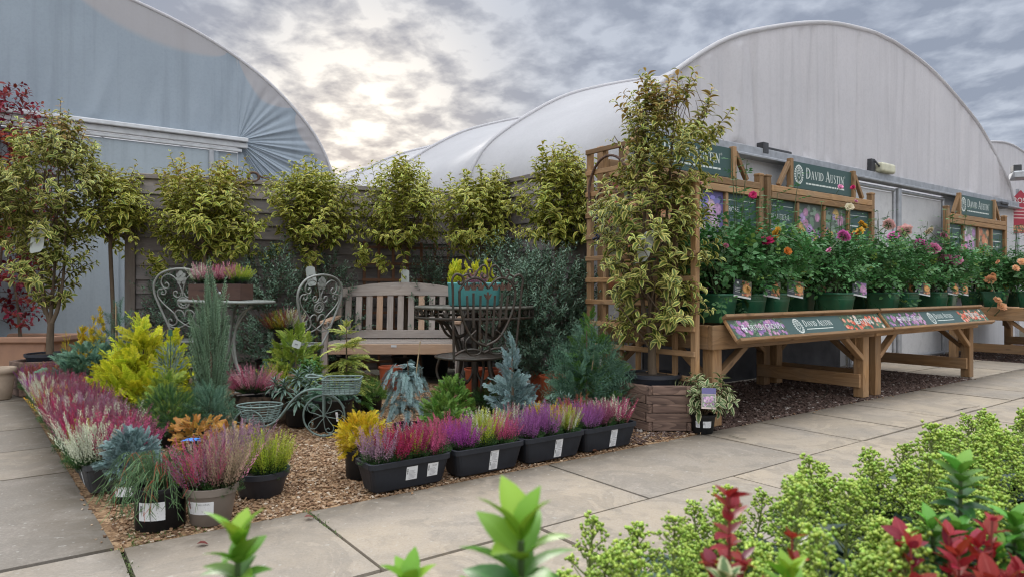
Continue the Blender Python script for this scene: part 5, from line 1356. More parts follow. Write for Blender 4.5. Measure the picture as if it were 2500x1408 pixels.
lollipop('small standard tree with variegated crown in front of the grey tunnel wall', 272, 6.8, 1.38, 2.24, .34, 140)
lollipop('wide standard tree whose bronze-tipped crown hangs low over the cream chair', 503, 6.95, 1.28, 2.30, .54, 270, .62, droop=[(-.42, 1.25, 7), (-.25, 1.38, 5), (.25, 1.3, 4), (.42, 1.42, 4)])
lollipop('standard tree with a tufted crown above the turned cream chair', 770, 7.35, 1.35, 2.33, .49, 220, .9, tagged=((-.02, -.2, 1.02), (1, 0, .15), (-.15, 0, 1), .10, .21), droop=[(-.02, 1.33, 5), (-.38, 1.4, 4)])
lollipop('standard tree directly behind the middle of the bench', 988, 7.62, 1.35, 2.44, .47, 220, .9, tagged=((-.02, -.12, 1.05), (1, 0, 0), (0, 0, 1), .09, .16), droop=[(-.4, 1.34, 6), (-.28, 1.3, 5)])
lollipop('standard tree with a shady underside behind the teal planter', 1172, 7.4, 1.35, 2.28, .50, 215, .9)
lollipop('narrow tall-crowned standard tree hard against the tall trellis', 1362, 6.3, 1.30, 2.30, .34, 180, .75)

def hex_planter(label, loc, rz):
    T = thing('hexagonal_planter', label, 'planter', loc, rz, 'hexagonal timber planters')
    R = .305; lay = .063
    for l in range(5):
        mb = MB()
        for i in range(6):
            a0 = math.radians(60*i-120+.0); a1 = a0+PI/3
            p0 = np.array([R*math.cos(a0), R*math.sin(a0), 0]); p1 = np.array([R*math.cos(a1), R*math.sin(a1), 0])
            d = unit(p1-p0); e = .010 if (l+i) % 2 else -.034
            inn = unit(-(p0+p1))*.022
            zz = .035+l*lay-(.002 if (l+i) % 2 else 0)
            bar(mb, p0-d*e+inn+[0, 0, zz], p1+d*e+inn+[0, 0, zz], .044, lay-.003)
        mb.build('timber_course', M_BROWN, T, bevel=.003)
    mb = MB(); a = np.radians(60*np.arange(6)-120)
    v = np.c_[(R-.05)*np.cos(a), (R-.05)*np.sin(a), np.full(6, .25)]; mb.add(np.vstack([v, [[0, 0, .25]]]), [[i, (i+1) % 6, 6] for i in range(6)]); mb.build('inner_floor', M_DARK, T)
    for i in range(3):
        a = 2*PI*i/3+.5; mb = MB(); box(mb, (.2*math.cos(a), .2*math.sin(a), .0), (.08, .05, .012)); mb.build('foot', M_BROWN, T)
    return T
hex_planter('brown hexagonal timber planter at the end of the front trough row', (1.105, 4.97, 0), 0)
hex_planter('brown hexagonal timber planter at the far end of the side heathers', (-4.50, 6.50, 0), .35)
def multi_tree(label, loc, build, seed_stems, pot=(.205, .17, .13, .235)):
    T = thing('variegated_tree', label, 'tree', loc, 0, 'tall multi-stemmed trees in hexagonal planters')
    put_pot(T, pot[0], pot[1], pot[2], PBR('navy_black_plastic', (.025, .029, .04), .4), z=0, lip=.02)
    tk_, tw, cr, cr2 = MB(), MB(), MB(), MB()
    for pts, r0, r1 in seed_stems:
        p = cat(pts, 6); tube(tk_, p, np.linspace(r0, r1, len(p)), 8)
    build(cr, tw, tk_)
    cr.build('crown', M_VARG, T, True); tk_.build('trunk', M_TRUNK, T, True); tw.build('twigs', M_TWIG, T)
    return T
zb = .25
def b8(cr, tw, tk_):
    pr = [(.34, .10), (.48, .22), (.68, .30), (1.0, .34), (1.3, .32), (1.5, .26), (1.68, .20)]
    shoots(cr, pr, 160, 12, L_VAR2, (.16, .26), (.085, .13), (1., .7), (.3, .8), .92, c=(-.02, 0, 0), lean=.85, lift=.45, b=bronze(.75), tw=tw, lump=.2)
    shoots(cr, [(1.5, .2), (1.75, .30), (2.0, .27), (2.13, .12)], 62, 12, L_VAR2, (.16, .26), (.075, .12), (.9, .45), (.4, 1.), .92, c=(.13, 0, 0), lean=.85, lift=.45, b=bronze(.45), tw=tw, lump=.2)
    shoots(cr, [(1.55, .10), (1.9, .12), (2.12, .04)], 34, 11, L_VAR2, (.16, .24), (.06, .095), (.7, .2), (.6, 1.), .9, c=(-.06, 0, 0), lean=.85, b=bronze(.5), tw=tw)
    for i in range(26):
        a = rng.uniform(0, 6.3); z = rng.uniform(.5, 1.8); r = rng.uniform(.2, .36)
        limbs(tk_, (0, 0, z-.25), [((r*math.cos(a), r*math.sin(a), z+.15), .003)], .008)
    # flower twigs on top
    for i in range(24):
        x = rng.normal(.15, .12); p = (x, rng.normal(0, .1), 2.0); limbs(tk_, p, [((x+rng.normal(0, .04), p[1], 2.0+rng.uniform(.12, .28)), .0012)], .0025)
t8 = multi_tree('tall variegated tree with two leaders standing before the golden trellis', (1.045, 4.97, zb), b8,
    [([(0, 0, .08), (-.01, 0, .2), (-.005, 0, .38)], .036, .028), ([(-.005, 0, .36), (-.07, 0, .6), (-.09, .02, .9), (-.06, .0, 1.4), (-.06, 0, 2.1)], .02, .006),
     ([(-.0, 0, .36), (.05, .03, .6), (.08, .0, 1.), (.12, .02, 1.5), (.16, 0, 2.05)], .02, .006), ([(0, 0, .3), (.1, -.02, .45), (.14, 0, .62)], .01, .004), ([(-.02, 0, .5), (-.02, .05, 1), (.05, .05, 1.7)], .016, .005)])
plant_tag(t8, (-.195, -.27, .92), (1, 0, .25), (.30, 0, 1), .105, .23)
def b1(cr, tw, tk_):
    shoots(cr, [(.55, .08), (.72, .17), (1.0, .24), (1.25, .30), (1.55, .42), (1.85, .46), (2.1, .36)], 195, 12, L_VAR2, (.16, .26), (.08, .125), (1., .6), (.3, .8), .95, lean=.85, lift=.45, b=bronze(1.1), tw=tw, lump=.28)
    shoots(cr, [(1.9, .2), (2.15, .14), (2.33, .05)], 44, 12, L_VAR2, (.18, .26), (.06, .10), (.6, .3), (.6, 1.), .9, c=(.12, 0, 0), lean=.85, b=bronze(.1), tw=tw)
    shoots(cr, [(1.1, .12), (1.5, .22), (1.9, .2)], 64, 11, L_VAR2, (.16, .24), (.075, .11), (.9, .8), (.2, .5), .95, c=(-.42, 0, 0), lean=.85, b=.1, tw=tw)
    for i in range(16):
        a = rng.uniform(0, 6.3); z = rng.uniform(.7, 1.9); r = rng.uniform(.2, .4)
        limbs(tk_, (0, 0, z-.2), [((r*math.cos(a), r*math.sin(a), z+.2), .003)], .007)
    limbs(tk_, (-.05, 0, .5), [((-.4, 0, 1.4), .004)], .009)
t1 = multi_tree('tall open-branched variegated tree in front of the blue-grey tunnel wall', (-4.47, 6.50, zb), b1,
    [([(0, 0, .08), (.0, 0, .25), (.01, 0, .42)], .036, .028), ([(.0, 0, .4), (-.07, 0, .7), (-.1, .02, 1.2), (-.05, 0, 1.9)], .02, .006), ([(.01, 0, .4), (.09, .0, .62), (.13, .02, 1.1), (.15, 0, 2.2)], .022, .006), ([(0, 0, .4), (.02, .04, 1), (.05, .05, 1.9)], .018, .005)])
plant_tag(t1, (.0, -.28, 1.07), (1, 0, .2), (.1, 0, 1), .13, .23)

# ------------------------------------------------------------------ red maple in a terracotta trough, small stone pot
tc = thing('terracotta_trough', 'long pale terracotta planter holding the red maple', 'planter', (-6.0, 7.62, 0), 0)
mb = MB(); 
def tr_ring(x, y, z): return [(-x, -y, z), (x, -y, z), (x, y, z), (-x, y, z)]
R = [tr_ring(.86, .25, 0), tr_ring(.90, .28, .40), tr_ring(.95, .32, .41), tr_ring(.95, .32, .475), tr_ring(.90, .27, .475), tr_ring(.88, .25, .40)]
mb.add(np.array(R).reshape(-1, 3), [[i*4+j, i*4+(j+1) % 4, i*4+4+(j+1) % 4, i*4+4+j] for i in range(5) for j in range(4)]); mb.build('shell', M_TERRA, tc, bevel=.015, seg=3)
mb = MB(); box(mb, (0, 0, .41), (1.76, .5, .02)); mb.build('soil', M_SOIL, tc)
ac = thing('red_maple', 'dark red maple rising at the picture edge out of the terracotta planter', 'tree', (-5.86, 7.6, .42), 0)
mb = MB(); tw = MB(); cr = MB()
for p in ([(0, 0, 0), (.05, 0, .6), (.12, 0, 1.4), (.2, 0, 2.4)], [(0, 0, 0), (-.1, .05, .8), (-.15, 0, 2.)], [(.3, 0, 0), (.25, 0, .5), (.12, .02, 1.)]): q = cat(p, 6); tube(mb, q, np.linspace(.02, .004, len(q)), 7)
shoots(cr, [(.15, .3), (.6, .42), (1.1, .42), (1.6, .46), (2.1, .50), (2.6, .34), (2.85, .15)], 430, 10, L_ACER, (.16, .28), (.06, .10), (1., .8), (.0, .5), .95, lean=.9, b=lambda h, t, N: np.where((h > .55) & (h < .8), rng.random(N)*.8, .1*rng.random(N)), tw=tw)
cr.build('crown', M_ACER, ac, True); mb.build('trunk', M_TRUNK, ac, True); tw.build('twigs', M_TWIG, ac)
sp_ = thing('stone_pot', 'small pale ribbed stoneware pot at the picture edge before the terracotta planter', 'pot', (-4.64, 6.08, 0), 0)
mb = MB(); lathe(mb, [(0, .0), (.085, 0), (.09, .01), (.105, .12), (.113, .20), (.118, .235), (.128, .24), (.13, .285), (.118, .29), (.11, .25)], 28); sp_o = mb.build('shell', M_TERRA2, sp_, True)
mb = MB(); disc(mb, .112, .25, 24); mb.build('soil', M_SOIL, sp_)

# ------------------------------------------------------------------ grey-green shrubs at the back
def grey_shrub(label, px, Y, prof, N, S=(.036, .058), c=M_SHRUB, pot=True, potm=None):
    x, y, _ = XY(px, Y); T = thing('grey_shrub', label, 'shrub', (x, y, 0), 0, 'grey-green shrubs along the fence')
    if pot: put_pot(T, .17, .14, .26, potm or M_POT)
    cr = MB(); tw = MB()
    shoots(cr, prof, int(N*1.5), 16, L_SM, (.14, .24), S, (.9, .4), (.3, 1.), .93, lean=.75, b=lambda h, t, N: np.clip(t*.9-.35, 0, 1)*(rng.random(N) > .3), tw=tw, twr=.0016, lump=.15)
    cr.build('foliage', c, T, True); tw.build('stems', M_TWIG, T); return T
grey_shrub('large dense grey-green shrub between the round table and the tall trellis', 1338, 5.95, [(.22, .2), (.4, .34), (.8, .39), (1.05, .37), (1.24, .18)], 540, potm=M_ORANGE)
grey_shrub('grey-green shrub behind the cream bistro table', 665, 7.05, [(.2, .25), (.5, .36), (.9, .36), (1.2, .25), (1.36, .1)], 280)
grey_shrub('thin grey-green shrub showing past the turned cream chair', 812, 7.45, [(.2, .2), (.6, .28), (1.1, .24), (1.3, .1)], 120)
grey_shrub('grey-green shrub in the shade behind the first cream chair', 425, 6.98, [(.15, .25), (.5, .32), (.9, .28), (1.1, .1)], 150)
grey_shrub('wispy grey-green shrub between bench back and fence trellis', 1062, 7.75, [(.25, .2), (.8, .25), (1.2, .25), (1.42, .1)], 150)
grey_shrub('low grey-green shrub under the standard trees near the trellis', 1245, 6.9, [(.2, .2), (.7, .3), (1.15, .3), (1.4, .12)], 240)

# ------------------------------------------------------------------ roses on the stands
def bloom_mesh(kind):
    mb = MB(); r = np.random.default_rng(5)
    v = []; T = leafT(.95, .9, -.25, 4, .8)
    for ring, (n, e, s, rr) in enumerate(((7, 12, .52, .03), (8, 36, .55, .06), (7, 56, .55, .07), (6, 70, .5, .05), (5, 82, .42, .02))):
        a = np.linspace(0, 2*PI, n, endpoint=False)+ring*.4+r.normal(0, .1, n); e = np.radians(e)+r.normal(0, .08, n)
        d = np.c_[np.cos(a)*np.cos(e), np.sin(a)*np.cos(e), np.sin(e)]
        inst(mb, T, frames(d), np.c_[rr*np.cos(a), rr*np.sin(a), 0*a-.02*ring], s*r.uniform(.9, 1.1, n))
    k = len(mb.v)
    tube(mb, cat([(0, 0, 0), (.05, .03, -.8), (-.05, .05, -1.7)], 5), .05, 5, mi=1)
    d = np.array([[math.cos(q), math.sin(q), -.3] for q in np.linspace(0, 6.28, 6)[:-1]]); inst(mb, leafT(.3, .3), frames(d), np.zeros((5, 3)), .42, None, 1)
    me = mb.mesh('bloom', True); me.materials.append(PET[kind]); me.materials.append(M_STEM); return me
BL = {k: bloom_mesh(k) for k in PET}
def rose_bush_mesh(seed, tall=0, n=36, full=1.):
    cr, st = MB(), MB()
    prof = [(.03, .10), (.10, .17), (.22, .22*full), (.34, .22*full), (.42, .15)]
    cs = []
    shoots(cr, prof, int(n*full), 7, ROSE_LEAF, (.13, .25), (.10, .15), (.8, .4), (.25, 1.), .95, lean=.9, b=lambda h, t, N: (rng.random(N) < .12*t)*1., tw=st, twr=.002)
    shoots(cr, [(.08, .1), (.22, .2), (.36, .18)], int(20*full), 6, ROSE_LEAF, (.12, .2), (.10, .14), (1., .8), (.05, .5), .95, lean=.9, b=0., tw=st, twr=.002)
    for i in range(9):
        a = i*2.4; r = .18; p = cat([(0, 0, -.04), (.05*math.cos(a), .05*math.sin(a), .2), (r*math.cos(a), r*math.sin(a), .40)], 5); tube(st, p, np.linspace(.006, .003, len(p)), 5)
    for i in range(tall):
        a = rng.uniform(0, 6.3); x, y = .16*math.cos(a), .16*math.sin(a); zt = rng.uniform(.72, 1.02)
        p = cat([(x*.4, y*.4, .1), (x, y, .4), (x*1.2+rng.normal(0, .04), y*1.2, zt)], 6); tube(st, p, np.linspace(.005, .0025, len(p)), 5)
        for q in range(15):
            i0 = int(len(p)*(.3+.7*q/15)); i0 = min(i0, len(p)-1); an = q*2.4+i; d = unit(np.array([[math.cos(an), math.sin(an), .35]]))
            inst(cr, ROSE_LEAF, frames(d), p[i0][None], np.array([.11*(1-.35*q/15)]))
    return cr.mesh('foliage', True), st.mesh('stems', True)
RB = [rose_bush_mesh(i, t) for i, t in enumerate((5, 2, 0, 4))]
for c_, s_ in RB: c_.materials.append(M_ROSE); s_.materials.append(M_STEM)
pm = pot_mesh(.147, .112, .225, 4.5, .014, 40).mesh('pot', True); pm.materials.append(M_GPOT)
mb_ = MB(); disc(mb_, .135, .19, 24, bump=.01); soil_m = mb_.mesh('soil'); soil_m.materials.append(M_SOIL)
def card_mesh(kind, seed):
    mb = MB(); fl = Flat(mb, (0, 0, 0), (1, 0, 0), (0, 0, 1), .0005); w, h = .15, .14
    fl.rect(0, 0, w, h, (.06, .07, .08), 0); fl.photo(w*.45, .015, w*.55, h-.015, kind, seed, 1)
    fl.bloom(w*.72, h*.55, w*.24, (.70, .36, .12) if kind == 'peach' else (.55, .30, .48), 8, random.Random(seed))
    fl.rect(0, 0, w*.95, .014, (.6, .61, .6), 9); fl.ell(w*.22, h*.82, w*.07, h*.07, WHT, 2)
    for i in range(3): fl.rect(w*.08, h*(.30+.1*i), w*.3, h*.03, (.5, .52, .5), 2)
    me = mb.mesh('picture_card'); me.materials.append(M_PRINT); return me
CARD = {'peach': card_mesh('peach', 3), 'purple': card_mesh('purple', 6)}
rose_pots = [(.40, .27, 'peach', 0, 'green pot of roses hard beside the trellis post, picture card at its rim'),
 (.79, .27, 'peach', 1, 'green pot of roses with an orange picture card, second from the trellis'),
 (1.13, .27, 'peach', 3, 'green pot of roses with a narrow orange card, third from the trellis'),
 (.55, .80, None, 3, 'rose in the back row behind the first two green pots by the trellis'),
 (1.15, .80, None, 1, 'rose in the back row behind the third green pot from the trellis'),
 (1.72, .74, None, 0, 'rose in shade at the gap after the three carded pots'),
 (2.23, .66, None, 2, 'rose in a dark shaded pot left of the wide green pot with a lilac card'),
 (2.60, .72, None, 3, 'rose in the back row just behind the lilac-card pot'),
 (2.20, .27, 'purple', 2, 'wide green pot of roses with a lilac picture card where the two stands meet'),
 (3.47, .70, 'purple', 0, 'rose in the back row beneath the yellow blooms'),
 (3.12, .27, None, 1, 'large green pot of roses under the pale peach bloom, no card showing'),
 (3.62, .30, 'peach', 2, 'green pot of roses below the blush blooms'),
 (4.02, .62, 'peach', 2, 'smaller green rose pot tucked behind, below the magenta blooms'),
 (4.27, .27, 'peach', 1, 'green pot of roses under the big pink blooms, peach card leaning'),
 (4.62, .30, 'peach', 3, 'last green pot of roses at the end of the second stand'),
 (4.10, .95, None, 3, 'rose at the very back of the second stand by the end post'),
 (7.45, .98, None, 1, 'rose in a green pot at the back corner of the far stand'),
 (7.22, .62, None, 2, 'apricot rose in a green pot at the near corner of the far stand'),
 (7.35, .25, None, 0, 'apricot rose cut by the picture edge on the far stand'),
 (7.80, .60, None, 3, 'tall leafy rose further along the far stand')]
RP = []
for s, n, card, mv, lab in rose_pots:
    loc = B(s, .02+n, .736); T = thing('potted_rose', lab, 'potted plant', loc, ANG, 'potted roses on the stands')
    obj('pot', pm, None, T, rz=random.uniform(-.15, .15)); obj('soil', soil_m, None, T)
    a = random.uniform(0, 6.28)
    f = obj('foliage', RB[mv][0], None, T, loc=(0, 0, .19), rz=a); g = obj('stems', RB[mv][1], None, T, loc=(0, 0, .19), rz=a)
    z = random.uniform(.92, 1.08); f.scale = g.scale = (1.06, 1.06, z*1.02)
    if card:
        k = obj('picture_card', CARD[card], None, T, loc=(.02, -.148, .205)); k.rotation_euler = (-.25, .18, -ANG*.75)
    RP.append((T, loc))
blooms = [(1838, 477, 'cerise', 17), (1853, 563, 'orange', 18), (1898, 569, 'yellow', 28), (1873, 588, 'cerise', 28), (1923, 614, 'orange', 18), (1708, 447, 'pink', 12), (2052, 457, 'pink', 12), (2082, 458, 'cerise', 11), (2090, 492, 'pink', 9),
 (2074, 506, 'cream', 18), (2106, 551, 'yellow', 24), (2096, 567, 'yellow', 26), (2108, 612, 'yellow', 28), (2060, 577, 'magenta', 28), (2087, 578, 'cerise', 20), (2024, 611, 'pink', 13), (2170, 549, 'blush', 26), (2181, 577, 'magenta', 24),
 (2209, 565, 'blush', 32), (2246, 600, 'magenta', 30), (2280, 608, 'pink', 26), (2306, 635, 'pink', 30), (2337, 637, 'pink', 24), (2304, 574, 'pink', 14), (2352, 604, 'pink', 13), (2245, 650, 'cerise', 18), (2270, 565, 'cream', 20),
 (2418, 683, 'apricot', 22), (2425, 672, 'apricot', 11), (2458, 698, 'yellow', 17), (2435, 733, 'apricot', 19), (2446, 748, 'apricot', 19), (2480, 655, 'apricot', 15), (2495, 640, 'apricot', 17), (2436, 640, 'apricot', 11), (1772, 600, 'pink', 12), (1942, 660, 'cerise', 8)]
for px, py, k, d in blooms:
    best = min(RP, key=lambda q: abs((q[1][0]/q[1][1])*F+CX-px)+(60 if q[1][2] < 0 else 0)+(25 if (q[1]-O) @ V > .5 else 0))
    T, loc = best; Yd = loc[1]-.33
    w = at(px, py, Yd); lc = rot(-ANG) @ (w-loc); sc = d*1.08*Yd/F
    o = obj('bloom', BL[k], None, T, loc=lc); o.scale = (sc, sc, sc); o.rotation_euler = (random.uniform(.5, 1.15), random.uniform(-.4, .4), random.uniform(0, 6))
    o['label'] = {'yellow': 'yellow', 'cerise': 'cerise', 'orange': 'orange', 'pink': 'pink', 'cream': 'cream', 'magenta': 'magenta', 'apricot': 'apricot', 'blush': 'pale blush'}[k]+' rose bloom'
# ------------------------------------------------------------------ conifers and pots in the bed
def conifer(label, px, Y, build, m, pot=(.10, .085, .13, None), group='small conifers in the bed', name='potted_conifer', cat_='conifer', x=None, rz=0):
    xx, yy, _ = XY(px, Y); T = thing(name, label, cat_, (xx, yy, -.01), rz, group)
    if pot: put_pot(T, pot[0], pot[1], pot[2], pot[3] or M_POT)
    cr = MB(); st = MB(); r = build(cr, st)
    cr.build('foliage', m, T)
    if st.n: st.build('stem', M_TRUNK, T, True)
    return T
def stake(T, x, y, z0, z1, lean=.02, m=None):
    mb = MB(); tube(mb, [(x, y, z0), (x+lean, y, z1)], .004, 6); mb.build('cane', m or PBR('bamboo', (.40, .29, .16), .6), T)
def stem(st, h, r=.012): tube(st, [(0, 0, .08), (.005, 0, h*.5), (0, 0, h)], [r, r*.8, r*.3], 7)
# golden plume conifer: three leaders
def b(cr, st):
    for dx, dy, top, r, n in ((0, 0, .80, .20, 150), (-.16, .02, .55, .20, 110), (.17, .05, .66, .14, 80), (-.05, -.12, .48, .26, 120), (.12, -.12, .42, .18, 80)):
        cluster(cr, [(.10, r*.8), (top*.35, r), (top*.7, r*.7), (top*.92, r*.22)], n, SPR, (.13, .22), (15, 68), .62, (dx, dy, 0), .25, lump=.1)
    stem(st, .6)
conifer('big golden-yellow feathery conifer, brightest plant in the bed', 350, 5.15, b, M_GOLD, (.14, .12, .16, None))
def b(cr, st): cluster(cr, [(.10, .22), (.2, .33), (.38, .32), (.5, .14)], 420, SPR, (.09, .15), (5, 40), .75, jit=.35, lump=.15)
conifer('low spreading blue-green juniper by the wooden planter and golden conifer', 222, 5.75, b, M_BLUEG, (.13, .11, .14, None))
def b(cr, st):
    for dx, t, r in ((-.08, .66, .06), (.03, .72, .055), (.09, .80, .05)): cluster(cr, [(.2, r*.8), (t*.6, r), (t*.85, r*.8), (t, r*.2)], 90, SPR_S, (.05, .08), (50, 78), .7, (dx, 0, 0), .2)
    cluster(cr, [(.12, .09), (.35, .1)], 60, SPR_S, (.06, .09), (30, 60), .7, jit=.3)
conifer('upright yellow conifer with three pointed tips near the tall open tree', 222, 6.15, b, M_YEL)
def b(cr, st): cluster(cr, [(.10, .085), (.25, .09), (.45, .05), (.60, .012)], 170, NDL_T, (.05, .075), (35, 70), .7, jit=.2)
conifer('small pale yellow cone-shaped conifer beside the wooden planter', 163, 6.0, b, M_YEL, (.08, .07, .11, None))
def b(cr, st): cluster(cr, [(.12, .20), (.3, .24), (.55, .15), (.85, .03)], 150, NDL, (.10, .16), (5, 60), .75, jit=.3); stem(st, .85)
t = conifer('thin dark green fir with a cane behind the spreading juniper', 285, 6.2, b, M_BLUEG); stake(t, .02, -.05, .1, .88, 0)
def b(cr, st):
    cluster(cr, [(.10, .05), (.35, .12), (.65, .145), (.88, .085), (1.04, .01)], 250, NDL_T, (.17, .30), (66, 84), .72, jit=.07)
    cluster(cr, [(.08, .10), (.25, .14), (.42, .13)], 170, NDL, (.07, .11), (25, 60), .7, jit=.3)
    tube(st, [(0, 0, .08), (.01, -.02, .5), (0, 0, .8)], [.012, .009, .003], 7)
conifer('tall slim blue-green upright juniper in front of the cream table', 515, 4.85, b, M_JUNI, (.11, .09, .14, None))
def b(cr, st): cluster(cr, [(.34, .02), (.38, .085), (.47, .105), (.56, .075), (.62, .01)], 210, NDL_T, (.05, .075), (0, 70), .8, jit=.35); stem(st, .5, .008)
t = conifer('small dark blue globe conifer with a green plant label', 416, 4.72, b, M_BLUEC, (.08, .07, .12, None))
mb = MB(); box(mb, (.0, 0, .70), (.03, .003, .045)); tube(mb, [(0, 0, .45), (0, 0, .69)], .0025, 5); mb.build('plant_tag', PBR('green_tag', (.02, .10, .05), .5), t)
def b(cr, st): cluster(cr, [(.06, .17), (.16, .22), (.28, .20), (.37, .08)], 520, NDL, (.045, .075), (5, 60), .82, jit=.3, lump=.1)
conifer('dense dark green dwarf spruce in front of the golden conifer', 415, 4.35, b, M_GREEN, (.11, .09, .11, None))
def b(cr, st): cluster(cr, [(.08, .10), (.2, .15), (.36, .10), (.46, .03)], 90, SPR, (.09, .13), (20, 62), .7, jit=.25)
conifer('small lime-green feathery conifer above the dwarf spruce', 402, 4.6, b, M_LIME, (.08, .07, .1, None))
def b(cr, st): cluster(cr, [(.08, .14), (.18, .18), (.30, .14), (.36, .05)], 230, NDL, (.06, .1), (10, 55), .75, jit=.35)
conifer('bushy dark blue-green conifer at the foot of the upright juniper', 515, 4.45, b, M_BLUEG, (.09, .075, .1, None))
def b(cr, st): cluster(cr, [(.08, .12), (.14, .17), (.20, .17), (.24, .08)], 150, SPR, (.05, .08), (-5, 40), .75, jit=.3)
conifer('orange-brown feathery conifer behind the blue tag and heather pots', 480, 3.95, b, M_ORNG, (.09, .075, .1, None))
def b(cr, st): cluster(cr, [(.08, .10), (.14, .13), (.22, .10)], 70, SPR, (.05, .07), (0, 40), .75, jit=.3)
conifer('small bronze conifer between the orange one and the tricycle', 560, 3.85, b, M_ORNG, (.07, .06, .09, None))
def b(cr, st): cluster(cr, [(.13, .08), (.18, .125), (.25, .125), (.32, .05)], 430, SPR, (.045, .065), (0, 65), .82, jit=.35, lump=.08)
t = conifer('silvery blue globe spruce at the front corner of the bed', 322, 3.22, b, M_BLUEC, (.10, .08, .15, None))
sticker(t, .088, .075, .15, .09, .07)
# thread-leaf plant spilling out of a black pot
def b(cr, st):
    P = []; 
    for i in range(120):
        a = rng.uniform(0, 6.3); L = rng.uniform(.09, .22); r0 = rng.uniform(0, .05)
        up = rng.uniform(.05, .16); p = np.array([r0*math.cos(a), r0*math.sin(a), .165]); d = np.array([math.cos(a), math.sin(a), 0])*(1 if rng.random() < .5 else 1)
        d[0] -= .35; d = d/np.linalg.norm(d)
        pts = cat([p, p+d*L*.4+[0, 0, up], p+d*L*.8+[0, 0, up*.5-.02], p+d*L*1.0+[0, 0, up*.2-rng.uniform(.02, .12)]], 4)
        red = float(rng.random() < .05)
        tube(cr, pts, np.linspace(.0016, .0008, len(pts)), 4, col=(rng.random(), .5, red))
        for q in range(3, len(pts)-1, 2):
            an = rng.uniform(0, 6.3); e = pts[q]+np.array([math.cos(an), math.sin(an), -.3])*rng.uniform(.015, .04)+(pts[q+1]-pts[q])
            tube(cr, [pts[q], e], [.0016, .0008], 3, col=(rng.random(), 1., red))
t = conifer('spidery green thread-leaf conifer drooping over a black pot with a paper label', 392, 2.87, b, M_THREAD, (.105, .098, .178, None))
sticker(t, .1025, .09, .14, .105, .075, 'label', False)
mb = MB(); tube(mb, cat([(.01, -.10, .18), (.015, -.112, .12), (.017, -.112, .05)], 4), .0012, 4); mb.build('thread', M_DARK, t)
# heather in a taupe pot
x, y, _ = XY(515, 2.92); T = thing('potted_heather', 'mixed buff and plum heather in a taupe pot with a printed label', 'potted plant', (x, y, -.01), 0, 'potted heathers at the bed corner')
put_pot(T, .108, .082, .165, M_TAUPE, lip=.022); sticker(T, .094, .085, -.08, .115, .055, slope=.17)
heather(T, (('rose', .55), ('mauve', .25), ('dusk', .2)), (-.035, -.01, .13), N=95, R=.07, L=(.17, .26), tilt=.62)
heather(T, (('buff', .8), ('pink', .2)), (.045, .0, .13), N=105, R=.07, L=(.17, .27), tilt=.6)
heather(T, (('lime', .9), ('gold', .1)), (-.085, -.02, .135), sc=.8, N=40)
x, y, _ = XY(637, 3.31); T = thing('potted_heather', 'lime-green and mauve heathers in a wide black bowl', 'potted plant', (x, y, -.01), 0, 'potted heathers at the bed corner')
put_pot(T, .132, .10, .125, PBR('navy_black_plastic', (.025, .029, .04), .4), lip=.02)
heather(T, 'lime', (.045, -.02, .095), N=105, R=.075, L=(.17, .26), tilt=.6); heather(T, (('mauve', .8), ('buff', .2)), (-.075, .02, .095), N=90, R=.07, L=(.18, .29), tilt=.5)
x, y, _ = XY(575, 3.5); T = thing('potted_heather', 'lilac-grey heather in a pot behind the taupe one', 'potted plant', (x, y, -.01), 0, 'potted heathers at the bed corner')
put_pot(T, .09, .07, .12, M_POT); heather(T, (('mauve', .75), ('buff', .25)), (0, 0, .09), N=90, R=.07, L=(.17, .27), tilt=.55)
tg = thing('blue_tag', 'bright blue curled plastic flower label among the corner pots', 'label', (*XY(466, 3.3)[:2], 0), 0)
mb = MB(); tube(mb, [(0, 0, 0), (0, 0, .24)], .003, 5); mb.build('stick', M_WHITE, tg)
mb = MB(); 
for i in range(6):
    a = i*1.05; inst(mb, leafT(.8, .6, .2, 3), frames(np.array([[math.cos(a), math.sin(a)*.6, .35]])), np.array([[0, 0, .25]]), np.array([.05]))
mb.build('petals', PBR('blue_plastic', (.04, .20, .62), .35), tg, True)
# yellow heath-like conifer in a tall black pot at the front
def b(cr, st):
    cluster(cr, [(.13, .08), (.19, .14), (.26, .15), (.31, .07)], 330, SPR_F, (.05, .085), (0, 70), .78, jit=.35, lump=.1)
conifer('soft golden-yellow conifer in a black pot beside the crimson heather trough', 882, 3.62, b, M_YEL, (.09, .08, .15, None))
# weeping blue cypress with a cane
def b(cr, st):
    P = []; 
    for i in range(74):
        a = rng.uniform(0, 6.3); z = rng.uniform(.2, .52); L = rng.uniform(.075, .125)*(1.15-.9*max(0, z-.38)); d = np.array([[math.cos(a), math.sin(a), rng.uniform(-.1, .35)]])
        inst(cr, SPR_F[i % 2], frames(d, roll=np.array([rng.normal(0, .3)])), np.array([[.0, 0, z]]), np.array([L]))
        inst(cr, SPR_F[(i+1) % 2], frames(d*[1, 1, 0]+[0, 0, -1.1], roll=np.array([rng.normal(0, .6)])), np.array([[0, 0, z+.01]])+d*L*.8, np.array([L*.95]))
    tube(st, [(0, 0, .08), (.01, 0, .3), (0, 0, .53)], [.009, .007, .003], 7)
t = conifer('small weeping blue cypress with a cane, behind the crimson trough', 995, 4.45, b, M_BLUEC, (.09, .075, .12, None)); stake(t, .02, .03, .2, .66, .06)
def b(cr, st): cluster(cr, [(.07, .12), (.17, .165), (.28, .14), (.37, .05)], 420, SPR, (.05, .075), (0, 70), .8, jit=.35, lump=.15)
conifer('rounded mid-green dwarf conifer under the ornate chair', 1105, 4.75, b, M_BRIGHT, (.1, .08, .1, None))
def b(cr, st): cluster(cr, [(.10, .10), (.18, .155), (.26, .13), (.32, .04)], 160, SPR, (.06, .10), (5, 65), .75, jit=.3)
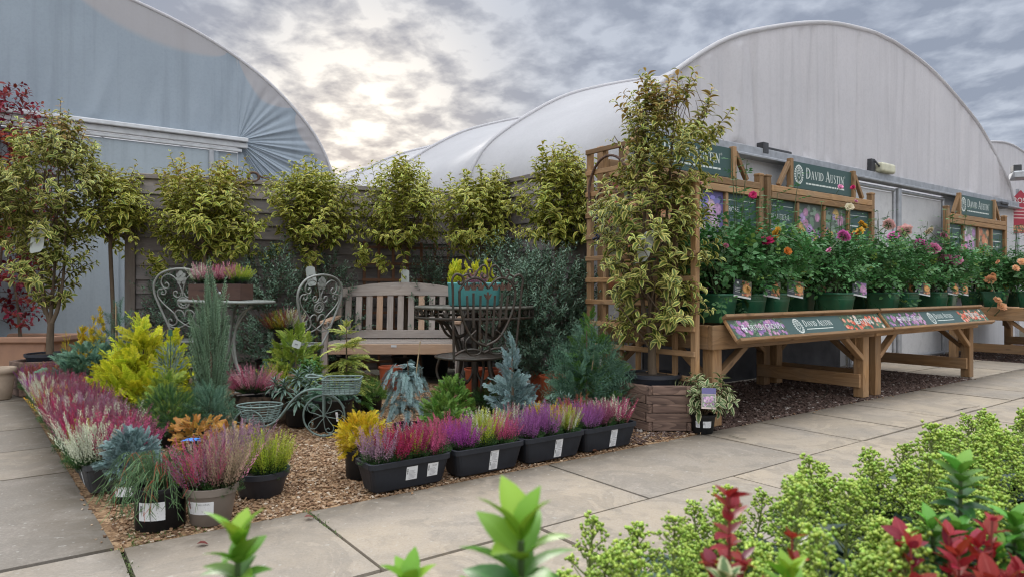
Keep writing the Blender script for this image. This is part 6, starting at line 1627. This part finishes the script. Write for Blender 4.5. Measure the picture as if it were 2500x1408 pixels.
conifer('bright green feathery conifer between weeping cypress and ornate chair', 1085, 4.32, b, M_BRIGHT, (.09, .075, .1, None))
def b(cr, st):
    cluster(cr, [(.10, .15), (.22, .17), (.38, .10), (.54, .06), (.64, .015)], 120, SPR, (.09, .15), (15, 60), .65, jit=.25, lump=.2); stem(st, .6)
conifer('blue conifer with a narrow pointed top beside the ornate chair', 1250, 4.68, b, M_BLUEC, (.1, .085, .12, None))
def b(cr, st):
    cluster(cr, [(.12, .22), (.26, .31), (.45, .28), (.62, .14), (.72, .05)], 300, [NDL_L, NDL_L, SPR_F[0]], (.12, .2), (5, 55), .78, jit=.35, lump=.2)
    stem(st, .7)
t = conifer('large mixed blue and green juniper leaning before the trellis, with a cane', 1432, 4.98, b, M_BLUEG, (.14, .12, .16, None)); stake(t, .02, -.15, .42, .62, .03)
mb = MB(); cluster(mb, [(.2, .22), (.42, .25), (.66, .12), (.78, .03)], 120, SPR, (.10, .15), (20, 60), .75, jit=.3, c=(.06, .08, 0)); mb.build('bright_foliage', M_BRIGHT, t)
# spurge rosettes
def spurge(label, px, Y, heads, rz=0, z=0):
    x, y, _ = XY(px, Y); T = thing('spurge', label, 'plant', (x, y, z), rz, 'blue-green rosette plants'); put_pot(T, .1, .085, .13, M_POT)
    cr, st = MB(), MB()
    for dx, dy, h, s in heads:
        n = 34; a = np.arange(n)*2.39996; t = np.arange(n)/n; el = np.radians(-18+95*t**1.3)
        d = np.c_[np.cos(a)*np.cos(el), np.sin(a)*np.cos(el), np.sin(el)]
        inst(cr, L_STRAP, frames(d), np.array([dx, dy, h])+np.c_[0*a, 0*a, -.05+.06*t], s*(1-.5*t)*rng.uniform(.9, 1.1, n)); tube(st, [(0, 0, .1), (dx, dy, h)], .005, 6)
    cr.build('foliage', M_EUPH, T, True); st.build('stem', M_STEM, T)
spurge('blue-green spurge with whorled rosettes spilling over the log planter', 730, 4.92, [(-.10, -.03, .30, .125), (-.02, .03, .36, .13), (.09, -.0, .33, .125), (.03, -.13, .235, .13), (-.17, -.02, .32, .11), (.14, -.08, .27, .11), (.04, .12, .38, .11)])
spurge('small blue-green rosette plant behind the purple heather trough', 1370, 4.62, [(-.07, 0, .235, .085), (.05, -.02, .245, .09), (0, .08, .25, .08)])
# log planter with heather
lg = thing('log_planter', 'rough bark-covered half log planter full of plants behind the tricycle', 'planter', (-1.83, 5.12, -.01), math.radians(8))
mb = MB(); n = 30; rows_ = []
for z, k in ((0, .86), (.04, .97), (.12, 1.02), (.19, 1.0), (.215, .98), (.205, .90), (.15, .88)):
    a = np.linspace(0, 2*PI, n, endpoint=False); j = 1+rng.normal(0, .025, n); rows_.append(np.c_[.30*k*j*np.cos(a), .17*k*j*np.sin(a), np.full(n, z)+rng.normal(0, .004, n)])
mb.add(np.vstack(rows_), [[i*n+j, i*n+(j+1) % n, (i+1)*n+(j+1) % n, (i+1)*n+j] for i in range(6) for j in range(n)]); mb.build('shell', M_LOG, lg)
mb = MB(); v = np.vstack([rows_[-1], [[0, 0, .16]]]); mb.add(v, [[i, (i+1) % n, n] for i in range(n)]); mb.build('soil', M_SOIL, lg)
mb = MB(); bar(mb, (-.22, -.14, .225), (.05, .02, .225), .02, .008); bar(mb, (-.18, -.16, .23), (.10, -.02, .23), .018, .008); mb.build('slats', M_FENCE, lg)
x, y, _ = XY(618, 5.05); T = thing('potted_heather', 'pink heather mound leaning out of the log planter', 'potted plant', (x, y, .17), 0, 'heathers around the log planter')
put_pot(T, .09, .07, .09, M_POT); heather(T, (('pink', .75), ('rose', .25)), (0, -.02, .06), N=120, R=.11, L=(.17, .27), tilt=.95)
x, y, _ = XY(670, 5.3); T = thing('potted_heather', 'small yellow-green heather behind the pink mound', 'potted plant', (x, y, 0), 0, 'heathers around the log planter')
put_pot(T, .08, .065, .22, M_POT); heather(T, 'lime', (0, 0, .2), N=70, L=(.14, .26))
def b(cr, st): cluster(cr, [(.2, .14), (.36, .2), (.55, .16), (.70, .05)], 130, SPR, (.10, .15), (5, 55), .72, jit=.3); stem(st, .6)
t = conifer('fresh green lacy thuja with a pale tag, in front of the turned cream chair', 722, 5.5, b, M_LIME, (.11, .09, .15, None)); plant_tag(t, (.03, -.20, .555), (1, 0, -.35), (.35, 0, 1), .065, .06)
def b(cr, st):
    n = 420; P, out, h, R, q = sample_prof([(.25, .07), (.34, .11), (.46, .08)], n, .95)
    inst(cr, leafT(.9, .3, .1, 2, .7), frames(unit(out+rng.normal(0, .5, (n, 3)))), P, rng.uniform(.02, .034, n))
conifer('small bright ivy-leaved bush beside the lacy thuja', 755, 5.35, b, M_IVY, (.09, .075, .22, None), name='ivy_bush', cat_='plant')
def b(cr, st):
    for z, r, n, e in ((.28, .21, 26, -14), (.36, .22, 24, -8), (.46, .19, 18, 0), (.56, .15, 14, 10), (.66, .08, 9, 30), (.71, .03, 8, 62)):
        a = rng.uniform(0, 6.3, n); el = np.radians(e)+rng.normal(0, .22, n); d = np.c_[np.cos(a)*np.cos(el), np.sin(a)*np.cos(el), np.sin(el)]
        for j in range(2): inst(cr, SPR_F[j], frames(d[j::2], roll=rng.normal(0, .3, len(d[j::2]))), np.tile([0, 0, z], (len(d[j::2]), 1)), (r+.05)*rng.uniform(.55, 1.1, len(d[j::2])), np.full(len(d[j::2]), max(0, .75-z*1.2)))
    tube(st, [(0, 0, .08), (0, 0, .72)], [.012, .003], 7)
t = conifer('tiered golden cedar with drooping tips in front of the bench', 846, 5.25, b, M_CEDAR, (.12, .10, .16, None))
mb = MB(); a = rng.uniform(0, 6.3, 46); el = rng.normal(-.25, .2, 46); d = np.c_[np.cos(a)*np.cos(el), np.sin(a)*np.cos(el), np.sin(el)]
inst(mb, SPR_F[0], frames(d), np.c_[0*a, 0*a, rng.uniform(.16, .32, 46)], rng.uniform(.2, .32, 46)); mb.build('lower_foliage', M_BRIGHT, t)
# black pot with a blue trailing conifer behind the wheel
def b(cr, st): cluster(cr, [(.20, .08), (.25, .15), (.31, .10)], 90, SPR_F, (.08, .13), (-35, 30), .8, jit=.35)
conifer('trailing blue-green conifer in a large black pot behind the tricycle wheel', 812, 4.83, b, M_BLUEG, (.15, .125, .225, None))
# small bushes filling the shade
for px, Y, h, r, m, lab in ((905, 5.6, .22, .15, M_BRIGHT, 'low shady conifer under the front edge of the bench'), (655, 5.75, .34, .16, M_BLUEG, 'dark conifer behind the log planter in the shade'), (1500, 5.3, .40, .2, M_GREEN, 'dark green bush at the foot of the tall trellis'),
                            (1195, 5.35, .22, .13, M_GREEN, 'low dark bush under the ornate chair legs')):
    conifer(lab, px, Y, lambda cr, st: cluster(cr, [(.08, r*.7), (h*.5, r), (h, r*.25)], 150, NDL, (.07, .11), (0, 60), .75, jit=.35), m)
# orange-brown plastic pots in the shade
for px, Y, r, h, lab in ((1215, 6.15, .14, .27, 'orange-brown plastic pot in shade beneath the round table'), (1165, 6.35, .12, .25, 'orange-brown plastic pot deep under the round table'), (1352, 5.45, .115, .30, 'tall orange plastic pot beside the large juniper'), (955, 6.6, .12, .24, 'dark red plastic pot in the shade under the bench')):
    x, y, _ = XY(px, Y); T = thing('plant_pot', lab, 'pot', (x, y, 0), 0, 'orange plastic pots in the shade'); put_pot(T, r, r*.86, h, M_ORANGE)
# heathers on the table and chair, planter box and teal planter
bx = thing('wooden_box', 'dark reddish wooden box with a metal clasp on the cream table', 'box', (-2.565, 5.93, .895), math.radians(-3))
mb = MB(); L, W, h = .465, .24, .14
for y in (-W/2, W/2): box(mb, (0, y, h/2+.003), (L, .014, h))
for x in (-L/2+.007, L/2-.007): box(mb, (x, 0, h/2+.003), (.014, W-.016, h-.003))
mb.build('sides', M_BOX, bx, bevel=.003)
mb = MB(); box(mb, (0, 0, .075), (L-.03, W-.03, .12)); mb.build('liner', M_POT, bx)
mb = MB(); bar(mb, (.02, -W/2-.009, .115), (.085, -W/2-.009, .01), .005, .018, (0, 1, 0)); mb.build('strap', M_DARK, bx, bevel=.002)
mb = MB(); lathe(mb, [(0, -.004), (.012, 0), (.008, .006), (0, .007)], 10, c=(0, 0, 0)); k = mb.build('clasp', M_ALU, bx); k.location = (.05, -W/2-.014, .068); k.rotation_euler = (PI/2, 0, 0)
for dx, k_, lab in ((-.165, (('pink', .55), ('white', .45)), 'pale pink heather at the table box end nearest the empty chair'), (-.05, (('rose', .8), ('white', .2)), 'rose-red heather in the middle of the table box'), (.06, (('pink', .8), ('rose', .2)), 'dusky pink heather in the table box behind the clasp'), (.17, 'lime', 'lime-green heather at the end of the table box')):
    T = thing('potted_heather', lab, 'potted plant', (-2.565+dx, 5.93, 1.0), 0, 'heathers in the table box'); put_pot(T, .06, .05, .07, M_POT); heather(T, k_, (0, -.02, .05), N=75, R=.065, L=(.12, .19), tilt=.65)
x, y = -2.13, 6.30; T = thing('potted_heather', 'red, green and cream heather bowl on the seat of the turned cream chair', 'potted plant', (x, y, .498), 0, 'heathers on the furniture')
put_pot(T, .11, .085, .12, M_POT)
for dx, k_ in ((-.09, (('rust', .8), ('lime', .2))), (-.02, (('lime', .7), ('gold', .3))), (.05, (('rust', .5), ('dusk', .5))), (.11, 'white')): heather(T, k_, (dx*.8, -.01, .10), N=60, R=.06, L=(.16, .25), tilt=.75)
tp_ = thing('teal_planter', 'shiny teal enamel planter on the round iron table', 'planter', (-.315, 5.55, .858), math.radians(4))
mb = MB(); 
def rr(w, d, z, c=.035):
    p = []
    for q, (sx, sy) in enumerate(((1, 1), (-1, 1), (-1, -1), (1, -1))):
        for e in range(5): an = math.radians(90*q+e*22.5); p.append((sx*(w-c)+c*math.cos(an), sy*(d-c)+c*math.sin(an), z))
    return p
R_ = [rr(.19, .095, 0), rr(.205, .108, .012), rr(.213, .115, .17), rr(.218, .12, .178), rr(.218, .12, .19), rr(.207, .109, .19), rr(.2, .1, .12)]; k = 20
mb.add(np.array(R_).reshape(-1, 3), [[i*k+j, i*k+(j+1) % k, (i+1)*k+(j+1) % k, (i+1)*k+j] for i in range(6) for j in range(k)]); mb.build('shell', M_TEAL, tp_, True)
mb = MB(); box(mb, (0, 0, .15), (.39, .19, .02)); mb.build('soil', M_SOIL, tp_)
for dx, k_, lab in ((-.155, 'gold', 'left bright yellow spiky conifer in the teal planter'), (-.01, 'gold', 'middle yellow spiky conifer behind the heather in the teal planter'), (.11, 'gold', 'yellow spiky conifer at the ornate chair end of the teal planter')):
    T = thing('small_conifer', lab, 'conifer', (-.315+dx, 5.57, 1.01), 0, 'yellow conifers in the teal planter'); cr = MB()
    for i in range(8): ox, oy = rng.normal(0, .028, 2); cluster(cr, [(0, .018), (.08, .026), (rng.uniform(.15, .21), .008)], 26, SPR_S, (.04, .06), (55, 80), .7, (ox, oy, 0), .2)
    cr.build('foliage', M_GOLD, T); mb = MB(); tube(mb, [(0, 0, -.03), (0, 0, .15)], .006, 6); mb.build('stem', M_TRUNK, T)
T = thing('small_heather', 'dusky purple heather in the middle of the teal planter', 'plant', (-.29, 5.49, 1.01), 0); heather(T, (('dusk', .5), ('mauve', .5)), (0, 0, -.01), N=80, R=.06, L=(.10, .16), tilt=.6)
mb = MB(); tube(mb, [(0, 0, -.05), (0, 0, .03)], .006, 6); mb.build('stem', M_TRUNK, T)
# small variegated skimmia with picture label at the end of the bed
x, y, _ = XY(1716, 4.70); T = thing('potted_shrub', 'small cream-edged shrub with a picture card in a black pot by the front table leg', 'potted plant', (x, y, -.005), 0)
put_pot(T, .088, .068, .135, M_POT); sticker(T, .079, .07, .10, .058, .045, head=False, slope=.1); sticker(T, .079, .07, -.72, .03, .045, 'small_label', head=False, slope=.1)
cr, tw = MB(), MB(); shoots(cr, [(.12, .07), (.22, .16), (.32, .13)], 30, 10, leafT(.4, .7, .3, 4), (.07, .11), (.065, .10), (1., .6), (.3, .9), .9, lean=.95, c=(.035, 0, 0), b=0., tw=tw, twr=.004)
for i in range(12): a = i*2.4; tube(tw, cat([(0, 0, .1), (.035+.05*math.cos(a), .05*math.sin(a), .2), (.035+.1*math.cos(a), .1*math.sin(a), .3)], 4), .004, 5)
cr.build('foliage', M_SKVAR, T, True); tw.build('stems', M_TWIG, T)
mb = MB(); n = 40; P = np.array([[.0, -.1, .25], [.06, -.06, .28], [.1, 0, .3]])[rng.integers(0, 3, n)]+rng.normal(0, .012, (n, 3)); inst(mb, OCT, frames(rng.normal(0, 1, (n, 3))), P, .006); mb.build('flower_buds', FOL('red_bud', [(0, (.3, .08, .05)), (1, (.42, .14, .08))], trans=0), T, True)
mb = MB(); fl = Flat(mb, (-.062, -.185, .20), (1, -.05, -.04), (.05, .12, 1), .0006); fl.rect(0, 0, .095, .14, (.6, .5, .47), 0); fl.rect(0, .10, .095, .04, (.14, .13, .28), 1); fl.photo(.004, .012, .087, .085, 'pinkhaze', 5, 1); mb.build('picture_card', M_PRINT, T)
# dry leaves on the ground
for px, py, lab in ((1447, 1104, 'dry red leaf on the kerb by the lilac heather trough'), (480, 1334, 'dry brown leaf near the bed corner'), (742, 1268, 'brown leaf scrap on the paving edge below the bare mulch')):
    Y = F/(py-CY); x, y, _ = XY(px, Y); mb = MB(); inst(mb, leafT(.7, .8, .3, 3), frames(np.array([[1, .4, .25]])), np.zeros((1, 3))+[0, 0, .012], np.array([.045])); o = mb.build('fallen_leaf', FOL('dry_leaf', [(0, (.16, .05, .03)), (1, (.22, .08, .05))]), None, True, loc=(x, y, 0)); tag(o, lab, 'leaf')

# ------------------------------------------------------------------ plants at the viewer's side, on a nursery bench along the path
FU = lambda s, n, z=0.: U*s+V*n+Zv*z
nb = thing('nursery_bench', 'low slatted sales bench under the green flower heads beside the viewer', 'bench', FU(.75, .2), ANG)
mb = MB()
for i in range(9): box(mb, (0, -.50+i*.118, .29), (3.6, .10, .022))
mb.build('slatted_top', M_PINE2, nb, bevel=.003)
mb = MB(); box(mb, (0, .50, .28), (3.6, .03, .10)); box(mb, (0, -.58, .28), (3.6, .03, .10)); mb.build('edge_boards', M_PINE2, nb, bevel=.003)
for x in (-1.7, 0, 1.7):
    for y in (-.52, .44): mb = MB(); box(mb, (x, y, .135), (.08, .08, .27)); mb.build('leg', M_PINE2, nb, bevel=.004)
def panicle_mesh(seed, n=230, loose=0.):
    r = np.random.default_rng(seed); bd, st = MB(), MB(); P = []
    hgt, w = .095, .042
    tube(st, [(0, 0, -.10), (0, 0, 0), (.002, 0, hgt)], [.0028, .0022, .0008], 6)
    nb_ = 26
    for i in range(nb_):
        t = (i+.5)/nb_; z = .004+hgt*.92*t; a = i*2.4+r.random()*.5; L = w*(1.08-.82*t**1.15)*r.uniform(.8, 1.15)
        el = math.radians(28+25*t); d = np.array([math.cos(a)*math.cos(el), math.sin(a)*math.cos(el), math.sin(el)]); b_ = np.array([0, 0, z]); e = b_+d*L
        tube(st, [b_, e], [.0011, .0006], 4)
        for q in range(int(n/nb_)):
            f = r.uniform(.5, 1.02) if q else 1.; off = unit(r.normal(0, 1, 3))*(.0085 if q else .002)*r.uniform(.5, 1.1); off[2] = abs(off[2])*.8
            P.append(b_+d*L*f+off)
    P = np.array(P)
    inst(bd, OCT, frames(r.normal(0, 1, (len(P), 3))), P, r.uniform(.0020, .0031, len(P)), None, 0, r.random(len(P)))
    k = MB(); k.v, k.f, k.c, k.t, k.n = bd.v, bd.f, bd.c, bd.t, bd.n
    off = k.n
    for v, c, t in zip(st.v, st.c, st.t): k.v.append(v); k.c.append(c); k.t.append(t); k.n += len(v)
    for f, m in st.f: k.f.append((f+off, 1))
    me = k.mesh('flower_head', True); me.materials.append(M_BUD); me.materials.append(M_SSTEM); return me
PAN = [panicle_mesh(40+i, 240+18*i) for i in range(5)]
def skimmia(label, s, n, nh, seed, ztop=.685, R=.17):
    r = np.random.default_rng(seed); loc = FU(s, n, .301); T = thing('skimmia', label, 'shrub', loc, r.uniform(0, 6), 'green-budded shrubs on the sales bench')
    T.rotation_euler = (0, 0, 0)
    put_pot(T, .10, .08, .13, M_POT)
    lv, st = MB(), MB(); zt = ztop-.301; hs = []
    for i in range(nh):
        for _ in range(40):
            a = r.uniform(0, 6.3); q = R*math.sqrt(r.random()); p = np.array([q*math.cos(a), q*math.sin(a), zt-.095-.35*q*q/R-r.uniform(0, .035)])
            if all(np.linalg.norm((p-h)[:2]) > .082 for h in hs): break
        hs.append(p)
        o = obj('flower_head', PAN[i % 5], None, T, loc=p); o.rotation_euler = (r.normal(0, .10)-p[1]*1.0, r.normal(0, .10)+p[0]*1.2, r.uniform(0, 6)); sc = r.uniform(1.05, 1.4); o.scale = (sc, sc, sc*r.uniform(.9, 1.1))
        tube(st, cat([(0, 0, .1), p*[.5, .5, .6], p-[0, 0, .04]], 4), .004, 5)
        m = 9; a = np.arange(m)*2.4+r.uniform(0, 6); el = r.uniform(.05, 1.0, m); d = np.c_[np.cos(a)*np.cos(el), np.sin(a)*np.cos(el), np.sin(el)]
        inst(lv, L_SKI, frames(d, roll=r.normal(0, .3, m)), p+np.c_[0*a, 0*a, -.01-.05*r.random(m)], r.uniform(.08, .125, m), np.clip(r.normal(.1, .2, m), 0, .6))
    m = 120; P, out, h, R_, q = sample_prof([(.12, R*.6), (zt-.14, R*1.05)], m, .95)
    inst(lv, L_SKI, frames(unit(out+rng.normal(0, .35, (m, 3)))), P, rng.uniform(.055, .085, m))
    lv.build('leaves', M_SKI, T, True); st.build('stems', M_SSTEM, T)
sk = [(.52, .585, 5, 'green-budded skimmia at the path-side corner of the bench, lowest in the picture'), (.70, .60, 15, 'green-budded skimmia behind the tall red barberry shoot'), (.98, .58, 17, 'green-budded skimmia second along the path edge after the red shoot'), (1.27, .59, 17, 'green-budded skimmia midway along the path edge of the bench'),
      (1.56, .58, 17, 'green-budded skimmia with its heads close to the upper paving joint'), (1.86, .58, 16, 'green-budded skimmia near the far end of the bench'), (2.16, .57, 14, 'green-budded skimmia farthest along, cut off by the picture edge'),
      (.62, .40, 12, 'green-budded skimmia right beside the small red barberry sprig'), (.86, .345, 15, 'green-budded skimmia in front of the bright green spindle shoots'), (1.14, .34, 15, 'green-budded skimmia behind the larger red barberry'), (1.42, .33, 14, 'green-budded skimmia beside the dark-stemmed spindle shoot')]
for i, (s, n, nh, lab) in enumerate(sk): skimmia(lab, s, n, nh, 100+i, .675+.012*(i % 3))
def shoot_plant(label, name, cat_, px, Y, pytop, m, k, S, lean=(0, 0), T_=L_EUO, open_=.95, tip=.22, group=None, extra=(), whorl=5, base_z=.301, dens=.021, alt=True):
    """upright shoots rising from a pot on the bench"""
    x, y, _ = XY(px, Y); T = thing(name, label, cat_, (x, y, base_z), 0, group)
    put_pot(T, .075, .06, .11, M_POT); lv, st = MB(), MB()
    for (dx, dy, zt, sc) in ((0, 0, H-(pytop-CY)/F*Y, 1.),)+tuple(extra):
        top = np.array([dx+lean[0], dy+lean[1], zt-base_z-S*sc*.75]); p = cat([(0, 0, .08), top*[.7, .7, .5], top], 8); tube(st, p, np.linspace(.005, .0025, len(p)), 6)
        n = int((zt-base_z)/dens)
        for i in range(n):
            t = i/(n-1); z = .14+(top[2]-.14)*t; c = np.array([np.interp(z, p[:, 2], p[:, 0]), np.interp(z, p[:, 2], p[:, 1]), z])
            a = np.arange(whorl)*2*PI/whorl+i*.9+rng.normal(0, .2, whorl); el = np.full(whorl, math.radians(8+58*max(0, (t-.84)/.16)))+rng.normal(0, .12, whorl)
            d = np.c_[np.cos(a)*np.cos(el), np.sin(a)*np.cos(el), np.sin(el)]
            b_ = np.full(whorl, np.clip((t-.86)/.14, 0, 1)*1. if alt else 0.)
            inst(lv, T_, frames(d, roll=rng.normal(0, .25, whorl)), np.tile(c, (whorl, 1)), S*sc*rng.uniform(.75, 1.05, whorl)*(1. if t < .9 else .9), b_)
    lv.build('leaves', m, T, True); st.build('stem', M_STEM, T, True); return T
shoot_plant('blurred green spindle shoot close to the lens, below the taupe pot', 'spindle_shrub', 'shrub', 580, .58, 1238, M_EUO, 0, .046, group='green spindle shoots near the viewer')
shoot_plant('tallest blurred green spindle shoot, in the middle of the near edge', 'spindle_shrub', 'shrub', 1272, .50, 1172, M_EUO, 0, .060, group='green spindle shoots near the viewer', extra=((-.024, .0, .79, .75), (.03, .01, .72, .6)), whorl=4)
shoot_plant('low green spindle tip just showing at the bottom edge', 'spindle_shrub', 'shrub', 1000, .60, 1350, M_EUO, 0, .042, group='green spindle shoots near the viewer')
shoot_plant('dark-stemmed spindle shoot standing above the skimmia heads', 'spindle_shrub', 'shrub', 2345, .86, 1090, M_EUOD, 0, .046, group='green spindle shoots near the viewer', extra=((-.055, -.03, .735, .95), (-.02, -.03, .73, .9), (.025, -.03, .705, .9), (.06, -.02, .70, .9)), whorl=4, dens=.016)
shoot_plant('yellow-green spindle tip beneath the small red sprig', 'spindle_shrub', 'shrub', 1925, .62, 1338, M_EUO, 0, .042, group='green spindle shoots near the viewer')
shoot_plant('spindle shoots with bright tips at the very edge behind the red barberry', 'spindle_shrub', 'shrub', 2478, .84, 1225, M_EUOD, 0, .042, group='green spindle shoots near the viewer', extra=((-.06, -.04, .665, .9), (.03, -.05, .64, .9), (.06, .02, .69, .9)), dens=.016)
def barberry(label, px, Y, tops, S, n_mid):
    x, y, _ = XY(px, Y); T = thing('barberry', label, 'shrub', (x, y, .301), 0, 'red barberries near the viewer'); put_pot(T, .08, .065, .11, M_POT); lv, st = MB(), MB()
    for dx, dy, zt, dens, sc in tops:
        top = np.array([dx, dy, zt-.301-S*.5]); p = cat([(0, 0, .08), top*[.75, .75, .5], top], 8); tube(st, p, np.linspace(.004, .0014, len(p)), 6)
        n = int((top[2]-.1)/dens)
        for i in range(n):
            t = i/(n-1); j = t*(len(p)-1); j0 = int(min(j, len(p)-2)); c = p[j0]+(p[j0+1]-p[j0])*(j-j0)
            w = 3; a = np.arange(w)*2.1+i*1.3+rng.normal(0, .3, w); el = rng.normal(.35+.5*(t > .93), .25, w); d = np.c_[np.cos(a)*np.cos(el), np.sin(a)*np.cos(el), np.sin(el)]
            inst(lv, L_BER, frames(d, roll=rng.normal(0, .4, w)), np.tile(c, (w, 1)), S*sc*rng.uniform(.7, 1.05, w)*(1-.35*t), np.clip(rng.normal(.75-.7*t, .3, w), 0, 1))
    lv.build('leaves', M_BERB, T, True); st.build('stems', PBR('red_stem', (.22, .04, .03), .6), T, True)
Yb_ = .66
barberry('tall upright red barberry shoot in front of the skimmia heads', 1800, Yb_, [(-.008, 0, .815, .009, 1.), (.012, .02, .745, .01, .9), (-.02, .01, .745, .009, 1.), (.028, -.01, .72, .009, 1.), (-.03, -.02, .70, .009, 1.), (.0, .03, .70, .009, 1.)], .040, 0)
barberry('small two-leaved red barberry sprig beside the tall red one', 1945, .70, [(-.005, 0, .757, .017, .95)], .034, 0)
barberry('bushy red and purple barberry at the bottom corner of the picture', 2345, .74, [(.035, 0, .765, .02, .6), (-.055, 0, .735, .014, .8), (-.015, -.02, .735, .009, 1.05), (.0, .02, .742, .010, 1.), (.03, -.03, .71, .009, 1.1), (-.03, -.04, .70, .009, 1.1), (.055, -.01, .715, .01, 1.), (.0, -.05, .72, .009, 1.1), (-.045, .03, .735, .01, 1.), (.06, .04, .735, .01, 1.), (.02, .0, .735, .009, 1.1), (-.06, -.02, .70, .009, 1.1), (.05, -.05, .70, .009, 1.1)], .042, 0)
shoot_plant('pale cream variegated shoot tip at the foot of the tall red barberry', 'variegated_shrub', 'shrub', 1772, .60, 1365, M_SKVAR, 0, .032, alt=False)

# ------------------------------------------------------------------ sky, sun, camera
w = bpy.data.worlds.new('World'); SC.world = w; w.use_nodes = True; nt = w.node_tree; nt.nodes.clear()
out = nt.nodes.new('ShaderNodeOutputWorld')
AZ, EL = math.radians(-12.8), math.radians(13.5)
sund = (math.sin(AZ)*math.cos(EL), math.cos(AZ)*math.cos(EL), math.sin(EL))
sky = nd(nt, 'ShaderNodeTexSky', sky_type='NISHITA', sun_disc=False, sun_elevation=EL, sun_rotation=AZ, air_density=1.2, dust_density=2.0)
g = nd(nt, 'ShaderNodeTexCoord').outputs['Generated']
sx = nd(nt, 'ShaderNodeSeparateXYZ', {0: g}).outputs
zc = mth(nt, 'MAXIMUM', sx[2], 0.0); inv = mth(nt, 'DIVIDE', 1., mth(nt, 'ADD', zc, .16))
pv_ = nd(nt, 'ShaderNodeCombineXYZ', {0: mth(nt, 'MULTIPLY', sx[0], inv), 1: mth(nt, 'MULTIPLY', sx[1], inv), 2: 0.}).outputs[0]
big = noise(nt, mapv(nt, pv_, (.75, .9, 1), .5), 1.0, 3, .5, .3).outputs[0]
puff = noise(nt, mapv(nt, pv_, (4.6, 3.9, 1), .35), 1.5, 6, .52, .2).outputs[0]
fine = noise(nt, mapv(nt, pv_, (9, 8, 1), .3), 1.5, 6, .6, .2).outputs[0]
dens = mth(nt, 'ADD', mth(nt, 'ADD', mth(nt, 'MULTIPLY', puff, .62), mth(nt, 'MULTIPLY', big, .42)), mth(nt, 'MULTIPLY', fine, .18))
thick = ramp(nt, dens, [(.525, 0.), (.585, .5), (.66, 1.)]).outputs[0]
dt = nd(nt, 'ShaderNodeVectorMath', {0: g, 1: sund}, operation='DOT_PRODUCT').outputs['Value']
glow = mth(nt, 'POWER', mth(nt, 'MAXIMUM', dt, 0.), 65.); glow2 = mth(nt, 'POWER', mth(nt, 'MAXIMUM', dt, 0.), 90.)
K = 5.5
def sc3(c, k=K): return tuple(x*k for x in c)
lightc = mixc(nt, glow, sc3((.405, .445, .525)), sc3((.62, .615, .61)))
lightc = mixc(nt, glow2, lightc, sc3((.80, .775, .735)))
darkc = mixc(nt, glow, sc3((.235, .27, .345)), sc3((.27, .285, .335)))
cl = mixc(nt, thick, lightc, darkc)
base = mixc(nt, .98, sky.outputs[0], cl)
# cloud brightened overhead and behind the viewer as added, unseen fill light
hi = ramp(nt, zc, [(.38, 0.), (.85, 1.)], 'EASE').outputs[0]; bk_ = mth(nt, 'MAXIMUM', mth(nt, 'MULTIPLY', sx[1], -1.), 0.)
hb = mth(nt, 'MINIMUM', mth(nt, 'ADD', hi, bk_), 1.)
base = mixc(nt, hb, base, mixc(nt, thick, sc3((.555, .57, .585)), sc3((.365, .38, .40))))
over = mth(nt, 'ADD', 1., mth(nt, 'ADD', mth(nt, 'MULTIPLY', hi, 3.6), mth(nt, 'MULTIPLY', bk_, 1.1)))
tot = nd(nt, 'ShaderNodeVectorMath', {0: base, 3: over}, operation='SCALE').outputs[0]
bg = nd(nt, 'ShaderNodeBackground', {'Color': tot, 'Strength': .12}); nt.links.new(bg.outputs[0], out.inputs[0])
sl = bpy.data.lights.new('sun', 'SUN'); sl.energy = 1.5; sl.angle = math.radians(16); sl.color = (1, .95, .88)
so = bpy.data.objects.new('sun', sl); COL.objects.link(so); so.rotation_euler = Vector(sund).to_track_quat('Z', 'Y').to_euler()
SC.view_settings.view_transform = 'Standard'; SC.view_settings.look = 'None'; SC.view_settings.exposure = .95; SC.view_settings.gamma = 1
cam = bpy.data.cameras.new('camera'); co = bpy.data.objects.new('camera', cam); COL.objects.link(co)
co.location = (0, 0, H); co.rotation_euler = (PI/2, 0, 0); cam.sensor_width = 36; cam.lens = 36*F/2500; cam.clip_end = 2000; cam.clip_start = .02
cam.dof.use_dof = True; cam.dof.focus_distance = 5.2; cam.dof.aperture_fstop = 6.8
SC.camera = co
SC.cycles.max_bounces = 6; SC.cycles.diffuse_bounces = 2; SC.cycles.transmission_bounces = 4; SC.cycles.transparent_max_bounces = 4; SC.cycles.caustics_reflective = False; SC.cycles.caustics_refractive = False
SC.cycles.use_denoising = True; SC.cycles.denoising_prefilter = 'ACCURATE'; SC.cycles.pixel_filter_type = 'BLACKMAN_HARRIS'; SC.cycles.filter_width = 1.15; SC.cycles.sample_clamp_indirect = 4.0
